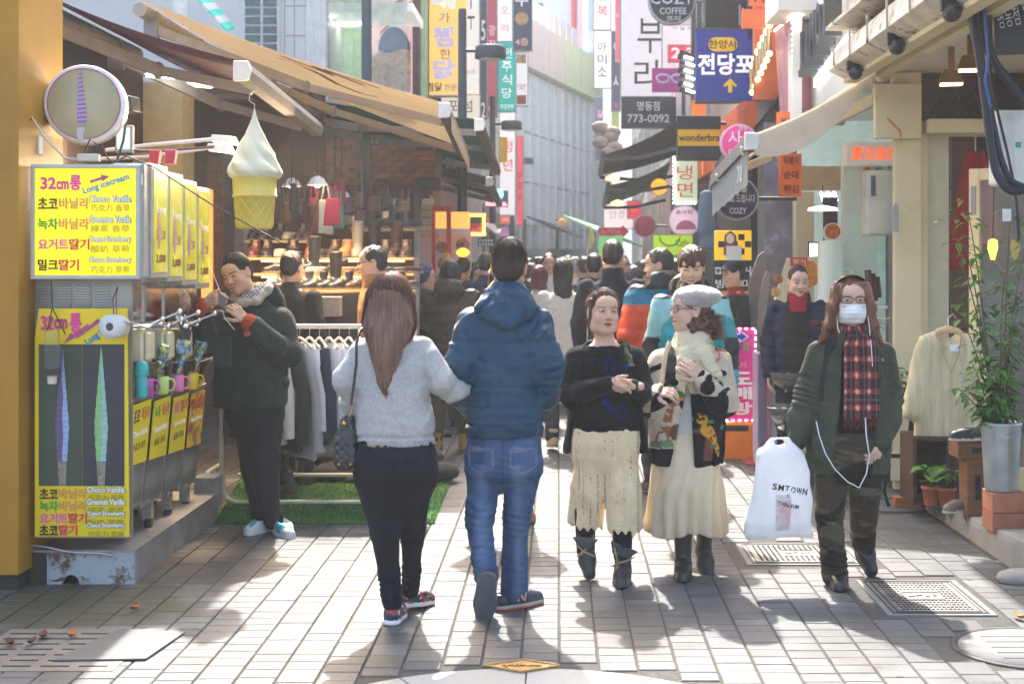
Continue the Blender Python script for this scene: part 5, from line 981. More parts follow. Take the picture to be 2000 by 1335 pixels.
rr_=random.Random(9);m=MB();st_=MB()
for i in range(16):
    a=rr_.uniform(0,6.28);lean=rr_.uniform(.05,.22);hgt=rr_.uniform(.5,1.45)if i>5 else rr_.uniform(.25,.5);pts=[Vector((.04*math.cos(a),.04*math.sin(a),.3))+Vector((math.cos(a)*lean*q*q*1.2-.07*q,math.sin(a)*lean*q*q,hgt*q))for q in[j/7 for j in range(8)]]
    st_.tube(pts,[.006*(1-.08*j)for j in range(8)],5,cap=False)
    for j in range(2,8):
        for _ in range(7):
            b_=rr_.uniform(0,6.28);leaf(m,pts[j].lerp(pts[j-1],rr_.random())+Vector((math.cos(b_),math.sin(b_),0))*.03,(math.cos(b_),math.sin(b_),rr_.uniform(-.2,.5)),rr_.uniform(.05,.1),rr_.uniform(.011,.02),rr_.randrange(3),.5)
m.build('leaves',LEAFG,bn_);st_.build('stems',M('thin brown stem',lin('5a4a30'),.7),bn_)
for k in range(2):
    o=MB().bx(-.1,.1,-.1,.1,-.055,.055).build('red_brick',BRK,loc=(PX(1962,8.2),8.2,.245-.115*(k==1)),bev=.004);o.location.z=.3 if k==0 else .187;tag(o,('upper red brick under the steel bin','lower red brick under the steel bin')[k],'brick','bricks under the steel bin')
o=MB().bx(-.12,.1,-.05,.05,0,.07).build('orange_brick',M('orange brick',lin('c4793f'),.8),loc=(PX(1765,9.9),9.7,0),bev=.006);tag(o,'orange brick lying at the foot of the pillar','brick')
t=thing('window_planter','small grey planter with leafy plants on the pillar side, behind the masked woman','planter',P(1765,770,10.0));MB().bx(-.09,.09,-.06,.06,-.07,.05).build('trough',M('dark grey trough',lin('4a4f52'),.6),t,bev=.01);m=MB()
for i in range(40):a=rr_.uniform(0,6.28);leaf(m,(rr_.uniform(-.07,.07),rr_.uniform(-.04,.04),.05+rr_.uniform(0,.14)),(math.cos(a),math.sin(a),.5),.07,.02,rr_.randrange(3),.6)
m.build('leaves',LEAFG,t);MB().bx(-.02,.02,.06,.2,-.05,.0).build('bracket',DGREY,t)
o=thing('stone_block_wall','pale block pier at the right edge beside the steel bin','wall',(2.66,7.7,.2))
for k in range(5):MB().bx(0,.4,0,.3,.125*k,.125*k+.119).build('block',M('pale block',lin('cfc4a4'),.8,bump=.4),o,bev=.006)
# mint shop
ms=thing('mint_shop','white and mint shop front with orange Chinese characters beside the pillar','building');Ym=11.4;MINT=M('pale mint panel',lin('d3e0cf'),.4,nz=.05);WALLW=M('warm white wall',lin('e4e1d8'),.5,nz=.05,sc=2)
box('white_wall',2.32,5,Ym-.2,14.5,3.0,8,WALLW,ms);box('mint_panel',PX(1648,Ym),PX(1712,Ym),Ym,Ym+.1,0,PZ(322,Ym),MINT,ms);box('inner_back',2.3,4.2,13.6,13.7,0,3,M('pale aqua wall',lin('b9d2cc'),.5,emit=.1),ms)
box('glass_pane',PX(1695,Ym),2.75,Ym+.12,Ym+.13,.2,2.6,M('clear shop glass',(.8,.9,.85),.03,trans=.92,bump=0),ms);box('door_post',PX(1736,Ym),PX(1746,Ym),Ym-.02,Ym+.11,0,2.6,GREY,ms)
box('fascia_box',PX(1642,Ym),PX(1745,Ym),Ym-.25,Ym-.05,PZ(326,Ym),PZ(282,Ym),M('white sign box',lin('d0cec8'),.4,emit=.04),ms);text('魔法森林',(PX(1696,Ym),Ym-.256,PZ(304,Ym)),M('glowing orange letters',lin('f0622a'),.4,emit=.2),ms,w=PX(1742,Ym)-PX(1650,Ym),h=PZ(290,Ym)-PZ(318,Ym),bold=.015)
for k,c in enumerate(('d97a3a','e0b48a','5a8a94','d0cfc8')):box('striped_tile',PX(1685+12*k,Ym),PX(1695+12*k,Ym),Ym-.06,Ym-.003,PZ(333,Ym),PZ(327,Ym),flat(c),ms)
t=thing('electric_cabinet','plain beige electric cabinet mounted beside the cream pillar','cabinet',(PX(1720,10.7),10.6,PZ(397,10.7)));w,h=33*10.7/F,63*10.7/F;MB().bx(-w,w,0,.2,-h,h).build('case',M('beige cabinet',lin('c6c3b2'),.5),t,bev=.008);box('door_leaf',-w+.015,w-.015,-.012,-.0005,-h+.015,h-.015,M('beige cabinet'),t,bev=.003);MB().bx(-w+.03,-w+.06,-.03,-.012,.05,.2).build('lock',DGREY,t,bev=.004)
t=thing('pillar_tag','small dark pointed plate fixed on the edge of the cream pillar','plate',P(1750,425,10.3));MB().prism([(-.02,-.1),(.02,-.1),(.02,.08),(0,.11),(-.02,.08)],(0,0,0),(1,0,0),(0,0,1),(0,.012,0)).build('plate',GREY,t)
t=thing('orange_tape','strip of peeling orange tape on the pillar head','tape',P(1745,240,10.28));MB().prism([(-.04,.04),(.06,-.06),(.05,-.07),(-.045,.025)],(0,0,0),(1,0,0),(0,0,1),(0,.003,0)).prism([(.045,-.06),(.058,-.06),(.056,-.18)],(0,0,0),(1,0,0),(0,0,1),(0,.003,0)).build('strip',flat('d0702a'),t)
# letters standing off the white wall, lit from behind
t=thing('letter_sign','row of dark three dimensional letters lit from behind on the white wall','letter sign',(2.3,11.2,0))
ys=[11.4,11.68,11.96,12.24,12.52]
for k,c in enumerate('TOMAJ'[::1]):
    y=ys[k];o=text(c,(-.1,y-11.2,3.66-.045*k),DGREY,t,w=.21,h=.38,rot=RIGHTW,bold=.03,ext=.07)
m=MB()
for k in range(22):m.bx(-.02,-.001,.1+.065*k,.13+.065*k,3.38-.008*k,3.46-.008*k)
m.build('led_strip',M('white led',(.9,.95,1),.4,emit=1),t)
t=thing('pink_board','faded pink side sign board edged with small bulbs','sign',(0,0,0));Yb_=13.2;BUL=M('white bulb',(1,.97,.85),.4,emit=1.4)
pb=MB().hexa([P(1524,230,13.9),P(1550,214,12.9),P(1552,214,12.9)+Vector((.2,.15,0)),P(1524,230,13.9)+Vector((.25,0,0))],[P(1513,62,13.9),P(1545,38,12.9),P(1547,38,12.9)+Vector((.2,.15,0)),P(1513,62,13.9)+Vector((.25,0,0))]).build('board',M('faded pink print',lin('c98a92'),.5,nz=.25,sc=3,wear=lin('d9a8ac'),wsc=4),t)
box('white_return',PX(1548,12.85),PX(1566,12.85),12.84,13.1,PZ(240,12.85),PZ(33,12.85),WALLW,t)
m=MB()
for k in range(12):a=k/11;m.ball(P(1513+32*a,60-25*a,13.88-1.0*a),.013,6,m=4);m.ball(P(1524+26*a,233-18*a,13.88-1.0*a),.013,6,m=4)
for k in range(16):m.ball(P(1546+.4*k,45+11*k,12.86),.009,6,m=4)
tag(m.build('bulb_row',BUL,t),kind='stuff')
for nm,lab,px0,px1,py0,py1,Y,s in(('orange_sign','upright orange sign with dark lettering under the pink board',1520,1551,218,272,13.0,('분식',)),('orange_menu_sign','orange sign with dark rows of lettering beside the cream awning',1524,1566,300,383,12.3,('떡볶이','순대','튀김'))):
    t=thing(nm,lab,'sign',(PX((px0+px1)/2,Y),Y,0));w=(px1-px0)/2*Y/F;MB().bx(-w,w,0,.12,PZ(py1,Y),PZ(py0,Y)).build('case',flat('e8743a'),t,bev=.004)
    for k,q in enumerate(s):text(q,(0,-.004,PZ(py0+(k+.5)*(py1-py0)/len(s),Y)),flat('7a3a24'),t,w=w*1.4,h=(py1-py0)/len(s)*Y/F*.6,bold=.02)
t=thing('orange_sign','orange fascia sign with dark figures at the top beside the downlight box','sign',(PX(1490,14),14,0));MB().bx(-.2,.22,0,.1,PZ(54,14),PZ(18,14)).bx(-.14,.14,-.03,-.001,PZ(12,14),PZ(-40,14)).build('case',flat('e0703a'),t);text('72/',(0,-.033,PZ(-2,14)),flat('5a2a1a'),t,w=.2,h=.08)
t=thing('downlight_box','white soffit box with a square downlight above the letter sign','soffit box',(0,0,0));box('case',PX(1520,12.5),2.8,12.5,13.3,PZ(20,12.5),4.4,WALLW,t);box('lamp',PX(1545,12.8),PX(1565,12.8),12.7,12.95,PZ(20,12.5)-.012,PZ(20,12.5)-.001,M('cool lamp 6',(1,1,1),.4,emit=2),t)
box('yellow_light_strip',2.31,2.3195,10.9,10.95,3.35,5,M('amber strip',lin('f0b62a'),.4,emit=2),ms)
# cream awning
ca=awning('cream_awning','cream cloth awning with a dark valance over the mint shop',10.55,13.0,2.42,3.05,1.44,2.56,2.40,M('cream awning cloth',lin('eae3d3'),.75,nz=.08,tl=.45,bump=.1),M('cream awning metal',lin('d4cbb6'),.5,.1),arms=((.06,0),(.75,0)),roll=.05)
MB().sheet([[(1.41,10.6+2.4*i/16,2.5-.16*i/16-.26*q-.012*math.sin(i*2.1)*q)for q in(0,.5,1)]for i in range(17)],th=.004).build('valance',M('slate valance',lin('a9b0ae'),.7,tl=.3),ca);MB().sheet([[(1.46+.94*j/8,10.53-.01*q,2.6+.53*j/8-.05*math.sin(PI*j/8)-q*(.05+.2*math.sin(PI*min(1,j/8+.12))**.7))for j in range(9)]for q in(0,.33,.66,1)],th=.004).build('side_flap',MATS['cream awning cloth'],ca);text('70',(1.402,11.0,2.34),flat('d8dcd8'),ca,w=.3,h=.14,rot=RIGHTW)
# flat signs facing the camera
SRIM=M('weathered sign rim',(.3,.3,.3),.5,.4,nz=.3,sc=6)
def sign(nm,lab,px0,px1,py0,py1,Y,col,lines=(),dep=.12,cat='sign',frame=None,emit=.14,arm=None,rz=0,post=False):
    """rectangular sign; lines are (text, px, py, width, height, colour[, vertical, bold])"""
    cx=(px0+px1)/2;t=thing(nm,lab,cat,(PX(cx,Y),Y,0),rz);w=(px1-px0)/2*Y/F;z0,z1=PZ(py1,Y),PZ(py0,Y);u_=Y/F
    b=MB().bx(-w,w,0,dep,z0,z1).build('panel',col if not isinstance(col,str)else flat(col,None if not emit else 'lit panel '+col,emit),t,bev=.004)
    if frame:f_=MB().bx(-w-.012,w+.012,-.004,dep+.004,z1+.001,z1+.02).bx(-w-.012,w+.012,-.004,dep+.004,z0-.02,z0-.001).build('frame',frame,t)
    if not frame and cat=='sign' and lines:
        q_=max(.012,1.6*u_);MB().bx(-w-q_,w+q_,-.006,dep*.7,z1+.001,z1+q_).bx(-w-q_,w+q_,-.006,dep*.7,z0-q_,z0-.001).bx(-w-q_,-w-.001,-.006,dep*.7,z0,z1).bx(w+.001,w+q_,-.006,dep*.7,z0,z1).build('rim',SRIM,t)
    for l in lines:
        s,px,py,wp,hp,c=l[:6];v=len(l)>6 and l[6]
        text(s,((px-cx)*u_,-.004,PZ(py,Y)),flat(c,'lit '+c,.1),t,w=wp*u_ if wp else None,h=hp*u_ if hp else None,vert=v,bold=l[7]if len(l)>7 else .01,ext=.003)
    if arm:MB().tube([(w*arm,dep/2,z1-.08),(w*arm+arm*.5,dep/2,z1-.08)],.02).tube([(w*arm,dep/2,z0+.08),(w*arm+arm*.5,dep/2,z0+.08)],.02).build('bracket',DGREY,t)
    return t
def disc_sign(nm,lab,px,py,rpx,Y,col,rim,lines,emit=.12,dep=.1,arm=1):
    t=thing(nm,lab,'sign',P(px,py,Y));r=rpx*Y/F;u_=Y/F
    MB().lathe([(r*.9,-dep/2),(r,-dep/2),(r,dep/2),(r*.9,dep/2)],40,rot=(R(90),0,0)).build('rim',flat(rim),t);MB().lathe([(.001,dep/2+.004),(r*.9,dep/2+.004),(r*.905,dep/2)],40,rot=(R(90),0,0),caps=False).build('face',flat(col,None if not emit else 'lit panel '+col,emit),t)
    for s,x_,y_,wp,hp,c in lines:text(s,((x_-px)*u_,-dep/2-.007,(py-y_)*u_),flat(c),t,w=wp*u_,h=hp*u_,bold=.01,ext=.002)
    if arm:MB().tube([(r*arm,0,0),(r*arm+.35*arm,0,0)],.02).build('bracket',DGREY,t)
    return t
t=sign('pawn_shop_sign','navy sign with a yellow oval, large white lettering and a yellow arrow',1360,1471,58,197,15,'1b2c78',(('한양사',1412,87,56,17,'2a2a2a'),('전당포',1417,126,108,42,'f2f4f8',False,.03)),arm=1,frame=DGREY)
u=15/F;cx=1415.5;MB().prism([(26*u*math.copysign(1,math.cos(a))*.55+14*u*math.cos(a),14*u*math.sin(a))for a in[i*PI/12+.01 for i in range(24)]],(PX(1412,15)-PX(cx,15),-.003,PZ(87,15)),(1,0,0),(0,0,1),(0,.0025,0)).build('oval',flat('f2cf2a'),t)
MB().prism([(-4*u,-14*u),(4*u,-14*u),(4*u,2*u),(9*u,-3*u),(14*u,-1*u),(0,14*u),(-14*u,-1*u),(-9*u,-3*u),(-4*u,2*u)],(PX(1426,15)-PX(cx,15),-.006,PZ(167,15)),(1,0,0),(0,0,1),(0,.005,0)).build('arrow',flat('f2cf2a'),t)
t=sign('black_box','black box with three pale bars above the pawn shop sign',1378,1470,-25,56,15.2,'17181c',(),dep=.3,cat='sign')
for k in range(3):box('pale_bar',PX(1443+6*k,15.2)-PX(1424,15.2),PX(1446+6*k,15.2)-PX(1424,15.2),-.01,-.001,PZ(50-2*k,15.2),PZ(10+6*k,15.2),flat('b9c0c4'),t)
t=sign('lingerie_sign','black square sign with a yellow band under the pawn shop sign',1323,1408,226,313,16,'15181d',(),dep=.15,arm=1);u=16/F
bd_=box('band',PX(1324,16)-PX(1365.5,16),PX(1407,16)-PX(1365.5,16),-.006,-.0005,PZ(285,16),PZ(253,16),flat('f6c70c'),t);text('wonderbra',(0,-.01,PZ(269,16)),flat('1a1408'),bd_,w=80*u,h=14*u,bold=.015)
t=sign('restaurant_sign','tall white restaurant sign with black brush lettering and a black foot',1213,1312,-60,188,24,'d9d3d6',(('부',1270,70,50,68,'26262a',False,.0),('리',1262,148,46,62,'26262a',False,.0)),dep=.25);u=24/F
f_=box('foot_panel',PX(1214,24)-PX(1262.5,24),PX(1320,24)-PX(1262.5,24),-.05,.2,PZ(250,24),PZ(190,24),flat('2e3238'),t);text('명동점',(PX(1266,24)-PX(1262.5,24),-.056,PZ(208,24)),flat('e8e8ea'),f_,w=44*u,h=18*u,bold=.015);text('773-0092',(PX(1266,24)-PX(1262.5,24),-.056,PZ(232,24)),flat('e8e8ea'),f_,w=82*u,h=16*u,bold=.01)
sign('glasses_backboard','pale lilac board behind the red floor number sign',1294,1372,50,135,22.4,'ddd5da',(('기 일 마 별',1340,56,54,7,'7a7478'),),dep=.1)
sign('floor_number_sign','red rounded sign with white floor numbers',1306,1358,89,120,22,'e23a4e',(('2·3',1333,104,44,22,'f6f2f2',False,.03),),dep=.1)
t=sign('glasses_sign','purple sign with a white pair of glasses on it',1274,1358,133,179,21.5,'8e2c78',(),dep=.12);u=21.5/F
for s,px in((0,1295),(1,1324)):MB().tube([((px-1316)*u+(13*u)*math.cos(a)*(1 if math.sin(a)>0 else .9),-.02,PZ(153,21.5)+9*u*math.sin(a)*(1 if math.sin(a)<0 else .75))for a in[i*PI/9 for i in range(19)]],2.2*u,6).build('glasses_rim',flat('f4f2f6'),t)
MB().tube([((1308-1316)*u,-.02,PZ(151,21.5)),((1311-1316)*u,-.02,PZ(151,21.5))],2*u,6).tube([((1337-1316)*u,-.02,PZ(149,21.5)),((1350-1316)*u,-.02,PZ(147,21.5))],2*u,6).build('bridge',flat('f4f2f6'),t)
disc_sign('coffee_sign','round dark coffee shop sign cut by the top of the picture',1312,3,47,20,'20242c','c8ccd0',(('COZY',1312,-2,84,24,'e8eaec'),('COFFEE',1314,23,52,13,'e8eaec'),('코지',1314,38,28,11,'e8eaec')))
disc_sign('fortune_sign','round pink sign with white lettering above the cream awning',1443,280,37,14,'c93a7e','e6c0d2',(('멘토',1450,250,18,10,'f6e6ee'),('사주',1448,270,54,28,'f8f2f5'),('미팅',1440,299,36,16,'f6e6ee')))
disc_sign('cake_sign','round dark blue sign with white lettering below the cream awning',1438,388,43,13,'1f2a42','a8b0bc',(('케익을',1438,369,40,15,'e8ecf2'),('무료로 드립니다',1440,388,66,16,'e8ecf2'),('COZY',1440,412,33,12,'e8ecf2')))
disc_sign('maroon_sign','small round maroon sign beyond the lime board',1259,441,22,25,'8a3a48','c8b0b4',(('사주',1259,441,22,12,'b06a74'),));disc_sign('pale_pink_sign','large pale pink round sign with a pink semicircle',1336,432,32,19,'e9c6d0','d8b8c4',(('솜사탕',1336,414,34,9,'b86a80'),));u=19/F
MB().prism([(20*u*math.cos(i*PI/10),18*u*math.sin(i*PI/10))for i in range(11)],P(1340,448,18.93),(1,0,0),(0,0,1),(0,.006,0)).build('pink_semicircle',flat('e07a94'),bpy.data.objects['pale_pink_sign'],loc=-P(1336,432,19))
disc_sign('amber_sign','small round amber sign under the dark right hand awnings',1287,365,17,22,'f0a82a','e8d8b0',(('치킨',1287,361,24,9,'fff2d0'),('호프',1287,372,18,8,'fff2d0')),emit=.4)
t=sign('noodle_sign','upright pale green sign with red lettering edged by white lights',1318,1362,312,392,17,'b8cfae',(('냉',1337,337,30,28,'d03a34',False,.0),('면',1338,371,30,28,'d03a34',False,.0)),dep=.2,frame=WHITE);u=17/F;m=MB()
for k in range(12):m.bx((1314-1340)*u,(1317-1340)*u,-.03,-.01,PZ(398-8*k,17),PZ(394-8*k,17))
for k in range(6):m.bx((1320+7*k-1340)*u,(1324+7*k-1340)*u,-.03,-.01,PZ(399,17),PZ(396,17))
tag(m.build('edge_lights',BUL,t),kind='stuff')
t=thing('flood_light_rack','stack of flood lights on a pole beside the pawn shop sign','flood lights',(PX(1335,18),18,0));u=18/F;MB().tube([(0,0,PZ(230,18)),(0,0,PZ(105,18))],.025).build('pole',DGREY,t)
for k in range(6):b_=MB().ob(((4+3*(k%2))*u,-.06,PZ(112+13*k,18)),(30*u,.12,9*u),rot=(R(-25),R(18),0)).build('lamp_head',DGREY,t);MB().ob(((8+3*(k%2))*u,-.14,PZ(116+13*k,18)),(18*u,.01,4*u),rot=(R(-25),R(18),0)).build('lens',M('cool lamp 3',(.9,1,1),.4,emit=1),b_)
t=thing('bulb_cluster','row of upright chrome tubes with warm bulbs beside the pink board','lamp cluster',(0,0,0));GB=M('warm bulb gold',(1,.72,.35),.3,emit=1.6)
for k in range(7):
    a=k/6;p_=P(1468+34*a,185-75*a,14.8-.9*a);MB().tube([p_,p_+Vector((.0,0,.32))],.028,10).build('chrome_tube',M('gold chrome',lin('c9a878'),.15,1,bump=0),t);MB().ball(p_+Vector((0,-.03,.3)),.035).build('bulb',GB,t);MB().ball(p_+Vector((0,-.03,.02)),.03).build('bulb',GB,t)
for nm,px0,px1,py0,py1,Y,c,lab in(('orange_board',1352,1380,196,232,19,'e07a2a','orange panel under the pawn shop sign, left of the blue grey one'),('blue_grey_panel',1380,1402,196,360,19.2,'5f7a94','blue grey panel under the pawn shop sign'),('magenta_panel',1402,1442,192,300,19.3,'b04ab0','magenta panel under the pawn shop sign'),('amber_board',1443,1460,190,240,19.4,'e8a03a','amber panel right of the magenta one'),('small_orange_panel',1372,1392,316,340,18.6,'e88a3a','small orange panel below the black square sign')):sign(nm,lab,px0,px1,py0,py1,Y,c,(),dep=.1,cat='panel')
def rawning(lab,a,b,c,d,Ya,Yb,cloth):
    """right hand awning from wall edge a-b to front edge d-c, near and far depth"""
    t=thing('dark_awning',lab,'awning',(0,0,0));w0,w1,f0,f1=P(*a,Ya),P(*b,Yb),P(*c,Ya),P(*d,Yb)
    MB().sheet([[w0.lerp(f0,j/6).lerp(w1.lerp(f1,j/6),i/6)+Vector((0,0,-.05*math.sin(PI*j/6)))for j in range(7)]for i in range(7)],th=.01).build('cloth',cloth,t);MB().bar(f0,f1,.06,.09).build('front_bar',DGREY,t)
    for q in(0,1):e_=(w0 if not q else w1).lerp(f0 if not q else f1,.5)+Vector((0,.1,-.25));MB().bar((w0 if not q else w1)+Vector((0,0,-.35)),e_,.04,.05).bar(e_,(f0 if not q else f1)+Vector((0,0,-.05)),.04,.05).build('folding_arm',DGREY,t)
    for j in range(3):MB().sheet([[w0.lerp(f0,.2+.25*j).lerp(w1.lerp(f1,.2+.25*j),i)+Vector((0,0,-.06-.05*q))for q in(0,1)]for i in(0,1)]).build('batten',DGREY,t)
    return t
BLKC=M('black awning cloth',lin('2c3036'),.8,nz=.1,tl=.15)
rawning('black awning beyond the black square sign',(1322,238),(1325,300),(1178,302),(1172,340),19,22.5,BLKC);rawning('dark green awning below the black one on the right',(1308,318),(1300,350),(1188,362),(1180,400),21,24,GREENC);rawning('long dark awning running behind the round pink sign',(1545,150),(1500,230),(1428,296),(1400,330),14.2,16.5,BLKC)
for k,(px,py)in enumerate(((1196,347),(1206,396))):tag(MB().lathe([(.001,-.05),(.09,-.03),(.1,0),(.02,.04)],14,caps=False).build('awning_lamp',M('amber lamp',lin('f0a84a'),.4,emit=2.5),loc=P(px,py,20+k),),('amber lamp hanging under the black right hand awning','amber lamp hanging under the green right hand awning')[k],'lamp')
t=thing('grey_coat','grey blue coat hanging high beside the round dark blue sign','coat',P(1386,430,15));u=15/F
sdf_obj('cloth',lambda p:smin(stack(p,[(-58*u,0,0,22*u,.07),(0,0,0,16*u,.06),(50*u,0,0,12*u,.05),(58*u,0,0,5*u,.03)]),rc(p,(-9*u,0,48*u),(-14*u,-.03,-20*u),.06,.06),.04)-.01*wav(p,20,4,(1,1,.2)),(-.2,-.2,-.34),(.2,.2,.36),.02,M('grey blue wool',lin('6a7c8c'),.9),t);MB().tube([(0,0,57*u),(0,0,75*u)],.008).build('hook',STEEL,t)
sign('drawing_sign','white sign with a fine grey drawing behind the green arrow box',1180,1236,396,446,27,'e8e2e6',(('안경',1205,418,30,16,'b8aab4'),),dep=.1);sign('red_square_sign','red square sign beside the white drawing sign',1226,1252,393,426,26,'d8384a',(('옷',1239,410,14,12,'e8707a'),),dep=.1)
t=sign('lime_sign','lime green sign board with a dark curved line and script',1276,1352,459,498,17.5,'a8cf2a',(('Cafe',1332,474,26,14,'6b7a2a'),),dep=.1,post=True);u=17.5/F;MB().tube([((1308-1314)*u+20*u*math.cos(a),-.012,PZ(462,17.5)+18*u*math.sin(a))for a in[PI+i*PI/8 for i in range(9)]],.008,5).build('curved_line',flat('5a5f3a'),t);MB().bx(-.2,-.16,.02,.06,0,PZ(499,17.5)).bx(.16,.2,.02,.06,0,PZ(499,17.5)).build('post',GREY,t)
t=sign('green_box_sign','green box sign with a red arrow board on top',1170,1216,461,500,26,'6fc06a',(),dep=.3);u=26/F;ar=MB().prism([(-25*u,-8*u),(22*u,-8*u),(22*u,-13*u),(36*u,0),(22*u,13*u),(22*u,8*u),(-25*u,8*u)],(0,-.02,PZ(452,26)),(1,0,0),(0,0,1),(0,.05,0)).build('arrow_board',flat('e04a50'),t);text('노래방',(0,-.024,PZ(452,26)),flat('f0a0a0'),ar,w=38*u,h=9*u);MB().bx(-.03,.03,.1,.16,0,PZ(501,26)).build('post',GREY,t)
# yellow and black A frame poster, cut-out boards, pink OPEN board
t=sign('checker_poster','yellow and black checkered poster stand with a long haired woman holding a white card',1396,1468,450,508,13.4,'e8b81a',(),dep=.05);u=13.4/F;par=t;c0=1432
for i in range(5):
    for j in range(3):
        if(i+j)%2:box('dark_check',(1403+13*i-c0)*u,(1415+13*i-c0)*u,-.004,-.0008,PZ(470+14*j-1,13.4),PZ(457+14*j,13.4),flat('2a2a20'),t)
wf_=MB().prism([(8*u*math.cos(a),10*u*math.sin(a))for a in[i*PI/8 for i in range(16)]],((1426-c0)*u,-.0075,PZ(466,13.4)),(1,0,0),(0,0,1),(0,.002,0)).build('face_print',flat('e8cdb4'),t);MB().prism([(-14*u,-30*u),(-12*u,8*u),(0,18*u),(11*u,8*u),(13*u,-26*u)],((1427-c0)*u,-.0052,PZ(468,13.4)),(1,0,0),(0,0,1),(0,.0015,0)).build('hair_print',flat('6b4a3a'),t)
box('card_print',(1418-c0)*u,(1448-c0)*u,-.012,-.010,PZ(508,13.4),PZ(480,13.4),flat('e8e6e4'),t);fp=box('foot_panel',(1394-c0)*u,(1470-c0)*u,0,.05,PZ(568,13.4),PZ(509,13.4),flat('24262c'),t);text('미근 거',(0,-.004,PZ(530,13.4)),flat('eceef0'),fp,w=70*u,h=20*u,bold=.02);text('방문 미',(0,-.004,PZ(554,13.4)),flat('eceef0'),fp,w=70*u,h=18*u,bold=.02);box('yellow_edge',(1394-c0)*u,(1470-c0)*u,-.004,.05,PZ(577,13.4),PZ(569,13.4),flat('e8b81a'),t);MB().bx(-.3,-.26,0,.05,0,PZ(578,13.4)).bx(.26,.3,0,.05,0,PZ(578,13.4)).build('leg',YEL,t)
for k,(pts,Y)in enumerate((([(1450,640),(1458,590),(1466,540),(1480,500),(1492,490),(1500,498),(1498,530),(1490,545),(1488,575),(1478,610),(1476,640)],12.8),([(1476,640),(1482,595),(1490,548),(1498,528),(1504,532),(1504,560),(1498,600),(1494,640)],12.6))):
    o=MB().prism([(PX(a,Y),PZ(b,Y))for a,b in pts]+[(PX(pts[-1][0],Y),0),(PX(pts[0][0],Y),0)],(0,Y,0),(1,0,0),(0,0,1),(0,.04,0)).build('cutout_board',M('grey cutout board',lin('8b857f'),.6),bev=.006);tag(o,('taller grey cut-out board standing behind the pink board','shorter grey cut-out board standing behind the pink board')[k],'board')
Y=12.0;u=Y/F;c0=1448;t=thing('open_board','bright pink pavement board with an arrow, coloured lettering and white Korean characters','A-board',(PX(c0,Y),Y,0));PK=M('hot pink print',lin('e23a9a'),.4,nz=.03);z=lambda py:PZ(py,Y)
pn=box('panel',(1412-c0)*u,(1477-c0)*u,0,.06,z(822),z(640),PK,t);m=MB()
for k in range(14):m.bx((1413-c0)*u,(1416-c0)*u,-.012,-.001,z(645+13*k+6),z(645+13*k));m.bx((1474-c0)*u,(1477-c0)*u,-.012,-.001,z(645+13*k+6),z(645+13*k))
for k in range(5):m.bx((1416+13*k-c0)*u,(1421+13*k-c0)*u,-.012,-.001,z(643),z(640));m.bx((1416+13*k-c0)*u,(1421+13*k-c0)*u,-.012,-.001,z(822),z(819))
tag(m.build('edge_lights',BUL,t),kind='stuff')
MB().prism([(-16*u,-4*u),(4*u,-4*u),(4*u,-9*u),(17*u,0),(4*u,9*u),(4*u,4*u),(-16*u,4*u)],((1442-c0)*u,-.004,z(657)),(1,0,0),(0,0,1),(0,.003,0)).build('arrow',flat('2a4ac0'),pn);MB().prism([(-20*u,-6.5*u),(1*u,-6.5*u),(1*u,-13*u),(21*u,0),(1*u,13*u),(1*u,6.5*u),(-20*u,6.5*u)],((1442-c0)*u,-.0022,z(657)),(1,0,0),(0,0,1),(0,.0015,0)).build('arrow_edge',flat('f4eef4'),pn)
for k,(c,cc_)in enumerate(zip('OPEN',('3a9ad0','3a9ad0','8a4ab0','6fb83a'))):text(c,((1424+11*k-c0)*u,-.004,z(677)),flat(cc_),pn,w=10*u,h=14*u,bold=.03)
text('PLUS',((1440-c0)*u,-.004,z(712)),flat('f2c0dc'),pn,w=38*u,h=9*u)
for c,py in(('도',738),('매',767),('방',797)):text(c,((1449-c0)*u,-.004,z(py)),flat('f8f4f6'),pn,w=40*u,h=25*u,bold=.04)
box('base',(1405-c0)*u,(1480-c0)*u,-.05,.2,0,z(826),M('orange base',lin('e8892a'),.5),t,bev=.006);box('base_slot',(1412-c0)*u,(1460-c0)*u,-.055,-.0505,z(840),z(829),BLACK,t)
tag(box('red_mat',PX(1440,12.2),PX(1500,12.2),11.6,12.4,.002,.012,M('dull red mat',lin('a84a54'),.9)),'dull red mat on the paving beside the pink board','mat')
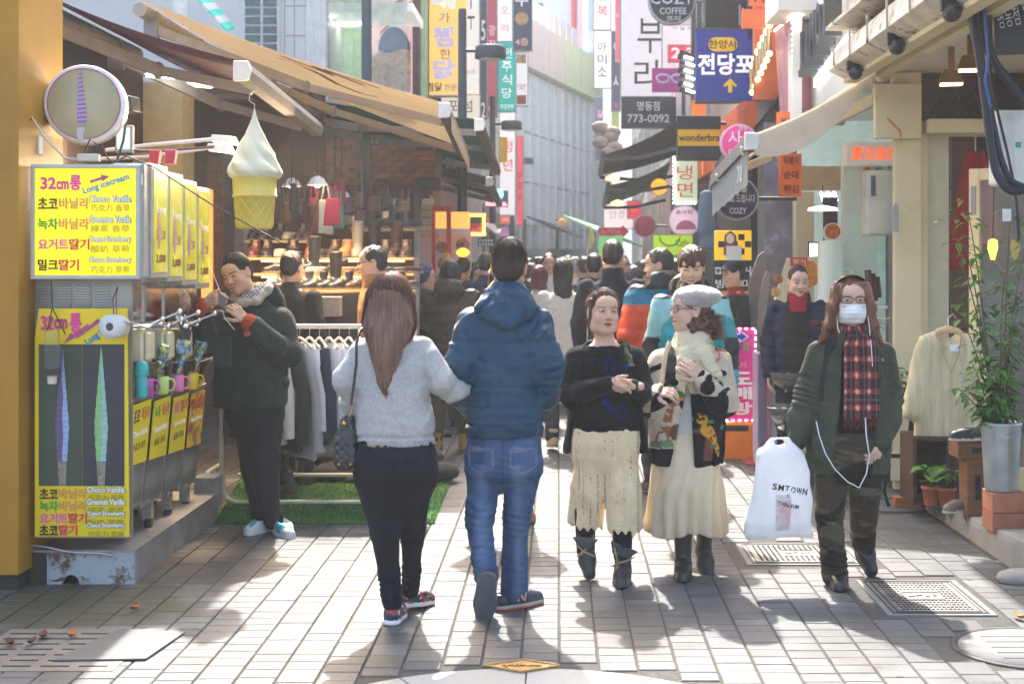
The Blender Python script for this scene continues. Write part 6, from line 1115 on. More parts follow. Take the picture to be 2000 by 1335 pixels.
# vendor stand with glass bowls, food menu board
Y=11.0;u=Y/F;c0=1515;t=thing('food_counter','white counter with a pink front and glass bowls beside the vendor','counter',(PX(c0,Y),Y,0));MB().bx((1504-c0)*u,(1560-c0)*u,0,.9,.03,z(705)*1.0).build('body',M('pale counter',lin('dcd8cc'),.5),t,bev=.006);box('pink_front',(1494-c0)*u,(1503-c0)*u,-.03,.3,.05,PZ(705,Y),M('pink counter side',lin('e8a0b8'),.5),t);box('purple_cloth',(1479-c0)*u,(1494-c0)*u,-.05,.25,.1,PZ(690,Y),M('mauve cloth',lin('8a7a92'),.9),t)
GLB=M('bowl glass',(.93,.97,.96),.05,trans=.9,bump=0)
for k,(px,py,c,Yb2)in enumerate(((1536,738,'b03a4a',10.6),(1530,806,'c8c8c0',10.4),(1548,798,'3faa5a',10.5),(1528,668,'d8d4c8',10.9))):
    b_=thing('glass_bowl',('glass bowl of red fruit on the vendor counter','clear glass bowl in front of the vendor counter','glass bowl of green packets in front of the vendor counter','upper glass bowl beside the cucumbers')[k],'bowl',P(px,py,Yb2),0,'glass bowls at the vendor counter');MB().lathe([(.001,-.08),(.05,-.08),(.1,-.03),(.125,.04),(.122,.045),(.095,-.02),(.045,-.07),(.001,-.072)],20,caps=False).build('bowl',GLB,b_);m=MB()
    for q in range(14):m.ball((.06*math.cos(q*2.4)*((q%5)/5+.2),.06*math.sin(q*2.4)*((q%5)/5+.2),-.03+.07*(q%3)/3),.026,8,m=5)
    m.build('contents',M('bowl contents '+c,lin(c),.4,nz=.3),b_);MB().tube([(.0,.0,-.08),(0,.02,-.12),(0,.2,-.13)],.012).build('holder',WHITE,b_)
t=thing('cucumber_tray','tray of green cucumbers under a small pink card on the counter','tray',P(1524,700,10.9));MB().bx(-.07,.09,-.1,.1,-.03,-.01).build('tray',WHITE,t)
for k in range(5):MB().tube([(-.05+.03*k,-.08,.0),(-.03+.03*k,.02,.05),(-.02+.03*k,.1,.09)],.014,8).build('cucumber',M('cucumber',lin('3f6b30'),.4),t)
box('card',-.06,.06,.1,.105,.06,.2,M('pink price card',lin('f0d8de'),.5),t)
t=thing('food_menu_board','tilted food menu board with round dish photos behind the vendor','menu board',P(1545,570,12.0),0);u=12/F;q=[(1497,640),(1545,640),(1605,500),(1538,503)];MB().prism([((a-1545)*u,(570-b_)*u)for a,b_ in q],(0,0,0),(1,0,0),(0,0,1),(0,.05,0)).build('board',M('cream menu',lin('e2d2ae'),.5),t);box('red_header',-2*u,32*u,-.004,-.0008,50*u,68*u,flat('d04a40'),t)
for k,(a,b_,r_,c)in enumerate(((1578,535,26,'d88a3a'),(1520,545,9,'a8703a'),(1515,570,10,'c9a05a'),(1512,595,10,'6b5a3a'),(1528,600,9,'b8a070'),(1524,620,9,'8a6a3a'),(1508,622,9,'d0a84a'))):MB().lathe([(.001,.004),(r_*u*.8,.004),(r_*u,.001)],20,((a-1545)*u,-.001,(570-b_)*u),rot=(R(90),0,0),caps=False).build('dish_print',M('dish '+c,lin(c),.5,nz=.4,sc=25),t)
text('분식',(16*u,-.006,60*u),flat('f6ece0'),t,w=24*u,h=10*u)
t=thing('food_poster','upright poster of a spicy noodle dish inside the shop window','poster',(PX(1622,12.6),12.6,0));u=12.6/F;pb2=MB().bx(-14*u,14*u,0,.02,PZ(505,12.6),PZ(385,12.6)).build('sheet',M('dark poster',lin('4a3226'),.5),t);MB().lathe([(.001,.004),(20*u,.004)],24,(4*u,0,PZ(455,12.6)),rot=(R(90),0,0),caps=False).build('bowl_print',flat('f0ece6'),t);MB().lathe([(.001,.006),(15*u,.006)],20,(4*u,0,PZ(452,12.6)),rot=(R(90),0,0),caps=False).build('dish_print',M('dish d8702a',lin('d8702a'),.5,nz=.5,sc=30),t);text('우리',(0,-.004,PZ(405,12.6)),flat('3a302a'),t,w=20*u,h=12*u)
t=thing('screen','small white screen in the window beside the noodle poster','screen',(PX(1593,12.3),12.3,0));u=12.3/F;box('bezel',-14*u,14*u,0,.03,PZ(508,12.3),PZ(472,12.3),BLACK,t);box('display',-12*u,12*u,-.003,-.0005,PZ(505,12.3),PZ(475,12.3),M('pale display',lin('d4e4f2'),.3,emit=.6),t)
sh_=thing('snack_shop','open snack shop front with purple lights under the cream awning','building');box('dark_back',2.0,2.6,13.75,13.8,0,3,M('dim interior',lin('7a7484'),.6,nz=.5,sc=3,wear=lin('b0a0c4'),wsc=3),sh_);box('cream_pier',PX(1555,13.4),PX(1590,13.4),13.4,13.6,0,PZ(375,13.4),CREAM2,sh_);box('fascia',PX(1560,12.7),PX(1640,12.7),12.65,12.75,PZ(372,12.7),PZ(325,12.7),M('beige fascia',lin('cdb894'),.6),sh_)
for k in range(9):MB().ball((PX(1605+4*k,12.8),12.8+.05*(k%3),PZ(378+6*(k%3),12.8)),.022,8,m=5).build('bulb',M('violet bulb',(.75,.65,1),.4,emit=1),sh_)
t=thing('pendant_lamp','flat pale pendant lamp under the cream awning','lamp',P(1607,408,12));MB().lathe([(.001,-.01),(.13,-.015),(.12,.01),(.02,.03)],18,caps=False).build('shade',M('lit pale shade',(1,.95,.85),.5,emit=.5),t);MB().tube([(0,0,.03),(0,0,.2)],.005).build('cord',BLACK,t)
t=thing('mint_drum','mint green cylinder behind the vendor','drum',(PX(1622,11.2),11.2,0));MB().lathe([(.1,0),(.1,PZ(475,11.2)),(.08,PZ(470,11.2)),(.001,PZ(469,11.2))],24).build('body',MINT,t);MB().tube([(.1,0,1.6),(.16,-.02,1.6),(.16,-.02,1.4),(.1,0,1.4)],.012).build('handle',MINT,t)
t=thing('dark_folders','dark brown folders standing on a ledge behind the masked woman','folder',P(1698,560,10.9))
for k in range(3):MB().ob((.03*k,0,.0),(.022,.15,.26-.05*k),rot=(0,R(-6),0)).build('folder',M('dark folder',lin('4a2c28'),.6),t)
MB().bx(-.06,.12,-.1,.1,-.16,-.14).build('ledge',WHITE,t)

# ---------------------------------------------------------------- left background: stacked signs, street lamps, kiosk, far awnings
t=sign('orange_banner','upright orange sign with white brush lettering over the green awning',823,910,-60,185,21,M('orange yellow sign',lin('f3bd62'),.5,nz=.08,sc=1.5,emit=.2),(('대',866,-2,46,40,'f4eef6',False,.04),('가',868,35,22,20,'8a7a8a'),('찜',866,72,40,40,'c9bfe0',False,.05),('한',870,106,22,20,'8a7a8a'),('닭',868,136,44,38,'d4c9e6',False,.05),('찜닭',848,170,32,17,'3a2a4a',False,.02),('전문점',886,171,36,13,'7a6a8a')),dep=.2,frame=WHITE)
sign('white_strip_sign','narrow white sign with black marks right of the orange banner',911,936,-40,186,23.5,'e6e3dc',(('T',920,5,10,26,'2a2a2c'),('ㅜ',920,45,14,26,'2a2a2c'),('oil',919,140,16,10,'b0aaa4')),dep=.1)
sign('cream_small_sign','low cream sign with black brush lettering under the orange banner',862,937,186,236,22.5,'ddd8cc',(('포 섬',899,207,46,24,'2a2a2c',False,0),),dep=.12)
sign('dark_pole_banner','tall dark strip with white marks behind the street lamp',936,950,-40,232,25,'2f3a46',(('5',944,60,8,40,'d8d8d8'),('2',944,215,8,30,'d8d8d8')),dep=.1)
sign('maroon_strip_sign','narrow maroon sign with pale script',951,970,-40,228,27,'a84a5c',(('광',961,60,14,20,'e8c0c4'),('장',961,88,14,20,'e8c0c4'),('@',961,212,14,14,'e8c0c4')),dep=.1)
sign('white_red_sign','narrow white sign with red figures next to the maroon strip',971,1000,-40,100,28.5,'eeeaea',(('오',986,20,14,14,'d88a94'),('리',986,55,14,14,'d88a94')),dep=.1)
sign('teal_sign','upright teal sign with white lettering',973,1007,82,217,26,'1ea79a',('전 주 식 당'.split()and[(c,990,104+26*i,20,20,'f0f6f4')for i,c in enumerate('전주식당')])+[('0299',990,208,26,8,'e0f0ee')],dep=.12)
t=sign('navy_sign','upright navy sign with a round gold emblem and floor number',1003,1038,-40,98,24.5,'2c3a54',(('무',1019,0,26,26,'dfe2ea'),('4층',1019,82,26,15,'d8a894')),dep=.15);u=24.5/F;MB().lathe([(.001,.004),(13*u,.004)],20,((1019-1020.5)*u,0,PZ(37,24.5)),rot=(R(90),0,0),caps=False).build('emblem',M('gold emblem',lin('c9a87c'),.5,nz=.3,sc=20),t)
t=sign('dish_sign','small pale sign with dish photos under the navy sign',1007,1030,104,206,27,'e2d6dc',(('맛',1019,170,16,12,'b06a7a'),),dep=.1);u=27/F
for k,(py,c)in enumerate(((115,'d08a6a'),(195,'b0503a'))):box('dish_print',-9*u,9*u,-.004,-.0008,PZ(py+9,27),PZ(py-9,27),M('dish '+c,lin(c),.5,nz=.5,sc=12),t)
sign('white_red_script_sign','tall white sign with red script and a yellow square low in the left stack',976,1006,220,420,30,'ece8ea',(('청',992,286,18,24,'e06a74'),('년',992,322,18,24,'e06a74')),dep=.12);box('yellow_square',PX(975,29.9),PX(991,29.9),29.88,29.985,PZ(317,29.9),PZ(268,29.9),flat('f4c81a'),bpy.data.objects['white_red_script_sign'],).location=(-PX(991,30),-30,0)
sign('red_strip_sign','narrow bright red sign with dark lettering beyond the white script sign',1010,1021,267,440,33,'e2485a',[(c,1015,340+22*i,8,14,'7a2430')for i,c in enumerate('삼겹살')],dep=.1)
t=sign('led_board','colourful lit board with a green dot and pink wave under the far awning',948,992,372,404,22.5,'4a4650',(),dep=.12);u=22.5/F;MB().lathe([(.001,.006),(10*u,.006)],16,((973-970)*u,0,PZ(379,22.5)),rot=(R(90),0,0),caps=False).build('green_dot',M('green led',(.1,.9,.45),.4,emit=1.5),t);MB().prism([(-22*u,-12*u),(22*u,-12*u),(16*u,-4*u),(8*u,-6*u),(0,2*u),(-10*u,-2*u),(-20*u,0)],(0,-.006,PZ(390,22.5)),(1,0,0),(0,0,1),(0,.004,0)).build('pink_wave',M('pink led',lin('f08a94'),.4,emit=.6),t)
for k in range(2):sign('red_poster',('red poster with pale rows beside the far lamp pole, left one','red poster with pale rows beside the far lamp pole, right one')[k],951+26*k,968+28*k,421,437,27.2,'d8685e',(('세일',960+27*k,429,12,7,'f2c8c0'),),dep=.05)
sign('blue_pink_poster','blue and pink poster low behind the man in the blue jacket',976,994,444,468,28,'b06a9a',(('신발',985,456,12,8,'8ab8d8'),),dep=.05)
# street lamps
def street_lamp(X,Y,hh,lab,side=1,full=True,r=.07):
    t=thing('street_lamp',lab,'street lamp',(X,Y,0),0,'dark street lamps along the left side');MB().lathe([(r*1.5,0),(r*1.5,.5),(r,.55),(r*.75,hh+.5),(r*.7,hh+.55)],14).build('pole',TEALPOLE,t);MB().tube([(0,0,hh+.02),(side*.2,0,hh+.02)],.025).build('arm',TEALPOLE,t)
    MB().lathe([(.15,-.09),(.2,-.08),(.2,.06),(.17,.08)],20,(side*.36,0,hh)).build('lamp_head',TEALPOLE,t);MB().lathe([(.001,-.1),(.14,-.1),(.15,-.088)],16,(side*.36,0,hh),caps=False).build('lens',M('frosted lens',(.7,.7,.68),.4),t)
for a in((PX(716,16.4),16.4,6.2,'dark street lamp pole rising behind the beige awning'),(PX(903,18.2),18.2,4.32,'street lamp with a wide dark head right of the orange banner'),(PX(962,27),27,4.2,'street lamp whose head hangs under the teal sign'),(PX(1000,37),37,4.2,'street lamp with its head in front of the glass building, nearer one'),(PX(1077,48),48,4.2,'furthest street lamp, standing free in front of the glass building')):street_lamp(*a)
# kiosk
Y=16.25;u=Y/F;t=thing('snack_kiosk','snack kiosk with a red frame and photo menus behind the puffer jacket','kiosk',(0,0,0));z=lambda py:PZ(py,Y);x=lambda px:PX(px,Y);REDF=flat('c03a34')
MB().bx(x(843),x(880),Y,Y+.1,z(412),z(402)).bx(x(872),x(880),Y,Y+.1,z(560),z(412.5)).bx(x(843),x(849),Y,Y+.1,z(560),z(412.5)).build('red_frame',REDF,t);box('orange_screen',x(842),x(914),Y+.3,Y+.4,z(445),z(412),M('lit orange panel',lin('eba24e'),.5,emit=.3),t);box('white_valance',x(842),x(914),Y+.25,Y+.35,z(457),z(446),WHITE,t)
mn=box('menu_panel',x(800),x(915),Y+.5,Y+.55,z(540),z(452),M('pale pink menu',lin('e8cfcc'),.5,nz=.08,sc=2),t);text('Pane Soup',(x(826),Y+.495,z(459)),flat('d0544a'),mn,w=50*u,h=8*u)
for px,py,r_ in((856,482,12),(898,478,14),(862,516,15),(890,520,12)):MB().lathe([(.001,.0),(r_*u*.85,.0),(r_*u,-.004)],20,(x(px),Y+.49,z(py)),rot=(R(90),0,0),caps=False).build('dish_print',M('soup print',lin('a8847a'),.5,nz=.5,sc=15),t)
box('counter',x(800),x(880),Y-.3,Y+.2,0,z(575),M('red brown counter',lin('b06a5a'),.6),t);box('side_leg',x(835),x(850),Y-.5,Y-.4,0,z(515),M('pale sage panel',lin('c9c3a6'),.5),t);box('yellow_shelf',x(917),x(948),Y+2,Y+2.3,z(545),z(494),M('yellow lit shelf',lin('e8c84a'),.5,nz=.3,sc=8,emit=.2),t)
box('dark_menu',x(915),x(950),Y+1.9,Y+2,z(478),z(460),flat('2a2c30'),t);
m=MB()
for k in range(5):
    for j in range(2):m.bx(x(917+6.5*k),x(922+6.5*k),Y+1.88,Y+1.898,z(472+8*j-3),z(466+8*j-3))
m.build('menu_tiles',flat('c8dcd8'),t)
t=thing('neon_sign','magenta board edged with yellow bulbs behind the kiosk','sign',(PX(930,20.5),20.5,0));u=20.5/F;box('magenta_panel',-15*u,14*u,0,.06,PZ(455,20.5),PZ(437,20.5),flat('c8407c'),t);box('dark_panel',-15*u,14*u,0,.06,PZ(436.5,20.5),PZ(422,20.5),flat('3a4a6a'),t);text('노래',(0,-.004,PZ(446,20.5)),flat('e8c0d4'),t,w=18*u,h=9*u);m=MB()
for k in range(6):m.ball((15*u,-.02,PZ(422+7*k,20.5)),.024,8,m=5);m.ball((-14*u+6*u*k,-.02,PZ(420,20.5)),.024,8,m=5);m.ball((-14*u+6*u*k,-.02,PZ(457,20.5)),.024,8,m=5)
tag(m.build('bulb_row',M('yellow bulb',lin('f6d24a'),.4,emit=1.5),t),kind='stuff')
t=thing('orange_lantern','orange lantern lamp hanging by the kiosk','lantern',P(904,493,16.0));u=16.0/F;MB().lathe([(.001,-9*u),(8*u,-7*u),(14*u,0),(9*u,6*u),(3*u,9*u)],18,caps=False).build('shade',M('lit orange shade',lin('f09a2a'),.5,emit=.8),t);MB().tube([(0,0,8*u),(0,0,22*u)],.006).build('cord',BLACK,t)
t=thing('orange_jar','orange jar standing on the kiosk counter','jar',P(873,510,15.9));u=15.9/F;MB().lathe([(7*u,-10*u),(8*u,-6*u),(8*u,4*u),(6*u,7*u),(7*u,10*u),(5*u,16*u),(.001,18*u)],16,caps=False).build('body',M('orange plastic',lin('f0a83a'),.4),t);MB().lathe([(7.5*u,6*u),(7.5*u,8*u)],14).build('lid',WHITE,t)
# far awnings and stalls
for k,(lab,pts,Ya,Yb2,c)in enumerate((('grey far awning left of the blue jacketed man',[(940,434),(944,450),(974,460),(965,437)],24,27,'b8aea8'),)):
    t=thing('far_awning',lab,'awning');A_,B_,C_,D_=P(*pts[0],Ya),P(*pts[3],Yb2),P(*pts[2],Yb2),P(*pts[1],Ya);MB().sheet([[A_,B_],[P(974,460,Ya),P(976,452,Yb2)]],th=.03).build('cloth',M('far awning '+c,lin(c),.7),t);MB().bar(P(974,460,Ya),P(976,452,Yb2),.06,.1).build('front_bar',WHITE,t)
for k,(lab,p0,p1,p2,p3,Ya,Yb2,c)in enumerate((('blue grey far stall roof in front of the glass building',(1028,420),(1075,442),(1075,455),(1028,428),34,44,'6f8494'),('green far stall roof beyond the last street lamp',(1092,420),(1170,455),(1150,458),(1120,430),38,34,'5a8a6a'))):
    t=thing('far_stall',lab,'stall');A_,B_=P(*p0,Ya),P(*p1,Yb2);MB().sheet([[A_,B_],[A_+Vector((1.0,-.6,-.35)),B_+Vector((1.0,-.6,-.35))]],th=.05).build('roof',M('stall roof '+c,lin(c),.7),t)
    MB().bx(min(A_.x,B_.x)-.2,max(A_.x,B_.x)+.6,min(Ya,Yb2),min(Ya,Yb2)+2,0,1.9).build('body',M('stall body %d'%k,lin('7a8890'),.7,nz=.5,sc=2,wear=lin('d8a888'),wsc=2),t);MB().bx(A_.x-.1,A_.x,Ya,Ya+.1,0,A_.z-.1).build('post',DGREY,t)
t=thing('hanging_cap_display','orange paper lamp on the far stall post','lamp',P(1098,437,36));MB().lathe([(.02,-.2),(.12,-.05),(.16,.05),(.02,.14)],12).build('shade',flat('e8a05a'),t);MB().tube([(0,0,.14),(0,0,.3)],.01).build('cord',BLACK,t)
t=thing('yellow_flag','small yellow green flag above the far crowd','flag',P(1152,470,32));MB().prism([(-.1,-.3),(.12,.0),(.02,.35)],(0,0,0),(1,0,0),(0,0,1),(0,.01,0)).build('cloth',flat('d6e03a'),t);MB().tube([(-.1,0,-.9),(.0,0,.35)],.012).build('stick',WHITE,t)
# far right stack of signs
sign('white_vertical_sign','white upright sign with grey lettering far down the street',1161,1196,62,172,38,'e9e9ec',[(c,1176,92+24*i,18,19,'4a4a54')for i,c in enumerate('아미소')],dep=.2)
sign('flower_sign','white and green sign with a red emblem at the top of the far right stack',1160,1192,-30,58,37,'dfe8dc',(('복',1177,22,20,22,'c8323e'),('정',1177,-4,18,14,'3a7a5a')),dep=.2)
sign('navy_vertical_sign','narrow navy sign with white script right of the white upright sign',1195,1211,62,216,36,'333c54',(('C',1203,90,9,18,'d8dae4'),('ㅅ',1203,158,10,18,'d8dae4'),('호',1203,205,8,8,'d0584a')),dep=.15);sign('olive_strip','short olive strip under the narrow navy sign',1195,1209,217,256,36.2,'8fa05a',(),dep=.15,cat='panel')
sign('crimson_strip','thin crimson strip at the top of the far right stack',1203,1209,-30,120,34,'e2465e',(('A',1206,30,4,8,'f0d0d4'),),dep=.1);sign('white_lower_strip','plain white strip below the white upright sign',1178,1196,175,256,38.4,'eceaee',(),dep=.1,cat='panel')
sign('navy_pink_sign','navy sign with pink lettering low in the far right stack',1163,1180,190,312,39,'46526a',(('갈',1172,222,12,14,'e0a8b4'),('비',1172,248,12,14,'e0a8b4')),dep=.1)
t=thing('stone_ornament','cluster of grey ornamental rocks above the black right hand awning','ornament',P(1188,278,26));
for k in range(6):MB().ball((.14*math.sin(k*2.2),.06*k,-.2+.1*k),(.16,.14,.12),10).build('rock',M('ornament rock',lin('a89a90'),.8,nz=.35,sc=6),t)

# ---------------------------------------------------------------- people: shared builders
SKIN=M('skin',(1,1,1),.5,vc=True,nz=.04,sc=60,bump=.04,bsc=250,sss=.25,spec=.4)
WOOL=M('woollen cloth',(1,1,1),.9,vc=True,nz=.12,sc=30,bump=.35,bsc=220,sheen=.06,spec=.2);COTTON=M('cotton cloth',(1,1,1),.85,vc=True,nz=.1,sc=14,bump=.25,bsc=260,sheen=.03,spec=.22,wr=.6,wrs=6)
NYLON=M('nylon shell',(1,1,1),.45,vc=True,nz=.1,sc=9,bump=.15,bsc=45,spec=.35,wr=.8,wrs=7);KNIT=M('chunky knit',(1,1,1),.92,vc=True,nz=.12,sc=25,bump=.7,bsc=140,sheen=.05,spec=.15)
DENIM=M('denim',(1,1,1),.85,vc=True,nz=.16,sc=18,bump=.35,bsc=300,spec=.2,wr=.7,wrs=8);HAIR=M('hair',(1,1,1),.36,vc=True,nz=.25,sc=14,stretch=(9,9,1),bump=.5,bsc=28,tl=.12,spec=.5)
LEA=M('black leather',(.014,.014,.016),.32,bump=.25,bsc=70,coat=.3);DARKSOLE=M('rubber sole',(.03,.03,.032),.7)
def bb(pts,pad):a=np.array(pts,f32);return a.min(0)-pad,a.max(0)+pad
def lmb(pts,k=.02):
    P_=[p for p,r in pts];r_=[r for p,r in pts];lo,hi=bb(P_,max(r_)+.012);return(lambda p:chain(p,P_,r_,k)),lo,hi
def tor(rows,yaw=0,e=2.4):
    rows=sorted(rows);R_=max(max(r[3],r[4])for r in rows)*1.25+.01;cs=[(r[1],r[2],r[0])for r in rows];lo,hi=bb(cs,R_);lo[2]=rows[0][0]-.015;hi[2]=rows[-1][0]+.015;return(lambda p:stack(p,rows,yaw,e)),lo,hi
def ball_(c,r,m=None):return(lambda p:ell(p,c,r,m)),A3(c)-max(r)-.01,A3(c)+max(r)+.01
def uni(*sh,k=.03):
    def f(p):
        d=sh[0][0](p)
        for s in sh[1:]:d=smin(d,s[0](p),k)
        return d
    return f,np.min([s[1]for s in sh],0),np.max([s[2]for s in sh],0)
def modi(s,g):return(lambda p:g(p,s[0](p))),s[1],s[2]
def sub(s,t,k=.006):return(lambda p:smax(s[0](p),-t[0](p),k)),s[1],s[2]
def clipz(s,z0=None,z1=None):
    def f(p):
        d=s[0](p)
        if z0 is not None:d=smax(d,z0-p[:,2],.006)
        if z1 is not None:d=smax(d,p[:,2]-z1,.006)
        return d
    return f,s[1],s[2]
def folds(s,amp=.005,f=18,seed=1,an=(1,1,.5),a2=.0022,f2=48):
    return modi(s,lambda p,d:d-amp*.7*wav(p,f*1.5,seed,an)-amp*2.1*(.42-np.abs(wav(p,f*2.6,seed+21,an)))*np.clip(wav(p,f*.8,seed+4)+.55,0,1)-a2*1.0*(.45-np.abs(wav(p,f2*1.9,seed+7,an))))
def tug(s,c,d_,lam,rad,amp):
    c=A3(c);d_=A3(d_);d_=d_/np.linalg.norm(d_);sd=int(abs(c[0]+c[2]*3)*1000)%97
    def g(p,d):
        r2=((p-c)**2).sum(1)/rad**2;m=r2<5;o=d.copy()
        if m.any():q=p[m];o[m]=d[m]-amp*2.2*(np.abs(np.sin(((q-c)@d_)*PI/lam+2.4*wav(q,9,sd)+.5*wav(q,30,sd+3)))-.55)*np.exp(-r2[m])*np.clip(.65+.7*wav(q,13,sd+5),0,1.3)
        return o
    return modi(s,g)
def mesh_of(s,h,it=1):V,Fc=surfnet(s[0],s[1],s[2],h);return relax(V,Fc,it),Fc
def garm(name,par,s,h,mat,col,it=1):return sdf_obj(name,s[0],s[1],s[2],h,mat,par,col,it)
def hity(s,x,z,back=False,y0=.6):
    """surface depth of a shape as seen along the street from the front (or the back)"""
    y=np.linspace(-y0,y0,240,dtype=f32);p=np.stack([np.full_like(y,x),y,np.full_like(y,z)],1);d=s[0](p);i=np.nonzero(d<0)[0]
    return None if not len(i)else float(y[i[-1]if back else i[0]])
def frame(fw,up=(0,0,1)):
    fw=Vector(fw).normalized();r=fw.cross(Vector(up)).normalized();u=r.cross(fw);return np.array([[r.x,fw.x,u.x],[r.y,fw.y,u.y],[r.z,fw.z,u.z]],f32)
def head_fn(fem=True,mouth=0,jaw=1.0):
    def f(q):
        x=np.abs(q[:,0]);q2=q.copy();q2[:,0]=x;w=1.02 if fem else 1.03
        d=ell(q,(0,-.014,.03),(.075,.09,.082));d=smin(d,ell(q,(0,.022,-.028),(.061*w,.066,.085)),.03);d=smin(d,ell(q,(0,.052,-.09),(.03*jaw,.032,.026)),.035)
        d=smin(d,ell(q2,(.04*jaw,.01,-.07),(.028,.04,.034)),.03);d=smin(d,ell(q2,(.038,.056,-.028),(.025,.026,.026)),.025)
        d=smin(d,ell(q,(0,.06,.045),(.055,.03,.04)),.03)
        d=smax(d,-ell(q2,(.033,.101,.008),(.019,.02,.013)),.02)
        d=smin(d,ell(q2,(.032,.074,.006),(.0165,.0135,.010)),.006)
        d=smin(d,rc(q,(0,.082,.012),(0,.1,-.026),.0075,.011),.012);d=smin(d,ell(q2,(.0125,.09,-.031),(.0085,.010,.008)),.007)
        d=smax(d,-ell(q2,(.007,.100,-.039),(.004,.006,.004)),.003)
        o=.004 if mouth==0 else .009
        d=smin(d,rc(q2,(0,.092,-.056),(.021,.08,-.0585),.0062,.003),.006);d=smin(d,rc(q2,(0,.09,-.0575-o*1.6),(.019,.08,-.06-o),.0075,.003),.006)
        if mouth:d=smax(d,-ell(q,(0,.098,-.064),(.017,.018,.0055)),.003)
        else:d=smax(d,-rc(q2,(0,.101,-.0605),(.024,.087,-.062),.0018,.001),.003)
        e_=smax(ell(q2,(.073,-.012,-.004),(.012,.022,.034)),-ell(q2,(.084,-.004,-.002),(.009,.014,.022)),.005);d=smin(d,e_,.006)
        return d
    return f
def face_col(skin,lip,brow=(.03,.02,.015),fem=True,eye=1,blush=.12):
    skin=np.array(skin,f32)
    def f(q):
        n=len(q);c=const(n,skin);x=np.abs(q[:,0]);y,z=q[:,1],q[:,2]
        g=lambda X,Y_,Z,rx,rz:np.exp(-(((x-X)/rx)**2+((z-Z)/rz)**2)*1.0)*(y>.03)
        c=mixc(c,skin*V3(1.05,.78,.72),blush*3*g(.042,0,-.03,.022,.02));c=mixc(c,skin*V3(.95,.72,.66),.5*g(0,0,-.03,.014,.012));c=mixc(c,skin*V3(.8,.68,.62),.35*g(.032,0,.018,.022,.007))
        lipm=((x/.0235)**2+((z+.0605)/(.0095 if fem else .008))**2<1)&(y>.07);c=mixc(c,lip,lipm*.9)
        c=mixc(c,(.06,.015,.015),((x/.0225)**2+((z+.0612)/.0022)**2<1)*(y>.07)*.8)
        t=(x-.032)/.0155;ey=.0025*(1-t*t)*eye;up=.0075+.0018*t;ez=z-.006-.001*t
        eyem=(np.abs(t)<1)&(np.abs(ez)<.0052*eye*(1-t*t)+.0003)&(y>.055);c=mixc(c,(.62,.58,.54),eyem*.9)
        c=mixc(c,(.018,.01,.007),((((x-.0325)/.0062)**2+(ez/.0062)**2<1)&(np.abs(ez)<.0056*eye*(1-t*t)+.0005)&(y>.055))*1.0)
        lash=(np.abs(t)<1.08)&(np.abs(ez-.0052*eye*(1-t*t))<.0019)&(y>.05);c=mixc(c,(.02,.012,.01),lash*.85)
        b=(np.abs((x-.033)/.021)<1)&(np.abs(z-.0245-.003*(1-((x-.036)/.02)**2))<(.0024 if fem else .0036))&(y>.045);c=mixc(c,brow,b*.75)
        c=mixc(c,(.1,.03,.02),(((x-.0065)/.0045)**2+((z+.0385)/.003)**2<1)*(y>.08)*.7);return c
    return f
def hand_shape(W_,d,n,thumb,curl=(30,40,30),sz=1.0,spread=.12,tcurl=25,curls=None):
    """W_ wrist, d towards the knuckles, n out of the back of the hand, thumb +1/-1 along d x n"""
    s=sz;W_=Vector(W_);d=Vector(d).normalized();n=Vector(n);n=(n-d*n.dot(d)).normalized();sd=d.cross(n)*thumb;parts=[]
    offs=(.028,.0095,-.0095,-.027);lens=((.04,.025,.019),(.045,.029,.02),(.041,.027,.02),(.033,.02,.017))
    parts.append(lmb([(tuple(W_-d*.03),.024*s),(tuple(W_+d*.012*s),.024*s)]))
    for i,(o,L_)in enumerate(zip(offs,lens)):
        k0=W_+d*(.088-.006*abs(i-1))*s+sd*o*s;parts.append(lmb([(tuple(W_+d*.008*s+sd*o*.55*s),.0145*s),(tuple(k0-n*.002),.0115*s)]))
        dr=(d+sd*o*spread/.03).normalized();ax=dr.cross(n).normalized();pts=[(tuple(k0),.0098*s)];q=k0;cu=curls[i]if curls else curl
        for a,l,r_ in zip(cu,L_,(.0088,.0082,.0068)):
            dr=Matrix.Rotation(R(-a),3,ax)@dr;q=q+dr*l*s;pts.append((tuple(q),r_*s))
        parts.append(lmb(pts,.006))
    t0=W_+d*.022*s+sd*.022*s;td=(d*.62+sd*.72-n*.35).normalized();p1=t0+td*.042*s;td2=(Matrix.Rotation(R(tcurl),3,n)@td if thumb>0 else Matrix.Rotation(R(-tcurl),3,n)@td);p2=p1+td2*.032*s;p3=p2+td2*.024*s
    parts.append(lmb([(tuple(t0-td*.01),.016*s),(tuple(p1),.0115*s),(tuple(p2),.0098*s),(tuple(p3),.0075*s)],.008))
    return uni(*parts,k=.0055)
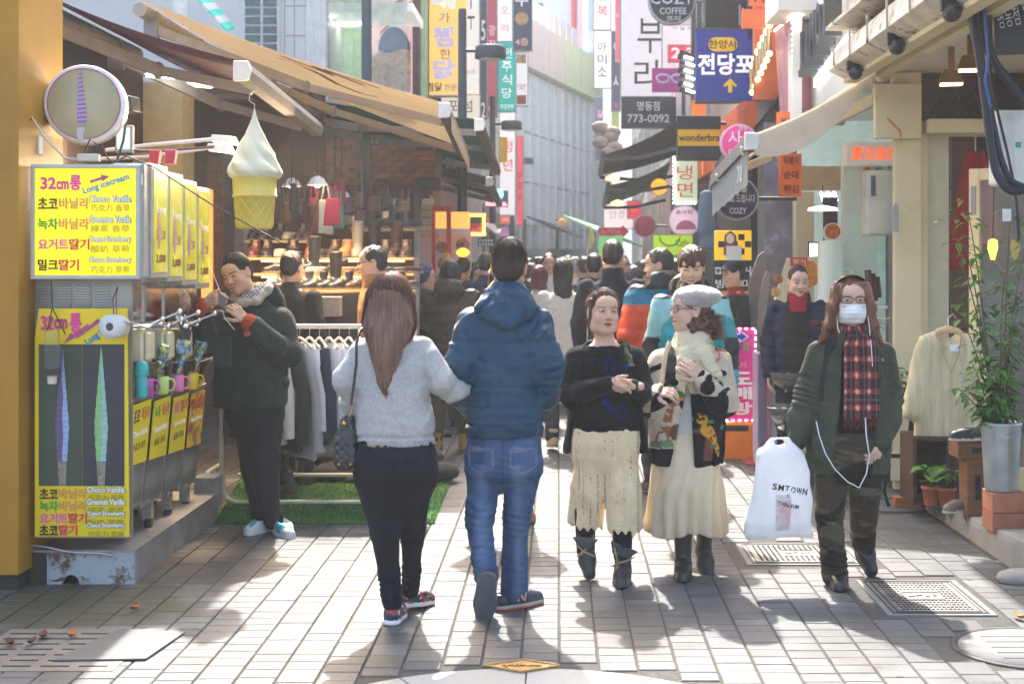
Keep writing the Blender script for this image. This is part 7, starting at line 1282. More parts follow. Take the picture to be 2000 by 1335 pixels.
class Pers:
    def __init__(s,label,Y0,px0,rz=None,group=None):
        s.Y0=Y0;s.root=Vector((PX(px0,Y0),Y0,0));s.t=thing('person',label,'person',s.root,0,group);s.skinm=[]
    def C(s,px,py,dy=0):return tuple(P(px,py,s.Y0+dy)-s.root)
    def rp(s,r,dy=0):return r*(s.Y0+dy)/F
    def limb(s,pts,k=.02):return lmb([(s.C(p[0],p[1],p[2]),s.rp(p[3],p[2]))for p in pts],k)
    def rows(s,rows,yaw=0,e=2.4):
        o=[]
        for r in rows:
            py,a,b,ry=r[:4];dy=r[4]if len(r)>4 else 0;A_,B_=s.C(a,py,dy),s.C(b,py,dy);o.append((A_[2],(A_[0]+B_[0])/2,dy,(B_[0]-A_[0])/2,ry))
        return tor(o,yaw,e)
    def px(s,V):Y=V[:,1]+s.Y0;return VX+(V[:,0]+s.root.x)/s.Y0*F,VY-(V[:,2]-H)/s.Y0*F
    def head(s,c,fw,up=(0,0,1),size=1.0,neck=None,fem=True,skin=(.55,.33,.22),lip=(.38,.12,.1),mouth=0,eye=1,h=.0034,brow=(.03,.02,.015),jaw=1.0,nr=.05):
        s.hc=A3(c);s.Rm=frame(fw,up);s.hs=size;fn=head_fn(fem,mouth,jaw);nb=(A3(neck)-s.hc)@s.Rm/size if neck is not None else V3(0,-.03,-.2)
        nr_=nr/size
        def f(q):
            d=fn(q);n_=smin(rc(q,(0,-.02,-.05),nb,nr_*.98,nr_*1.05),ell(q,nb+V3(0,.01,-.02),(.1,.06,.035)),.04);return smin(d,n_,.02)
        lo=np.minimum(V3(-.1,-.115,-.13),nb-V3(.1,.07,.05));hi=np.maximum(V3(.1,.125,.125),nb+V3(.1,.07,.03))
        V,Fc=surfnet(f,lo,hi,h);V=relax(V,Fc,1,.35);C=face_col(skin,lip,brow,fem,eye)(V)
        s.add_skin(V*size@s.Rm.T+s.hc,Fc,C);s.skin=skin
    def add_skin(s,V,Fc,C):s.skinm.append((V.astype(f32),Fc,C.astype(f32)))
    def hand(s,*a,h=.003,**k):V,Fc=mesh_of(hand_shape(*a,**k),h);n_=const(len(V),s.skin);s.add_skin(V,Fc,n_)
    def inner(s,*shapes,h=.016):
        V,Fc=mesh_of(uni(*shapes,k=.03),h);s.add_skin(V,Fc,const(len(V),s.skin))
    def done(s):
        V=[];Fc=[];C=[];o=0
        for v,f,c in s.skinm:V.append(v);Fc.append(f+o);C.append(c);o+=len(v)
        ob=bpy.data.objects.new('body',np_mesh('body',np.concatenate(V),np.concatenate(Fc),np.concatenate(C),SKIN));COL.objects.link(ob);ob.parent=s.t
    def L(s,q):return tuple((np.array(q,f32)*s.hs)@s.Rm.T+s.hc)
    def hair(s,fn,lo,hi,col,h=.005,mat=None,name='hair',streak=.45,amp=.004,seed=1):
        def f(q):return fn(q)-amp*wav(q,1,seed,(150,150,26))-amp*.8*wav(q,1,seed+3,(60,60,12))
        V,Fc=surfnet(f,lo,hi,h);V=relax(V,Fc,1,.3);n_=wav(V,1,seed+5,(230,230,14));n2=wav(V,1,seed+9,(70,70,9));C=np.array(col,f32)*(1+streak*(.6*n_+.4*n2))[:,None]
        o=bpy.data.objects.new(name,np_mesh(name,V*s.hs@s.Rm.T+s.hc,Fc,np.clip(C,.003,1),mat or HAIR));COL.objects.link(o);o.parent=s.t;return o
    def shoe(s,pos,fw,up=(0,0,1),kind='loafer',colr=(.05,.05,.05),sole=(.5,.5,.5),lace=None,size=1.0,h=.006,colf=None,mat=None):
        """pos: middle of the sole in person coordinates"""
        Rm=frame(fw,up);V,Fc=surfnet(shoe_fn(kind),(-.08,-.16,-.02),(.08,.18,.38 if kind=='tall' else .22),h);V=relax(V,Fc,1);C=(colf or shoe_col(colr,sole,lace))(V)
        o=bpy.data.objects.new('shoe' if kind not in('tall','boot')else 'boot',np_mesh('shoe',V*size@Rm.T+A3(pos),Fc,C,mat or LEATH));COL.objects.link(o);o.parent=s.t;return o
def strands(par,paths,mat,r0=.0014,name='hair_strands'):
    m=MB();rs=random.Random(len(paths));base=list(mat.node_tree.nodes['Principled BSDF'].inputs['Base Color'].links[0].from_node.inputs[0].default_value)if not isinstance(mat,(list,tuple))else None
    ms=mat if base is None else[mat]+[M(mat.name+t_,tuple(c*k for c in base[:3]),.35,tl=.35,bump=0,nz=.3,sc=30)for t_,k in((' dark',.45),(' light',1.7))]
    for p in paths:n_=len(p);m.tube(p,[r0*(1-.6*i/(n_-1))for i in range(n_)],3,rs.choice((0,0,1,1,2))if len(ms)>1 else 0,cap=False)
    return m.build(name,ms,par)
def cap_strands(p,n,mat,rx=.08,ry=.099,rz=.098,fr=.055,low=-.06,seed=1,stray=.06,r0=.0011,part=0.0):
    """short strands lying on the head along the way the hair grows"""
    rg=random.Random(seed);paths=[]
    for i in range(n):
        a=rg.uniform(-PI,PI);t0=rg.uniform(.05,1.35);k=rg.uniform(1.0,1.035);path=[];st=rg.random()<stray;tw=rg.uniform(-.12,.12)
        for j in range(5):
            th=t0+.1*j;k2=k+(.012*j*j if st else .002*j);q=(part*.02+math.sin(a+tw*j)*math.sin(th)*rx*k2,-.016-math.cos(a+tw*j)*math.sin(th)*ry*k2,.034+rz*math.cos(th)*k2)
            ed=np.interp(q[1],[-.11,-.05,-.02,.02,.05,.075,.11],[low,low,-.005,.012,.03,fr,fr])
            if q[2]<ed:break
            path.append(p.L(q))
        if len(path)>2:paths.append(path)
    return strands(p.t,paths,mat,r0)
def short_hair(back=1.0,fr=.055,top=.012,side=.006,low=-.06,nape=True):
    """cap of hair; fr is the height of the front hairline, low the lowest edge at the back"""
    def f(q):
        d=ell(q,(0,-.016,.034),(.0735+side,.092+.006*back,.083+top));d=smin(d,ell(q,(0,-.05,-.01),(.064,.06,.06)),.02)
        y,z=q[:,1],q[:,2];edge=np.interp(y,[-.11,-.05,-.02,.02,.05,.075,.11],[low,low,-.005,.012,.03,fr,fr]).astype(f32);d=smax(d,edge-z,.008)
        d=smax(d,-ell(q,(0,.03,-.02),(.058,.09,.075)),.01);return smax(d,-rc(q,(-.09,-.012,-.004),(.09,-.012,-.004),.024,.024),.006)
    return f,V3(-.105,-.125,-.12),V3(.105,.115,.16)
def long_hair(length=.3,width=.085,fr=.062,spread=1.0,front=False,depth=.05,volume=.012):
    def f(q):
        d=ell(q,(0,-.018,.034),(.076+volume,.095+volume*.5,.086+volume));y,z=q[:,1],q[:,2]
        a=stack(q,[(-length,0,-.075,width*.55*spread,depth*.45),(-length*.7,0,-.075,width*.9*spread,depth*.8),(-.12,0,-.06,width,depth*1.1),(-.03,0,-.035,.083+volume*.6,.068),(.05,0,-.02,.08+volume*.5,.08)],e=2)
        if front:
            for s_ in(-1,1):a=smin(a,rc(q,(s_*.08,.01,.03),(s_*(.095*spread),.03,-length*.75),.022,.022),.025)
        d=smin(d,a,.025);d=smax(d,-ell(q,(0,.075,-.03),(.058,.075,.09)),.01);d=smax(d,-smax(-(z-.2),np.where(y>.065,z-fr,.2),.01)if False else-np.full_like(z,1.),.01)if False else d
        return d
    return f,V3(-.15*max(1,spread),-.16,-length-.02),V3(.15*max(1,spread),.13,.16)
    # a plain figure for the people further off, standing or walking, facing +y in its own frame
SKT=[(.55,.33,.22),(.5,.3,.2),(.6,.38,.27),(.48,.28,.18)]
def figure(label,X,Y,hgt,head_deg,top,trou,hairc,hs='short',kind='coat',fem=False,step=.22,shoec=(.03,.03,.03),seed=0,h=.014,hh=.0065,hem=.5,puff=0,arms='hang',topf=None,fwd=None,group=None,hood=None,collar=None,lean=0,topmat=None,skin=None,eye=.7,bag=None,scale_w=1.0,hl=.3):
    r=random.Random(seed+int(abs(X)*100));p=Pers(label,Y,VX);p.root=Vector((X,Y,0));p.t.location=p.root;p.t.rotation_euler=(0,0,R(-head_deg));k=hgt/1.72;sk_=skin or SKT[seed%4]
    if group:p.t['group']=group
    w=(.185 if fem else .205)*k*scale_w;zs,zn,zp,zk=1.40*k,1.47*k,.9*k,.48*k;ph=step
    ln=lambda z:lean*max(0,z-zp)
    hd=Vector((0,.02+ln(1.6*k),1.6*k));fw=fwd or(0,1,-.05);p.skin=sk_
    p.head(hd,fw,size=1.0*k**.5,neck=(0,-.01+ln(zn),zn-.02),fem=fem,skin=sk_,h=hh,eye=eye,lip=(.36,.13,.11)if fem else tuple(np.array(sk_)*V3(.8,.6,.6)),nr=.05 if not fem else .044)
    hz=zp-(.12 if kind=='coat' else .02)*k if hem==.5 else hem*k
    b=puff
    rows=[(hz,0,ln(hz),w*.84+b*.6,.115*k+b*.6),(hz+.03*k,0,ln(hz),w*.88+b,.125*k+b),(zp+.1*k,0,ln(zp+.1*k),w*.84+b,.12*k+b),(1.15*k,0,ln(1.15*k),w*.88+b,.12*k+b),(1.28*k,0,ln(1.28*k),w*.98+b,.12*k+b),(zs-.05*k,0,ln(zs),w*.93+b*.7,.11*k+b*.6),(zs,0,ln(zs),w*.7+b*.6,.095*k+b*.5),(zs+.035*k,0,ln(zs),w*.46+b*.4,.08*k+b*.3),(zn,0,ln(zn),.072*k,.07*k),(zn+.03*k,0,ln(zn+.03*k),.06*k,.062*k)]
    T=tor(rows);ar=[]
    for s_ in(-1,1):
        sh=(s_*w*.92,ln(zs),zs-.02*k)
        if arms=='hang':el=(s_*(w+.05),-.03+ln(1.1)-s_*ph*.25,1.12*k);wr=(s_*(w+.045),.05-s_*ph*.35,.88*k)
        elif arms=='pocket':el=(s_*(w+.075),-.06,1.12*k);wr=(s_*(w+.01),.1,.95*k)
        else:el=(s_*(w+.05),-.0,1.13*k);wr=(s_*.1,.22,1.2*k)
        ar.append(lmb([(sh,(.066 if not fem else .058)*k+b),(el,.056*k+b*.9),(wr,.045*k+b*.5)]))
        if hh>.01:continue
        d_=(Vector(wr)-Vector(el)).normalized();V,Fc=mesh_of(hand_shape(Vector(wr)+d_*.02,d_,(s_,0,.1)if arms!='front' else(0,.3,1),s_ if arms=='hang' else s_,(25,30,20),sz=.95),.005 if hh<.006 else .007);p.add_skin(V,Fc,const(len(V),sk_))
    A_=uni(T,*ar,k=.025);
    if hood:A_=uni(A_,ball_((0,-.1,zn-.0*k),(.13*k,.085,.1*k)),k=.04)
    if collar:A_=uni(A_,tor([(zn-.06*k,0,ln(zn),.085*k,.08*k),(zn+.05*k,0,ln(zn),.075*k,.075*k)]),k=.02)
    if puff:A_=modi(A_,lambda q,d:d-.011*np.abs(np.sin(q[:,2]*PI/.085+.4*wav(q,6,2)))**.5-.003*wav(q,40,4))
    else:A_=folds(A_,.006,15,seed+3,(1,1,.6))
    garm('jacket' if kind=='coat' else 'top',p.t,A_,h,topmat or COTTON,topf or np.array(top,f32))
    lg=[];inn=[]
    for s_ in(-1,1):
        f_=s_*ph;hp=(s_*.095*k,0,zp);kn=(s_*.1*k,f_*.45+.03,zk+.01);an=(s_*.1*k,f_*.9-(.04 if f_<0 else 0),.1*k+(.03 if f_<0 else 0));lg.append(lmb([(hp,.098*k),(kn,.07*k),(an,.06*k)]))
        p.shoe((an[0],an[1]+.045,(.03 if f_<0 else 0)),(s_*.1,1,-.12 if f_<0 else 0),kind='loafer' if not shoec or hh>.006 else 'boot',colr=shoec,sole=tuple(x*.6+.02 for x in shoec),h=.011 if hh<.01 else .02)
    Lg=folds(uni(tor([(zp-.16*k,0,0,w*.3,.05*k),(zp-.07*k,0,0,w*.74,.11*k),(zp+.1*k,0,0,w*.75,.105*k)]),*lg,k=.03),.006,16,seed+9,(1,1,1.2))
    garm('trousers',p.t,clipz(Lg,.07*k),h,COTTON,np.array(trou,f32))
    if hs=='short':p.hair(*short_hair(),hairc,h=hh,seed=seed)
    elif hs=='long':p.hair(*long_hair(hl,.085),hairc,h=hh,seed=seed,streak=.5)
    elif hs=='bob':p.hair(*long_hair(.13,.095,volume=.016),hairc,h=hh,seed=seed)
    elif hs=='curly':
        g=short_hair(top=.028,side=.022,low=-.08);p.hair(lambda q:g[0](q)-.012*wav(q,75,3),g[1]-.03,g[2]+.03,hairc,h=hh,seed=seed)
    elif hs=='cap':
        p.hair(*short_hair(),hairc,h=hh,seed=seed);cap=uni(ball_((0,-.012,.055),(.086,.102,.075)),lmb([((0,.08,.062),.012),((0,.15,.055),.012)]),k=.02);V,Fc=mesh_of((lambda q:smax(smin(ell(q,(0,-.012,.05),(.087,.104,.08)),np.maximum(ell(q,(0,.09,.052),(.075,.085,.03)),np.abs(q[:,2]-.05)-.006),.01),.042-q[:,2],.004),V3(-.11,-.13,.02),V3(.11,.2,.15)),hh);o=bpy.data.objects.new('cap',np_mesh('cap',V*p.hs@p.Rm.T+p.hc,Fc,const(len(V),(.015,.017,.024)),COTTON));COL.objects.link(o);o.parent=p.t
    elif hs=='bun':
        p.hair(*short_hair(fr=.07,low=-.05),hairc,h=hh,seed=seed);p.hair(lambda q:rc(q,(0,-.1,.0),(0,-.13,-.09),.032,.02),V3(-.06,-.19,-.14),V3(.06,-.04,.06),hairc,h=hh,seed=seed+1,name='hair_tail')
    elif hs=='mop':
        def mop(q):
            d=ell(q,(0,-.01,.045),(.088,.105,.092));y,z=q[:,1],q[:,2];edge=np.interp(y,[-.12,-.06,0,.05,.08,.12],[-.06,-.05,-.01,.02,.022,.022]).astype(f32)+.006*np.sin(q[:,0]*170);d=smax(d,edge-z,.006);return smax(d,-ell(q,(0,.02,-.02),(.06,.085,.065)),.008)
        p.hair(mop,V3(-.12,-.13,-.1),V3(.12,.13,.16),hairc,h=hh,seed=seed,streak=.5)
    p.done();return p

# ---------------------------------------------------------------- the people in front
def groove(s,z0s,w=.008,a=.008):return modi(s,lambda p,d:d+sum(a*np.exp(-((p[:,2]-z0)/w)**2)for z0 in z0s))
BLK=(.006,.007,.009)
# 1. woman in a grey sweatshirt, seen from behind
p=Pers('long haired woman seen from behind in a light grey sweatshirt and black joggers',6.62,775)
p.head(p.C(764,590),(.1,1,.02),neck=p.C(766,652,-.0),h=.006,skin=(.6,.38,.27),nr=.045);p.skin=(.6,.38,.27)
top=uni(p.rows([(866,692,846,.125),(830,690,846,.128),(780,694,838,.12),(720,692,840,.115),(682,697,836,.1),(662,718,816,.085),(648,738,796,.065),(640,744,790,.06)]),p.limb([(712,686,0,26),(678,742,-.03,27),(688,786,.06,24),(712,776,.2,18)]),p.limb([(822,682,0,26),(862,745,-.03,26),(884,762,.02,23),(908,756,.09,18)]),k=.02)
top=tug(tug(folds(top,.006,13,4,(1,1,.7)),p.C(684,762,0),(1,0,.8),.035,.1,.006),p.C(862,760,0),(1,0,-.6),.035,.1,.007);top=tug(top,p.C(775,845,-.1),(.2,0,1),.05,.14,.005)
top=groove(top,[p.C(0,849)[2]],.007,.008)
def c1(V):c=const(len(V),(.4,.39,.385));z=p_.px(V)[1];return mixc(c,(.33,.325,.32),(z>855)*1.0)
p_=p;garm('sweatshirt',p.t,top,.008,M('heather jersey',(1,1,1),.9,vc=True,nz=.16,sc=70,bump=.4,bsc=200,spec=.2,wr=.6,wrs=6),c1)
tr=uni(p.rows([(858,694,846,.12),(885,690,852,.14),(915,690,854,.145),(945,698,850,.125),(985,745,800,.05)]),p.limb([(737,935,0,42),(752,1035,-.02,29),(760,1119,0,22),(766,1174,0,20)]),p.limb([(808,935,0,41),(804,1030,.06,25),(804,1110,.15,18),(801,1150,.19,17)]),k=.025)
tr=tug(tug(folds(tr,.006,14,8,(1,1,.9)),p.C(760,1140,0),(0,0,1),.03,.12,.006),p.C(803,1120,.15),(0,0,1),.03,.1,.006)
garm('joggers',p.t,tr,.0085,COTTON,(.010,.012,.017))
garm('shirt_hem',p.t,p.rows([(868,698,842,.127),(852,700,840,.12)]),.009,COTTON,lambda V:mixc(const(len(V),(.03,.028,.028)),(.3,.2,.08),(np.sin(V[:,0]*190)>.3)*1.0))
def sneak(a,b,sol):
    def f(V):c=const(len(V),a);c=mixc(c,b,(wav(V,90,5)>.35)*1.0);c=mixc(c,(.6,.6,.6),(wav(V,110,9)>.6)*1.0);return mixc(c,sol,(V[:,2]<.025)*1.0)
    return f
x,y,z=p.C(768,1222,0);p.shoe((x,.06,0),(.05,1,0),colf=sneak((.02,.022,.04),(.3,.03,.05),(.75,.74,.7)),size=.95);x,y,z=p.C(805,1180,.22);p.shoe((x,.26,.015),(.55,.8,-.12),colf=sneak((.02,.022,.04),(.4,.04,.06),(.75,.74,.7)),size=.95)
p.inner(p.limb([(737,890,0,28),(752,1040,-.02,20),(766,1175,0,13)]),p.limb([(808,890,0,28),(804,1030,.06,18),(801,1150,.19,11)]),p.rows([(890,705,840,.09),(760,710,830,.08),(670,715,822,.07)]));p.hand(p.C(910,755,.1),(.8,.5,.1),(0,-1,.2),-1,(35,45,35),sz=.9)
HC1=(.17,.088,.06)
def lh1(q):
    d=ell(q,(0,-.02,.035),(.09,.105,.1));a=stack(q,[(-.42,-.005,-.12,.014,.01),(-.36,0,-.125,.035,.018),(-.27,0,-.13,.062,.025),(-.19,0,-.115,.085,.04),(-.1,0,-.07,.118,.075),(-.03,0,-.04,.112,.09),(.05,0,-.03,.09,.09)],e=2.2)
    return smax(smin(d,a,.03),-ell(q,(0,.09,-.04),(.06,.07,.1)),.01)
p.hair(lh1,V3(-.17,-.2,-.44),V3(.17,.13,.17),HC1,h=.006,streak=.55,amp=.005)
rg=random.Random(4);paths=[]
for i in range(1000):
    a=rg.uniform(-2.0,2.0);rr1=rg.uniform(.98,1.06);L_=rg.uniform(.6,1.05)if abs(a)<1.2 else rg.uniform(.25,.7);path=[]
    for j in range(12):
        t_=j/11
        if t_<.35:th=t_/.35*1.45;q=(math.sin(a)*math.sin(th)*.1*rr1,-math.cos(a)*math.sin(th)*.112*rr1-.02,.035+.105*math.cos(th)*rr1)
        else:
            s_=(t_-.35)/.65*L_;zz_=.045-.46*s_;wd=np.interp(zz_,[-.42,-.3,-.19,-.1,.05],[.028,.06,.095,.125,.102]);q=(math.sin(a*.78)*wd*rr1+.006*math.sin(i+j),-.03-math.cos(a*.8)*np.interp(zz_,[-.42,-.2,-.1,.05],[.105,.1,.085,.09])*rr1,zz_)
        path.append(p.L(q))
    paths.append(path)
for i in range(130):
    a=rg.uniform(-2.4,2.4);q0=(math.sin(a)*.1,-.03-math.cos(a)*.08,rg.uniform(-.12,.1));d_=Vector((math.sin(a)*rg.uniform(.3,1),rg.uniform(-.4,.4),rg.uniform(-1,.2)))*rg.uniform(.03,.09);paths.append([p.L((q0[0]+d_.x*t_,q0[1]+d_.y*t_,q0[2]+d_.z*t_*t_+.01*t_))for t_ in(0,.35,.7,1)])
strands(p.t,paths,M('brown hair strands',(.25,.13,.085),.35,tl=.4,bump=0,nz=.4,sc=30),.0012);p.done()
# her bag
bg2=thing('handbag','black quilted leather handbag hanging at the hip of the grey sweatshirt woman','handbag',p.root+Vector(p.C(676,858,-.05)));u=6.6/F
GOLD=M('gold metal',lin('c9a048'),.25,1,bump=0)
def bagf(q):d=stack(q,[(-58*u,4*u,0,20*u,.05),(-40*u,2*u,0,26*u,.065),(0,0,0,24*u,.06),(36*u,4*u,0,14*u,.04),(46*u,5*u,0,10*u,.03)],e=2.6);return d-.004*np.maximum(np.sin((q[:,0]+q[:,2])*150),np.sin((q[:,0]-q[:,2])*150))
sdf_obj('body',bagf,(-.09,-.09,-.16),(.09,.09,.14),.006,LEA,bg2);MB().tube([(8*u,-.02,44*u),(14*u,.02,70*u)],.004,6).ball((0,-.055,34*u),.012,8,m=5).ball((-10*u,-.06,-44*u),.008,8,m=5).ball((12*u,-.06,-44*u),.008,8,m=5).build('fitting',GOLD,bg2)
sp=[(14,70,.02),(18,100,.03),(26,150,.0),(28,190,-.03),(30,213,-.03),(40,221,.03)]
MB().tube([Vector((a*u,b+(-.1 if 40<c_<210 else-.03),c_*u))for a,c_,b in sp],.007,6).build('strap',LEA,bg2)
# 2. man in the blue jacket
p=Pers('dark haired man seen from behind in a blue hooded jacket and blue jeans',6.75,982);p_=p;SK=(.52,.28,.18)
p.head(p.C(994,522),(.02,1,.04),neck=p.C(995,578,-.01),fem=False,h=.0045,skin=SK,size=1.04,nr=.056)
jk=uni(p.rows([(850,910,1057,.135),(826,906,1061,.15),(780,914,1056,.14),(740,914,1056,.138),(665,908,1058,.125),(625,914,1050,.11),(600,932,1038,.1),(580,952,1030,.08),(570,958,1026,.07)]),p.limb([(924,632,-.01,32),(900,712,-.07,30),(903,768,.02,27),(928,805,.17,23)]),p.limb([(1046,630,-.01,32),(1072,712,-.07,30),(1065,768,.02,27),(1040,805,.17,23)]),k=.016)
jk=groove(jk,[p.C(0,664)[2],p.C(0,752)[2],p.C(0,826)[2]],.008,.010)
jk=tug(tug(tug(folds(jk,.0075,12,11,(1,1,.8),.004,34),p.C(900,745,-.1),(.3,0,1),.042,.13,.01),p.C(1070,745,-.1),(-.3,0,1),.042,.13,.01),p.C(985,800,-.15),(0,0,1),.06,.2,.006)
jk=tug(tug(jk,p.C(905,650,-.08),(1,0,.5),.04,.1,.006),p.C(1060,650,-.08),(-1,0,.5),.04,.1,.006)
BLUE=(.006,.046,.09)
garm('jacket',p.t,jk,.008,NYLON,lambda V:mixc(const(len(V),BLUE),(.004,.03,.06),(p_.px(V)[1]>828)*.6))
hd=uni(p.rows([(550,962,1024,.055,-.03),(572,944,1040,.08,-.05),(600,926,1054,.075,-.075),(622,942,1040,.06,-.1),(640,972,1008,.035,-.115)],e=2),k=.02)
hd=modi(hd,lambda q,d:d+.006*np.exp(-((q[:,0]-p_.C(990,0)[0])/.006)**2));hd=tug(tug(folds(hd,.007,17,3),p.C(940,600,-.1),(1,0,-.6),.04,.09,.005),p.C(1040,600,-.1),(1,0,.6),.04,.09,.005)
garm('hood',p.t,hd,.007,NYLON,BLUE)
tr=uni(p.rows([(838,914,1054,.115),(870,910,1058,.128),(900,908,1062,.13),(925,914,1058,.115),(960,965,1002,.04)]),p.limb([(945,915,0,37),(938,1015,-.01,26),(944,1085,-.03,24),(950,1122,-.03,24)]),p.limb([(1022,915,0,36),(1008,1015,.05,25),(1004,1095,.11,25),(1004,1152,.13,27)]),k=.02)
tr=folds(tr,.005,15,21,(1,1,1));
for a,b,d_,amp in((938,1010,-.03,.006),(1010,1010,.02,.006),(948,1100,-.05,.006),(1006,1120,.1,.007),(985,905,-.1,.004)):tr=tug(tr,p.C(a,b,d_),(.15,0,1),.034,.1,amp)
def cj(V):
    x,y=p_.px(V);c=const(len(V),(.03,.066,.14));n=wav(V,22,6,(1,1,.5));c=mixc(c,(.1,.17,.3),.35*np.clip(n+.2,0,1));c=mixc(c,(.15,.23,.37),.45*np.exp(-((x-942)/13)**2)*(y>900));c=mixc(c,(.15,.23,.37),.45*np.exp(-((x-1012)/13)**2)*(y>900));bk=V[:,1]<.06
    st=np.zeros(len(V),bool)
    for x0 in(918,1000):
        inx=(x>x0)&(x<x0+48);st|=(np.abs(y-868-(x-x0)*.06)<2)&inx;st|=(np.abs(y-873-(x-x0)*.06)<1.2)&inx;st|=(np.abs(x-x0)<1.6)&(y>868)&(y<905);st|=(np.abs(x-x0-48)<1.6)&(y>868)&(y<905);st|=(np.abs(y-905-12*(1-np.abs(x-x0-24)/24))<1.8)&inx
    c=mixc(c,(.2,.2,.24),(st&bk)*.6);return mixc(c,(.012,.03,.09),((np.abs(x-984)<2)&bk&(y<930))*.7)
garm('jeans',p.t,tr,.0075,DENIM,cj)
x,y,z=p.C(947,1168,-.08);p.shoe((x,y,z),(-.12,.3,-.95),(0,-.0+.95,.3),colr=(.06,.065,.075),sole=(.1,.105,.115),size=1.08,h=.0055)
def nbs(V):c=const(len(V),(.03,.04,.06));c=mixc(c,(.35,.33,.3),(V[:,2]<.025)*1.0);c=mixc(c,(.5,.12,.05),(V[:,2]<.012)*1.0);return c
x,y,z=p.C(1007,1187,.17);sh1=p.shoe((x,y,0),(.8,.6,0),colf=nbs,size=1.05,h=.0055)
q0=p.C(1021,1163,.1);b=MB()
for a,c_ in(((-.02,-.022),(-.015,.022)),((-.015,.022),(.01,-.018)),((.01,-.018),(.018,.024))):b.bar((q0[0]+a[0],q0[1]-.02,q0[2]+a[1]),(q0[0]+c_[0],q0[1]-.02,q0[2]+c_[1]),.009,.006)
b.build('letter_patch',M('pale orange patch',lin('e8a888'),.5),p.t)
p.hair(*short_hair(back=1.05,top=.02,side=.008,low=-.07),(.03,.017,.012),h=.0045,streak=.5,amp=.003)
cap_strands(p,900,M('dark brown hair strands',(.05,.026,.016),.3,tl=.2,bump=0,nz=.4,sc=30),rx=.083,ry=.1,rz=.105,low=-.07,seed=8,stray=.04)
p.inner(p.limb([(945,890,0,28),(938,1010,-.01,19),(949,1125,-.04,15)]),p.limb([(1022,890,0,28),(1008,1010,.05,19),(1004,1155,.13,15)]),p.rows([(900,925,1045,.09),(760,925,1045,.09),(620,930,1035,.07)]));p.hand(p.C(930,806,.19),(.5,.8,-.1),(-.8,0,.3),1,sz=.95);p.hand(p.C(1038,806,.19),(-.5,.8,-.1),(.8,0,.3),-1,sz=.95);p.done()
# 3. lady in the black cardigan
p=Pers('lady in a black cardigan with blue stars and cream crochet trousers, clasping her hands',7.5,1180);p_=p;SK=(.62,.38,.27)
p.head(p.C(1178,610,-.03),(.3,-1,.03),(.03,0,1),size=1.0,neck=p.C(1182,672,.0),h=.003,skin=SK,lip=(.5,.1,.1),mouth=1,eye=.55,brow=(.12,.06,.03),jaw=1.15,nr=.05)
sw_=uni(p.rows([(838,1117,1250,.115),(800,1118,1248,.118),(740,1122,1242,.118),(705,1126,1238,.112),(688,1132,1232,.095),(674,1142,1222,.075)]),k=.03);sw_=folds(sw_,.005,15,5)
garm('sweater',p.t,sw_,.008,KNIT,BLK)
cd=uni(p.rows([(882,1100,1264,.11,.02),(840,1104,1262,.122,.015),(760,1112,1252,.125,.01),(705,1117,1246,.12),(684,1128,1238,.1),(664,1148,1216,.07,.015)]),p.limb([(1127,700,0,24),(1113,768,-.03,24),(1140,765,-.13,21),(1188,750,-.22,16)]),p.limb([(1236,700,0,24),(1256,762,-.03,23),(1252,768,-.1,20),(1236,756,-.2,16)]),k=.03)
def opn(q,d):
    x,y=p_.px(q);l_=np.interp(y,[650,680,760,840,890],[1150,1140,1128,1118,1112]);r_=np.interp(y,[650,680,760,840,890],[1214,1226,1238,1250,1254]);o=np.minimum(np.minimum(x-l_,r_-x)/370,-q[:,1]-.02);arm=np.maximum(q[:,1]+.132,0)
    return np.where(q[:,1]>-.135,smax(d,o.astype(f32),.006),d)
cd=modi(tug(tug(folds(cd,.006,14,9,(1,1,.6)),p.C(1115,765,-.03),(.4,0,1),.035,.09,.007),p.C(1254,762,-.03),(-.4,0,1),.035,.09,.007),opn);garm('cardigan',p.t,cd,.0075,KNIT,BLK)
CRO=M('cream crochet',lin('e6d0a8'),.9,nz=.12,sc=12,bump=.8,bsc=120,sheen=.2);nt=CRO.node_tree;tcn=[n for n in nt.nodes if n.type=='TEX_COORD'][0];mp=nt.nodes.new('ShaderNodeMapping');mp.inputs['Scale'].default_value=(1,.25,1.5);nt.links.new(tcn.outputs['Object'],mp.inputs[0])
vo=nt.nodes.new('ShaderNodeTexVoronoi');vo.inputs['Scale'].default_value=52;vo.inputs['Randomness'].default_value=.25;nt.links.new(mp.outputs[0],vo.inputs['Vector']);mr=nt.nodes.new('ShaderNodeMapRange');mr.inputs[1].default_value=.24;mr.inputs[2].default_value=.32;nt.links.new(vo.outputs['Distance'],mr.inputs[0])
wv=nt.nodes.new('ShaderNodeTexWave');wv.inputs['Scale'].default_value=9;wv.inputs['Distortion'].default_value=1.5;nt.links.new(tcn.outputs['Object'],wv.inputs['Vector']);mm=nt.nodes.new('ShaderNodeMath');mm.operation='MAXIMUM';nt.links.new(mr.outputs[0],mm.inputs[0]);m3=nt.nodes.new('ShaderNodeMapRange');m3.inputs[1].default_value=.42;m3.inputs[2].default_value=.55;nt.links.new(wv.outputs['Fac'],m3.inputs[0]);nt.links.new(m3.outputs[0],mm.inputs[1])
bs=nt.nodes['Principled BSDF'];src=bs.inputs['Base Color'].links[0].from_socket;mx=nt.nodes.new('ShaderNodeMix');mx.data_type='RGBA';mx.inputs[6].default_value=(.16,.11,.07,1);nt.links.new(mm.outputs[0],mx.inputs[0]);nt.links.new(src,mx.inputs[7]);nt.links.new(mx.outputs[2],bs.inputs['Base Color'])
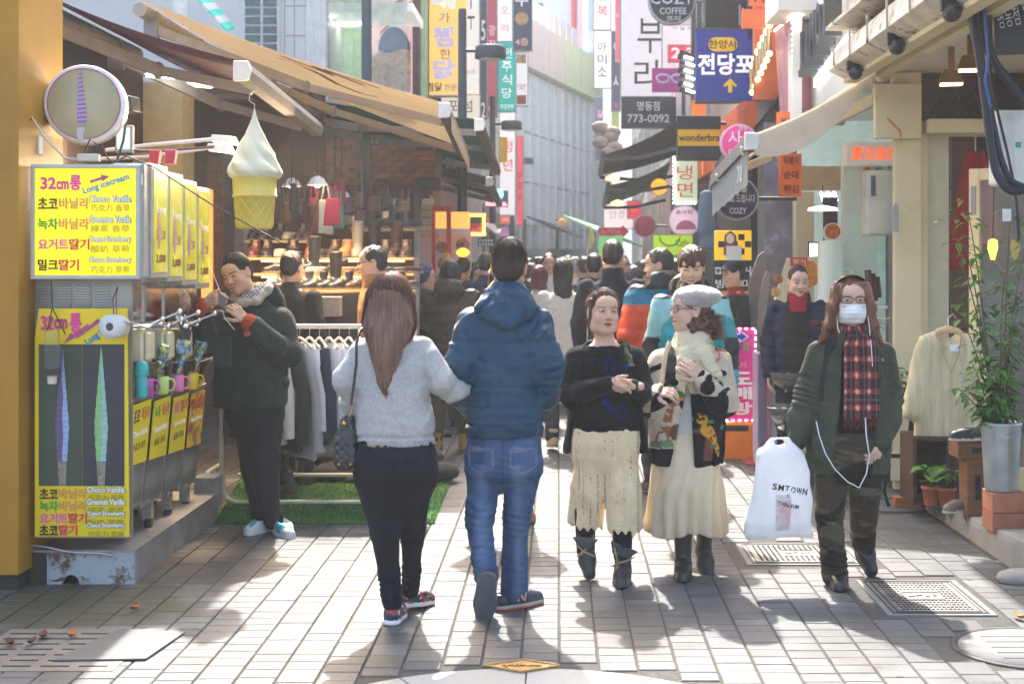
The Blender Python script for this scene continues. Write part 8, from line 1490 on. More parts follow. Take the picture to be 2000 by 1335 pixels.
tr=uni(p.rows([(820,1122,1246,.11),(860,1115,1253,.125),(890,1117,1248,.118),(915,1135,1228,.09),(950,1170,1195,.04)]),p.limb([(1149,890,0,33),(1152,960,-.01,29),(1151,1034,.03,25)]),p.limb([(1213,890,0,33),(1214,960,-.04,30),(1215,1036,-.05,28)]),p.limb([(1136,890,.04,16),(1128,950,.06,15),(1120,1015,.08,12)]),p.limb([(1230,890,.03,16),(1238,960,.05,15),(1247,1036,.07,12)]),k=.022)
tr=modi(folds(tr,.007,16,31,(1,1,.35)),lambda q,d:smax(d,(p_.C(0,1032)[2]+.012*np.sin(q[:,0]*160)-np.where(p_.px(q)[0]>1232,.02,0))-q[:,2],.004));garm('crochet_trousers',p.t,tr,.0075,CRO,None)
p.inner(p.limb([(1148,900,0,28),(1143,1000,.03,16),(1143,1040,.06,14)]),p.limb([(1214,900,0,28),(1216,1000,-.04,16),(1216,1040,-.03,14)]),p.rows([(880,1130,1240,.08),(760,1135,1232,.09),(690,1140,1225,.07)]))
garm('tights',p.t,uni(p.limb([(1143,1000,.03,21),(1144,1075,.07,18)]),p.limb([(1216,1000,-.04,21),(1216,1085,-.02,18)])),.008,COTTON,(.015,.018,.028))
x,y,z=p.C(1147,1088,.03);p.shoe((x,y+.06,z-.01),(.15,-.62,-.72),(0,-.72,.62),'boot',colr=(.03,.033,.038),sole=(.02,.02,.02),h=.006,size=.92);x,y,z=p.C(1215,1140,0);p.shoe((x,-.08,0),(-.06,-1,0),(0,0,1),'boot',colr=(.03,.033,.038),sole=(.02,.02,.02),h=.006,size=.95)
BL2=M('grey leather flap',(.05,.055,.062),.4,bump=.2);CHN=M('gold chain links',lin('c9b48a'),.3,1,bump=0)
for pts in(((1118,1043),(1168,1048),(1150,1068),(1128,1060)),((1192,1050),(1245,1072),(1225,1085),(1195,1075))):MB().prism([(p.C(a,b)[0],p.C(a,b)[2])for a,b in pts],(0,-.075,0),(1,0,0),(0,0,1),(0,.03,0)).build('boot_flap',BL2,p.t,bev=.006)
for ch,dy in((((1128,1085),(1142,1074),(1155,1062),(1162,1052)),-.06),(((1126,1064),(1140,1076),(1160,1085)),-.065),(((1196,1105),(1208,1098),(1222,1095),(1238,1088)),-.085),(((1200,1070),(1206,1095),(1204,1120)),-.085)):
    m=MB();n_=14
    for k in range(n_):
        f_=k/(n_-1)*(len(ch)-1);i=min(int(f_),len(ch)-2);a=f_-i;m.ob(p.C(ch[i][0]*(1-a)+ch[i+1][0]*a,ch[i][1]*(1-a)+ch[i+1][1]*a,dy-.01),(.010,.006,.007),rot=(0,R(45*(k%2)+20),0))
    m.build('boot_chain',CHN,p.t)
p.skin=SK;p.hand(p.C(1190,750,-.23),(1,-.12,.02),(.1,-.8,.55),-1,(25,35,25),sz=.92);p.hand(p.C(1240,756,-.215),(-.9,-.3,-.12),(-.1,-.5,-.8),1,(30,35,25),sz=.9)
p.hair(*short_hair(fr=.078,top=.012,side=.008,low=-.09),(.085,.045,.028),h=.0045,streak=.7,amp=.005)
p.hair(lambda q:smin(rc(q,(.066,.02,.06),(.076,.0,-.07),.014,.008),rc(q,(-.066,.02,.06),(-.076,-.005,-.05),.014,.008),.01),V3(-.11,-.06,-.1),V3(.11,.07,.1),(.12,.065,.04),h=.005,name='side_hair')
rg=random.Random(18);paths=[]
for i in range(24):s_=rg.choice((-1,1));z0=rg.uniform(-.06,.08);paths.append([p.L((s_*(.082+.006*j),-.02-.008*j,z0-.008*j+.002*j*j*rg.random()))for j in range(4)])
strands(p.t,paths,M('light brown strands',(.22,.12,.07),.35,tl=.4,bump=0),.0011);cap_strands(p,700,M('mid brown strands',(.13,.065,.04),.35,tl=.4,bump=0),rx=.085,ry=.1,rz=.097,fr=.08,low=-.09,seed=5,stray=.08)
# stars of sequins, camouflage strap
SEQ=M('blue sequins',(.012,.05,.32),.22,.6,bump=1,bsc=160,nz=.5,sc=60)
def star(px,py,r,rot,hollow=False):
    x,_,z=p_.C(px,py);y=hity(sw_,x,z);r=r/370
    if y is None:return
    P_=[((r if k%2==0 else r*.42)*math.sin(rot+k*PI/5),(r if k%2==0 else r*.42)*math.cos(rot+k*PI/5))for k in range(10)]
    if hollow:
        m=MB();w=.0045
        for k in range(10):a,b=P_[k],P_[(k+1)%10];m.bar((x+a[0],y-.006,z+a[1]),(x+b[0],y-.006,z+b[1]),w*1.4,.004)
        m.build('sequin_star',SEQ,p_.t)
    else:MB().prism(P_,(x,y-.008,z),(1,0,0),(0,0,1),(0,.008,0)).build('sequin_star',SEQ,p_.t)
for a in((1190,706,17,.1,True),(1212,738,16,.3,True),(1180,780,11,.5),(1192,794,9,.2),(1212,800,14,.0,True),(1156,700,4,0),(1222,712,8,.4)):star(*a)
CAMO=M('camouflage webbing',lin('6b7048'),.85,nz=.15,wear=lin('2c3024'),wsc=38,wth=.5)
st_=MB();pts=[]
for px,py in((1212,660),(1222,672),(1228,690),(1233,712)):x,_,z=p.C(px,py);y=hity(cd,x,z);y2=hity(sw_,x,z);ys_=[v for v in(y,y2)if v is not None];pts.append((x,(min(ys_)if ys_ else-.08)-.006,z))
grid=[[(a-.022,b+.006,c),(a,b-.004,c),(a+.022,b+.01,c)]for a,b,c in pts];st_.sheet(grid,th=.006).build('camouflage_strap',CAMO,p.t);p.done()
# 4. lady in the beret and animal cardigan
p=Pers('lady in a grey beret and an animal patterned cardigan, looking aside',7.62,1340);p_=p;SK=(.62,.4,.29)
p.head(p.C(1347,606,-.02),(-1,-.22,.02),size=.98,neck=p.C(1352,668,.0),h=.003,skin=SK,lip=(.42,.14,.12),mouth=1,eye=.9,nr=.046)
ca_=uni(p.rows([(903,1268,1412,.135),(880,1264,1414,.145),(810,1268,1416,.142),(750,1274,1414,.135),(705,1282,1410,.115),(684,1298,1398,.095),(664,1320,1380,.07)]),p.limb([(1294,708,0,28),(1276,775,-.04,28),(1272,788,-.08,26),(1283,768,-.2,20)]),p.limb([(1402,708,0,29),(1414,785,-.06,29),(1404,778,-.14,27),(1374,742,-.23,20)]),k=.018)
def wedge(q,d):
    x,y=p_.px(q);hw=np.interp(y,[700,740,760,800,910],[22,16,4,10,24]);o=np.minimum((hw-np.abs(x-np.interp(y,[700,910],[1345,1328])))/365,-q[:,1]-.03);return np.where(q[:,1]>-.16,smax(d,o.astype(f32),.006),d)
ca_=modi(folds(ca_,.007,13,14,(1,1,.8)),wedge)
def poly_in(x,y,pts):
    r=np.zeros(len(x),bool);n=len(pts)
    for i in range(n):
        (x1,y1),(x2,y2)=pts[i],pts[(i+1)%n];c=((y1>y)!=(y2>y))&(x<(x2-x1)*(y-y1)/(y2-y1+1e-9)+x1);r^=c
    return r
def cc4(V):
    x,y=p_.px(V);NV=(.006,.008,.013);CRM=(.55,.47,.36);BR=(.14,.055,.03);fr=V[:,1]<.05;c=const(len(V),CRM);wq=V*V3(1,1,1);n1,n2=wav(wq,38,2),wav(wq,30,12)
    c=mixc(c,NV,(n1>.38)*1.0);c=mixc(c,BR,((n2>.62)&(n1<.55))*1.0)
    low=(y>790)&(x>1262)&(x<1418);body=(np.abs(x-1340)<74)&(y>765)&fr;c=mixc(c,NV,(body|(y>800))*1.0);c=mixc(c,NV,((x>1296)&(x<1330)&(y<745)&fr)*.9)
    # left front panel: cream field with a giraffe
    L_=body&(x<1330);fld=poly_in(x,y,[(1268,800),(1318,778),(1330,800),(1314,868),(1264,872)])&L_;c=mixc(c,CRM,fld*1.0)
    gir=(poly_in(x,y,[(1275,858),(1290,818),(1298,795),(1312,776),(1322,774),(1324,782),(1312,790),(1308,818),(1308,838),(1300,858),(1296,838),(1284,842),(1281,860)]))&fr&body;c=mixc(c,(.3,.13,.06),gir*1.0);c=mixc(c,CRM,(gir&(wav(V,95,5)>.3))*.9)
    c=mixc(c,(.05,.16,.04),(poly_in(x,y,[(1270,858),(1310,850),(1312,866),(1266,870)])&fr)*.8);c=mixc(c,BR,((((x-1316)/12)**2+((y-838)/16)**2<1)&L_)*1.0);c=mixc(c,(.05,.18,.06),(poly_in(x,y,[(1302,745),(1332,755),(1334,775),(1306,778)])&fr)*1.0)
    # right front panel: cat on a branch
    trn=poly_in(x,y,[(1368,892),(1372,858),(1376,842),(1345,838),(1340,830),(1352,832),(1374,834),(1392,842),(1390,860),(1386,894)])&fr&body;c=mixc(c,(.15,.06,.035),trn*1.0)
    cat=(poly_in(x,y,[(1356,806),(1360,800),(1366,806),(1374,804),(1378,812),(1376,822),(1386,828),(1394,842),(1396,858),(1402,872),(1400,890),(1394,878),(1390,864),(1378,850),(1366,842),(1362,832),(1366,824),(1356,818)]))&fr&body;c=mixc(c,(.55,.26,.03),cat*1.0);c=mixc(c,(.03,.02,.015),(cat&(wav(V,130,4)>.55))*1.0)
    for a,b in((1346,812),(1384,818),(1388,866),(1342,842),(1408,830)):c=mixc(c,(.04,.2,.08),(((x-a)/6)**2+((y-b)/4)**2<1)*fr*1.0)
    for b in(774,802,826,850):c=mixc(c,(.7,.25,.03),((np.abs(x-1330)<7)&(np.abs(y-b)<3)&fr&(x<1338))*1.0)
    c=mixc(c,(.5,.1,.03),(poly_in(x,y,[(1388,655),(1404,660),(1404,700),(1390,710),(1396,680)])&~poly_in(x,y,[(1391,663),(1400,667),(1400,695),(1393,700)]))*.8)
    for cx_,cy_ in((1282,772),(1372,748)):c=mixc(c,NV,((((x-cx_)/15)**2+((y-cy_)/15)**2<1)&(V[:,1]<-.16))*1.0)
    return c
garm('cardigan',p.t,ca_,.006,KNIT,cc4)
garm('blouse',p.t,p.rows([(860,1285,1400,.11),(720,1300,1390,.1),(690,1318,1378,.08)]),.012,COTTON,(.55,.53,.5))
def plt(q,d):a=np.arctan2(q[:,1],q[:,0]-p_.C(1338,0)[0]);t=np.clip((p_.C(0,870)[2]-q[:,2])/.45,0,1);return d-.024*t*(np.abs(np.sin(a*6.5+1.6*wav(q,7,2)))-.5)*1.6-.008*wav(q,30,6,(1,1,.25))
sk2=modi(p.rows([(1050,1280,1400,.14,.02),(1046,1268,1412,.16,.02),(1020,1266,1412,.165,.02),(950,1270,1408,.155),(880,1276,1404,.13),(840,1285,1396,.115)],e=2.1),plt);sk2=modi(sk2,lambda q,d:smax(d,(p_.C(0,1040)[2]+.016*np.sin(q[:,0]*21+1))-q[:,2],.006));garm('skirt',p.t,sk2,.008,M('ivory satin',(1,1,1),.5,vc=True,nz=.06,sc=14,bump=.15,bsc=60,sheen=.3),(.62,.5,.34))
p.inner(p.limb([(1335,900,0,26),(1334,1000,0,20),(1333,1040,0,14)]),p.limb([(1370,900,.1,26),(1372,1000,.12,20),(1373,1040,.18,14)]),p.rows([(880,1290,1395,.08),(760,1295,1395,.09),(700,1300,1390,.07)]))
x,y,z=p.C(1333,1132,0);p.shoe((x,-.06,0),(-.05,-1,0),(0,0,1),'tall',colr=(.022,.022,.025),sole=(.02,.02,.02),h=.0065,size=.95);x,y,z=p.C(1374,1085,.2);p.shoe((x,.12,z-.02),(.12,-.75,-.55),(0,-.55,.8),'tall',colr=(.022,.022,.025),sole=(.02,.02,.02),h=.0065,size=.92)
p.skin=SK;p.hand(p.C(1283,768,-.21),(.45,-.5,.15),(-.3,-.6,.7),1,(35,45,30),sz=.88);p.hand(p.C(1374,738,-.24),(-.75,-.1,.6),(.1,-1,.1),-1,(25,35,25),sz=.92)
HC4=(.11,.045,.028)
g4=short_hair(fr=.09,low=-.06);p.hair(g4[0],g4[1],g4[2],HC4,h=.006)
def curl(q):d=smin(ell(q,(.0,-.1,-.075),(.085,.06,.085)),ell(q,(.035,-.06,-.07),(.05,.05,.08)),.03);d=smin(d,ell(q,(-.06,-.02,-.08),(.03,.05,.06)),.03);return d-.016*np.sin(q[:,2]*95+3*wav(q,22,4))*np.sin(q[:,0]*60+q[:,1]*70)-.008*wav(q,70,8)
p.hair(curl,V3(-.15,-.22,-.2),V3(.14,.08,.06),HC4,h=.0055,name='curls',streak=.7,amp=.004)
rg=random.Random(2);paths=[]
for i in range(260):
    q0=Vector((rg.uniform(-.07,.07),-.1+rg.uniform(-.06,.05),-.02));ph=rg.uniform(0,6.3);rr1=rg.uniform(.008,.016);paths.append([p.L((q0.x*1.15+rr1*math.cos(ph+1.1*j),q0.y+rr1*math.sin(ph+1.1*j)-.004*j,q0.z-.015*j))for j in range(10)])
strands(p.t,paths,M('auburn curl strands',(.26,.1,.05),.35,tl=.45,bump=0,nz=.4,sc=30),.0013,name='curl_strands')
FUZ=M('felted beret',(1,1,1),.95,vc=True,nz=.12,sc=22,bump=.9,bsc=130,sheen=.8)
p.hair(lambda q:smax(smin(ell(q,(0,-.045,.078),(.125,.13,.062)),ell(q,(0,-.01,.045),(.087,.102,.05)),.03)-.004*wav(q,35,3),(.012+.25*np.clip(q[:,1]+.03,-.2,.2))-q[:,2],.012),V3(-.16,-.2,-.06),V3(.16,.14,.17),(.4,.36,.33),h=.0055,mat=FUZ,name='beret',streak=.08,amp=.002)
BKP=M('black plastic',(.01,.01,.012),.25,bump=0);m=MB()
def specs(p,w=.026,hh=.017,y=.097,z=.006,r=.0023,mat=BKP,dx=.034):
    m=MB()
    for s_ in(-1,1):m.tube([p.L((s_*dx+w*math.copysign(abs(math.cos(a))**.7,math.cos(a)),y-.012*abs(math.cos(a))*(1 if math.cos(a)*s_>0 else .3),z+hh*math.copysign(abs(math.sin(a))**.7,math.sin(a))))for a in[i*PI/9+.001 for i in range(19)]],r,5);m.tube([p.L((s_*(dx+w),y-.012,z+.006)),p.L((s_*.08,.03,z+.008)),p.L((s_*.08,-.015,z))],r,5)
    m.tube([p.L((-.009,y,z+.004)),p.L((0,y+.003,z+.007)),p.L((.009,y,z+.004))],r,5);m.build('glasses',mat,p.t)
specs(p)
SCF=M('cream open knit',(1,1,1),.92,vc=True,nz=.12,sc=20,bump=1,bsc=80,sheen=.3)
sc_=uni(p.rows([(712,1316,1396,.12,-.02),(690,1310,1398,.125,-.02),(665,1314,1394,.115,-.01),(645,1322,1384,.09,0),(636,1330,1376,.075,0)],e=2.2),p.limb([(1340,690,-.13,14),(1338,725,-.17,16),(1332,752,-.17,10)]),p.limb([(1375,690,-.13,16),(1392,730,-.16,16)]),k=.025);sc_=modi(sc_,lambda q,d:d-.013*(.5-np.abs(wav(q,26,6,(1,1,1.5))))-.006*(.5-np.abs(wav(q,60,9,(.6,1,1.6))))-.003*wav(q,110,4));garm('scarf',p.t,sc_,.006,SCF,lambda V:mixc(const(len(V),(.62,.54,.36)),(.35,.28,.16),(np.abs(wav(V,60,9,(.6,1,1.6)))>.75)*.8))
m=MB();rg=random.Random(5)
for k in range(34):px=1322+2.3*k;m.tube([p.C(px,705+10*math.sin(k),-.175),p.C(px+4,735+8*math.sin(k*2),-.19),p.C(px+7+4*math.sin(k),755+14*rg.random(),-.185)],.0035,4)
m.build('scarf_fringe',M('cream yarn',lin('d8cb9c'),.9),p.t)
m=MB().tube([p.C(1308,668,-.1),p.C(1300,690,-.13),p.C(1296,720,-.145),p.C(1292,750,-.15)],.013,8);m.build('rope_strap',M('cream rope',lin('c9b594'),.9,bump=1,bsc=60),p.t);p.done()
# 5. masked woman in the olive parka
p=Pers('woman in glasses and a white face mask, olive parka, tartan scarf and camouflage trousers',7.4,1655);p_=p;SK=(.6,.38,.28)
p.head(p.C(1661,590,-.03),(.0,-1,.06),size=1.03,neck=p.C(1664,655,.0),h=.003,skin=SK,eye=.8,nr=.046)
pk=uni(p.rows([(922,1568,1742,.13),(880,1570,1740,.14),(800,1580,1737,.138),(720,1592,1734,.132),(690,1598,1730,.118),(668,1610,1718,.1),(650,1634,1694,.075)]),p.limb([(1604,694,0,29),(1577,780,.0,28),(1566,820,-.03,25),(1555,856,-.06,22)]),p.limb([(1722,694,0,28),(1738,775,.02,26),(1735,820,-.03,24),(1722,862,-.1,20)]),k=.016)
def opn5(q,d):
    x,y=p_.px(q);l_=np.interp(y,[640,700,800,925],[1642,1636,1630,1612]);r_=np.interp(y,[640,700,800,925],[1692,1706,1702,1692]);o=np.minimum(np.minimum(x-l_,r_-x)/376,-q[:,1]+.02);d=smax(d,o.astype(f32),.006)
    return smax(d,np.where(x>1660,p_.C(0,930)[2],p_.C(0,918)[2]).astype(f32)-q[:,2],.006)
pk=folds(pk,.008,12,44,(1,1,.6),.003,40)
for a,b,dr in((1577,775,(.3,0,1)),(1741,772,(-.3,0,1)),(1600,860,(1,0,.5))):pk=tug(pk,p.C(a,b,-.02),dr,.042,.11,.008)
pk=groove(pk,[p.C(0,735)[2]],.008,.008);pk=modi(pk,opn5);OLV=(.045,.052,.034)
garm('parka',p.t,pk,.0075,COTTON,lambda V:mixc(const(len(V),OLV),(.068,.075,.05),.4*np.clip(wav(V,20,3),0,1)))
swt=p.rows([(842,1618,1706,.115),(760,1622,1706,.12),(690,1630,1700,.105),(672,1638,1692,.08)]);garm('sweater',p.t,folds(swt,.004,16,3),.009,KNIT,BLK)
co=uni(p.rows([(690,1612,1642,.11,-.01),(655,1632,1650,.09,.0),(640,1640,1652,.07,.02)]),p.rows([(690,1695,1722,.11,-.01),(655,1690,1708,.09,.0),(640,1690,1702,.07,.02)]),k=.01);garm('collar',p.t,co,.008,COTTON,OLV)
tr=uni(p.rows([(826,1612,1712,.105),(860,1606,1716,.12),(895,1606,1718,.115),(935,1650,1675,.05)]),p.limb([(1626,900,0,36),(1620,1000,-.03,28),(1628,1085,-.02,25),(1632,1122,-.02,25)]),p.limb([(1691,900,.02,34),(1689,990,.07,27),(1685,1060,.22,22)]),k=.022);tr=folds(tr,.008,15,61,(1,1,1.1),.003,42)
for a,b,dy in((1635,1005,-.08),(1640,1100,-.06),(1692,1000,.05),(1650,890,-.1)):tr=tug(tr,p.C(a,b,dy),(.2,0,1),.036,.1,.007)
def camo(V):
    c=const(len(V),(.05,.035,.025));s_=V3(1,1,1.7);c=mixc(c,(.075,.07,.04),(wav(V*s_,26,5)>.2)*1.0);c=mixc(c,(.016,.015,.013),(wav(V*s_,24,15)>.35)*1.0);return mixc(c,(.11,.085,.055),(wav(V*s_,34,25)>.72)*1.0)
garm('camouflage_trousers',p.t,tr,.0075,COTTON,camo)
x,y,z=p.C(1630,1145,0);p.shoe((x+.015,-.05,0),(-.12,-1,0),colr=(.014,.014,.016),sole=(.012,.012,.012),size=.95);x,y,z=p.C(1690,1078,.2);p.shoe((x,y+.05,z-.0),(.3,-.42,-.86),(0,-.86,.42),'loafer',colr=(.014,.014,.016),sole=(.012,.012,.012),size=1.0)
p.inner(p.limb([(1627,890,0,27),(1620,1000,-.02,20),(1632,1120,-.01,14)]),p.limb([(1690,890,.02,27),(1689,980,.08,19),(1685,1065,.23,13)]),p.rows([(880,1622,1706,.08),(760,1622,1706,.09),(690,1628,1700,.07)]))
p.skin=SK;p.hand(p.C(1553,858,-.07),(-.12,-.1,-1),(-.95,.0,.1),1,(70,80,50),sz=.92,tcurl=60);p.hand(p.C(1722,862,-.1),(-.4,-.3,-.8),(.6,-.7,0),-1,sz=.9)
def hr5(q):
    d=ell(q,(0,-.02,.038),(.088,.104,.096));a=stack(q,[(-.25,0,-.06,.13,.045),(-.15,0,-.055,.125,.06),(-.06,0,-.04,.105,.072),(.05,0,-.02,.09,.09)],e=2.2)
    for s_ in(-1,1):a=smin(a,chain(q,[(s_*.062,.035,.07),(s_*.09,.03,-.02),(s_*.11,.015,-.12),(s_*.15,.0,-.2)],[.028,.026,.026,.014],.02),.03)
    return smax(smin(d,a,.025),-smin(ell(q,(0,.1,-.002),(.066,.088,.098)),ell(q,(0,.12,-.12),(.06,.12,.1)),.03),.008)
p.hair(hr5,V3(-.2,-.15,-.27),V3(.2,.13,.16),(.2,.075,.04),h=.005,streak=.6,amp=.006)
rg=random.Random(12);paths=[]
for i in range(800):
    s_=rg.choice((-1,1));a0=rg.uniform(.15,1.0);fl=rg.uniform(.6,1.3);L_=rg.uniform(.6,1.05);pa=[]
    for j in range(10):
        t_=j/9*L_;z_=.125*math.cos(min(t_*2.4,1.5))if t_<.62 else .0
        if t_<.4:th=t_/.4*1.4;q=(s_*math.sin(th)*(.09*a0+.01),.05*(1-th*.4)*a0+.01-.05*(1-a0),.036+.1*math.cos(th))
        else:v=(t_-.4)/.6;q=(s_*(.062+.032*a0+.075*fl*v*v),.045*a0-.02-.03*v+.008*math.sin(i+j),.05-.28*v)
        pa.append(p.L(q))
    paths.append(pa)
for i in range(50):s_=rg.choice((-1,1));c0,c2=rg.uniform(.008,.022),rg.uniform(-.022,-.006);pa=[p.L((s_*(.1+c0*j),-.01,-.08+c2*j+.0015*j*j))for j in range(6)];paths.append(pa)
strands(p.t,paths,M('chestnut strands',(.24,.085,.04),.35,tl=.45,bump=0,nz=.4,sc=30),.0012)
hf=head_fn(True);MSK=M('white mask cloth',(.78,.79,.8),.75,bump=.1,tl=.15)
def mask(q):
    d=ell(q,(0,.045,-.058),(.068,.066,.056));d=smin(d,rc(q,(0,.09,.0),(0,.107,-.05),.012,.016),.03);d=np.minimum(smin(d,hf(q)-.004,.01),9);b=np.maximum(np.abs(q[:,0])-.066,np.maximum(q[:,2]+.014+.15*np.abs(q[:,0])*0,-.112-q[:,2]));b=np.maximum(b,.0-q[:,1]);return smax(smax(d,b,.004),-(hf(q)-.001),.001)-.0012*np.sin(q[:,2]*300)*(np.abs(q[:,0])<.06)
V,Fc=surfnet(mask,V3(-.1,-.02,-.13),V3(.1,.14,.02),.0035);V=relax(V,Fc,1);o=bpy.data.objects.new('face_mask',np_mesh('face_mask',V*p.hs@p.Rm.T+p.hc,Fc,None,MSK));COL.objects.link(o);o.parent=p.t
MB().tube([p.L((-.062,.03,-.03)),p.L((-.079,-.005,.0)),p.L((-.08,-.015,.01))],.0015,5).tube([p.L((.062,.03,-.03)),p.L((.079,-.005,.0)),p.L((.08,-.015,.01))],.0015,5).build('mask_loop',MSK,p.t);specs(p,.027,.0145,.1,.008,.0018,M('dark maroon frame',(.03,.012,.012),.3,bump=0))
# tartan scarf: one woven band hanging in front and a turn round the neck
TART=M('tartan wool',(1,1,1),.9,vc=True,nz=.08,sc=60,bump=.4,bsc=240,sheen=.3)
def tartan(u_,v_):
    base=V3(.012,.012,.014);red=V3(.4,.045,.035);wht=V3(.5,.42,.36);c=np.zeros((len(u_),3),f32)+base;a=np.mod(u_,.062)/.062;b=np.mod(v_,.082)/.082;ra=(a>.3)&(a<.62);rb=(b>.32)&(b<.66);c=np.where(ra[:,None],c*.5+red*.45,c);c=np.where(rb[:,None],c*.5+red*.45,c);c=np.where((ra&rb)[:,None],red*1.25,c)
    w1=(np.abs(a-.46)<.045)&rb;w2=(np.abs(b-.49)<.035)&ra;c=np.where(w1[:,None]|w2[:,None],wht,c);return np.where(((np.abs(b-.0)<.025)|(np.abs(a-.02)<.03))[:,None],c*.6+wht*.25,c)
def band(name,path,w,par,nu=48,nv=120,wave=.006):
    """strip of cloth along path (points, sideways vectors)"""
    k=len(path);V=[];uu=[];vv=[];ln=0;prev=None
    for i in range(nv+1):
        t_=i/nv*(k-1);j=min(int(t_),k-2);a=t_-j;c=Vector(path[j][0]).lerp(Vector(path[j+1][0]),a);s_=Vector(path[j][1]).lerp(Vector(path[j+1][1]),a).normalized();wd=w*(path[j][2]*(1-a)+path[j+1][2]*a);ln+=(c-prev).length if prev is not None else 0;prev=c
        for q in range(nu+1):e=q/nu-.5;V.append(c+s_*e*wd+Vector((0,-1,0))*(wave*math.sin(e*11+ln*9)-.05*wd*0));uu.append(e*w+.3);vv.append(ln)
    V=np.array([tuple(v)for v in V],f32);n1=nu+1;Fq=np.array([(i*n1+j,i*n1+j+1,(i+1)*n1+j+1,(i+1)*n1+j)for i in range(nv)for j in range(nu)]);o=bpy.data.objects.new(name,np_mesh(name,V,Fq,tartan(np.array(uu,f32),np.array(vv,f32)),TART));COL.objects.link(o);o.parent=par;sd=o.modifiers.new('thick','SOLIDIFY');sd.thickness=.007;return o
fp=[]
for py,wf in((652,.75),(672,1),(700,1),(740,1),(780,1),(812,1)):x,_,z=p.C(1672,py);y=hity(swt,x,z)or-.1;fp.append(((x,min(y,-.1)-.02,z),(1,0,0),wf))
band('tartan_scarf',fp,.178,p.t)
nk=uni(p.rows([(668,1630,1696,.1,-.01),(650,1634,1694,.095,0),(634,1642,1688,.075,.005)]),k=.02);garm('scarf_turn',p.t,folds(nk,.007,22,5,(1,1,2)),.005,TART,lambda V:tartan(np.arctan2(V[:,1],V[:,0])*.1+1,V[:,2]+1));m=MB()
for k in range(26):x=p.C(1639+2.6*k,0)[0];y=fp[-1][0][1];z=fp[-1][0][2];m.tube([(x,y,z+.004),(x+.003*math.sin(k*3),y-.004,z-.02),(x+.008*math.sin(k*5),y-.002,z-.04-.008*(k%3))],.0018,4)
m.build('scarf_fringe',M('dark red yarn',(.14,.025,.022),.9),p.t)
WIRE=M('white wire',(.75,.75,.75),.4,bump=0)
def wire(pts,dy0=None):return[p_.C(a,b,dy)for a,b,dy in pts]
MB().tube(wire([(1594,822,-.16),(1600,850,-.165),(1612,885,-.17),(1630,915,-.16),(1655,940,-.15),(1678,952,-.15),(1692,925,-.15),(1698,890,-.15),(1692,850,-.15),(1690,815,-.14)]),.0033,6).build('earphone_cable',WIRE,p.t)
for pts_ in([(1694,606,-.06),(1698,640,-.1),(1702,680,-.14),(1704,715,-.15)],[(1634,612,-.05),(1636,640,-.09),(1640,650,-.1)]):MB().tube(wire(pts_),.0025,5).build('earphone_wire',WIRE,p.t)
for q_ in((1693,604,-.05),(1634,606,-.04)):MB().ball(p.C(*q_),.009,8,m=5).build('earbud',WIRE,p.t)
bb_=MB();pts=[]
for px,py in((1618,655),(1612,690),(1606,730),(1600,780)):x,_,z=p.C(px,py);y=hity(pk,x,z);pts.append((x,(y if y is not None else-.12)-.004,z))
bb_.sheet([[(a-.024,b+.012,c),(a,b-.006,c),(a+.024,b+.004,c)]for a,b,c in pts],th=.005).build('backpack_strap',M('black webbing',(.012,.013,.015),.8),p.t)
m=MB();BRS=M('brass snaps',lin('b59a5a'),.3,1,bump=0)
for px,py in((1640,738),(1634,782),(1628,826),(1622,895),(1712,680),(1716,700),(1618,668)):
    x,_,z=p.C(px,py);y=hity(pk,x,z)
    if y is not None and y<-.04:m.lathe([(.001,-.004),(.009,-.004),(.009,.002)],10,(x,y-.002,z),rot=(R(-90),0,0),caps=False)
m.build('snap_buttons',BRS,p.t);tag(bpy.data.objects[m and 'snap_buttons'],kind='stuff')
for cx,cy,w,hh in((1597,870,.085,.1),):
    x,_,z=p.C(cx,cy);y=hity(pk,x,z)or-.13;MB().bx(x-w/2,x+w/2,y-.012,y+.03,z-hh/2,z+hh/2).build('pocket',M('olive pocket',OLV,.85,bump=.2),p.t,bev=.01);MB().bx(x-w/2-.004,x+w/2+.004,y-.018,y+.02,z+hh/2-.03,z+hh/2+.012).build('pocket_flap',M('olive pocket'),p.t,bev=.008)
p.done()
# her carrier bag
t=thing('carrier_bag','white plastic carrier bag with black lettering held by the masked woman','shopping bag',p.root+Vector(p.C(1527,950,-.12)),R(6));u=7.3/F;WPL=M('white plastic film',(.75,.76,.79),.35,bump=.3,bsc=18,tl=.35,nz=.04)
def plb(q):
    d=stack(q,[(-97*u,-8*u,0,56*u,.03),(-90*u,-8*u,0,61*u,.042),(-68*u,-6*u,0,63*u,.055),(-28*u,0,0,61*u,.055),(30*u,2*u,0,50*u,.042),(68*u,-2*u,.0,38*u,.03),(88*u,-6*u,.01,26*u,.018),(96*u,-5*u,.01,22*u,.012)],e=3.4);d=smax(d,-ell(q,(-4*u,0,86*u),(11*u,.2,6*u)),.004)
    return d-.014*(.5-np.abs(wav(q,10,5,(1.6,1,.45))))-.005*wav(q,40,8,(1,1,.4))
ob=sdf_obj('film',plb,(-.2,-.1,-.29),(.2,.1,.27),.0065,WPL,t);shp=(plb,None,None)
INK=flat('24242a')
def lay(par,s,x0,z0,w,hgt,rot):y=hity(shp,x0,z0);text(s,(x0,(y or-.05)-.012,z0),INK,par,w=w,h=hgt,rot=rot,bold=.01)
for k,c in enumerate('SMTOWN'):x0,z0=(-19+12*k)*u,(4-2.3*k)*u;y=hity(shp,x0,z0);text(c,(x0,(y or-.05)-.004,z0),INK,ob,w=9*u*(1.2 if c in 'MW' else 1),h=12*u,rot=(R(90),R(9),0),bold=.015)
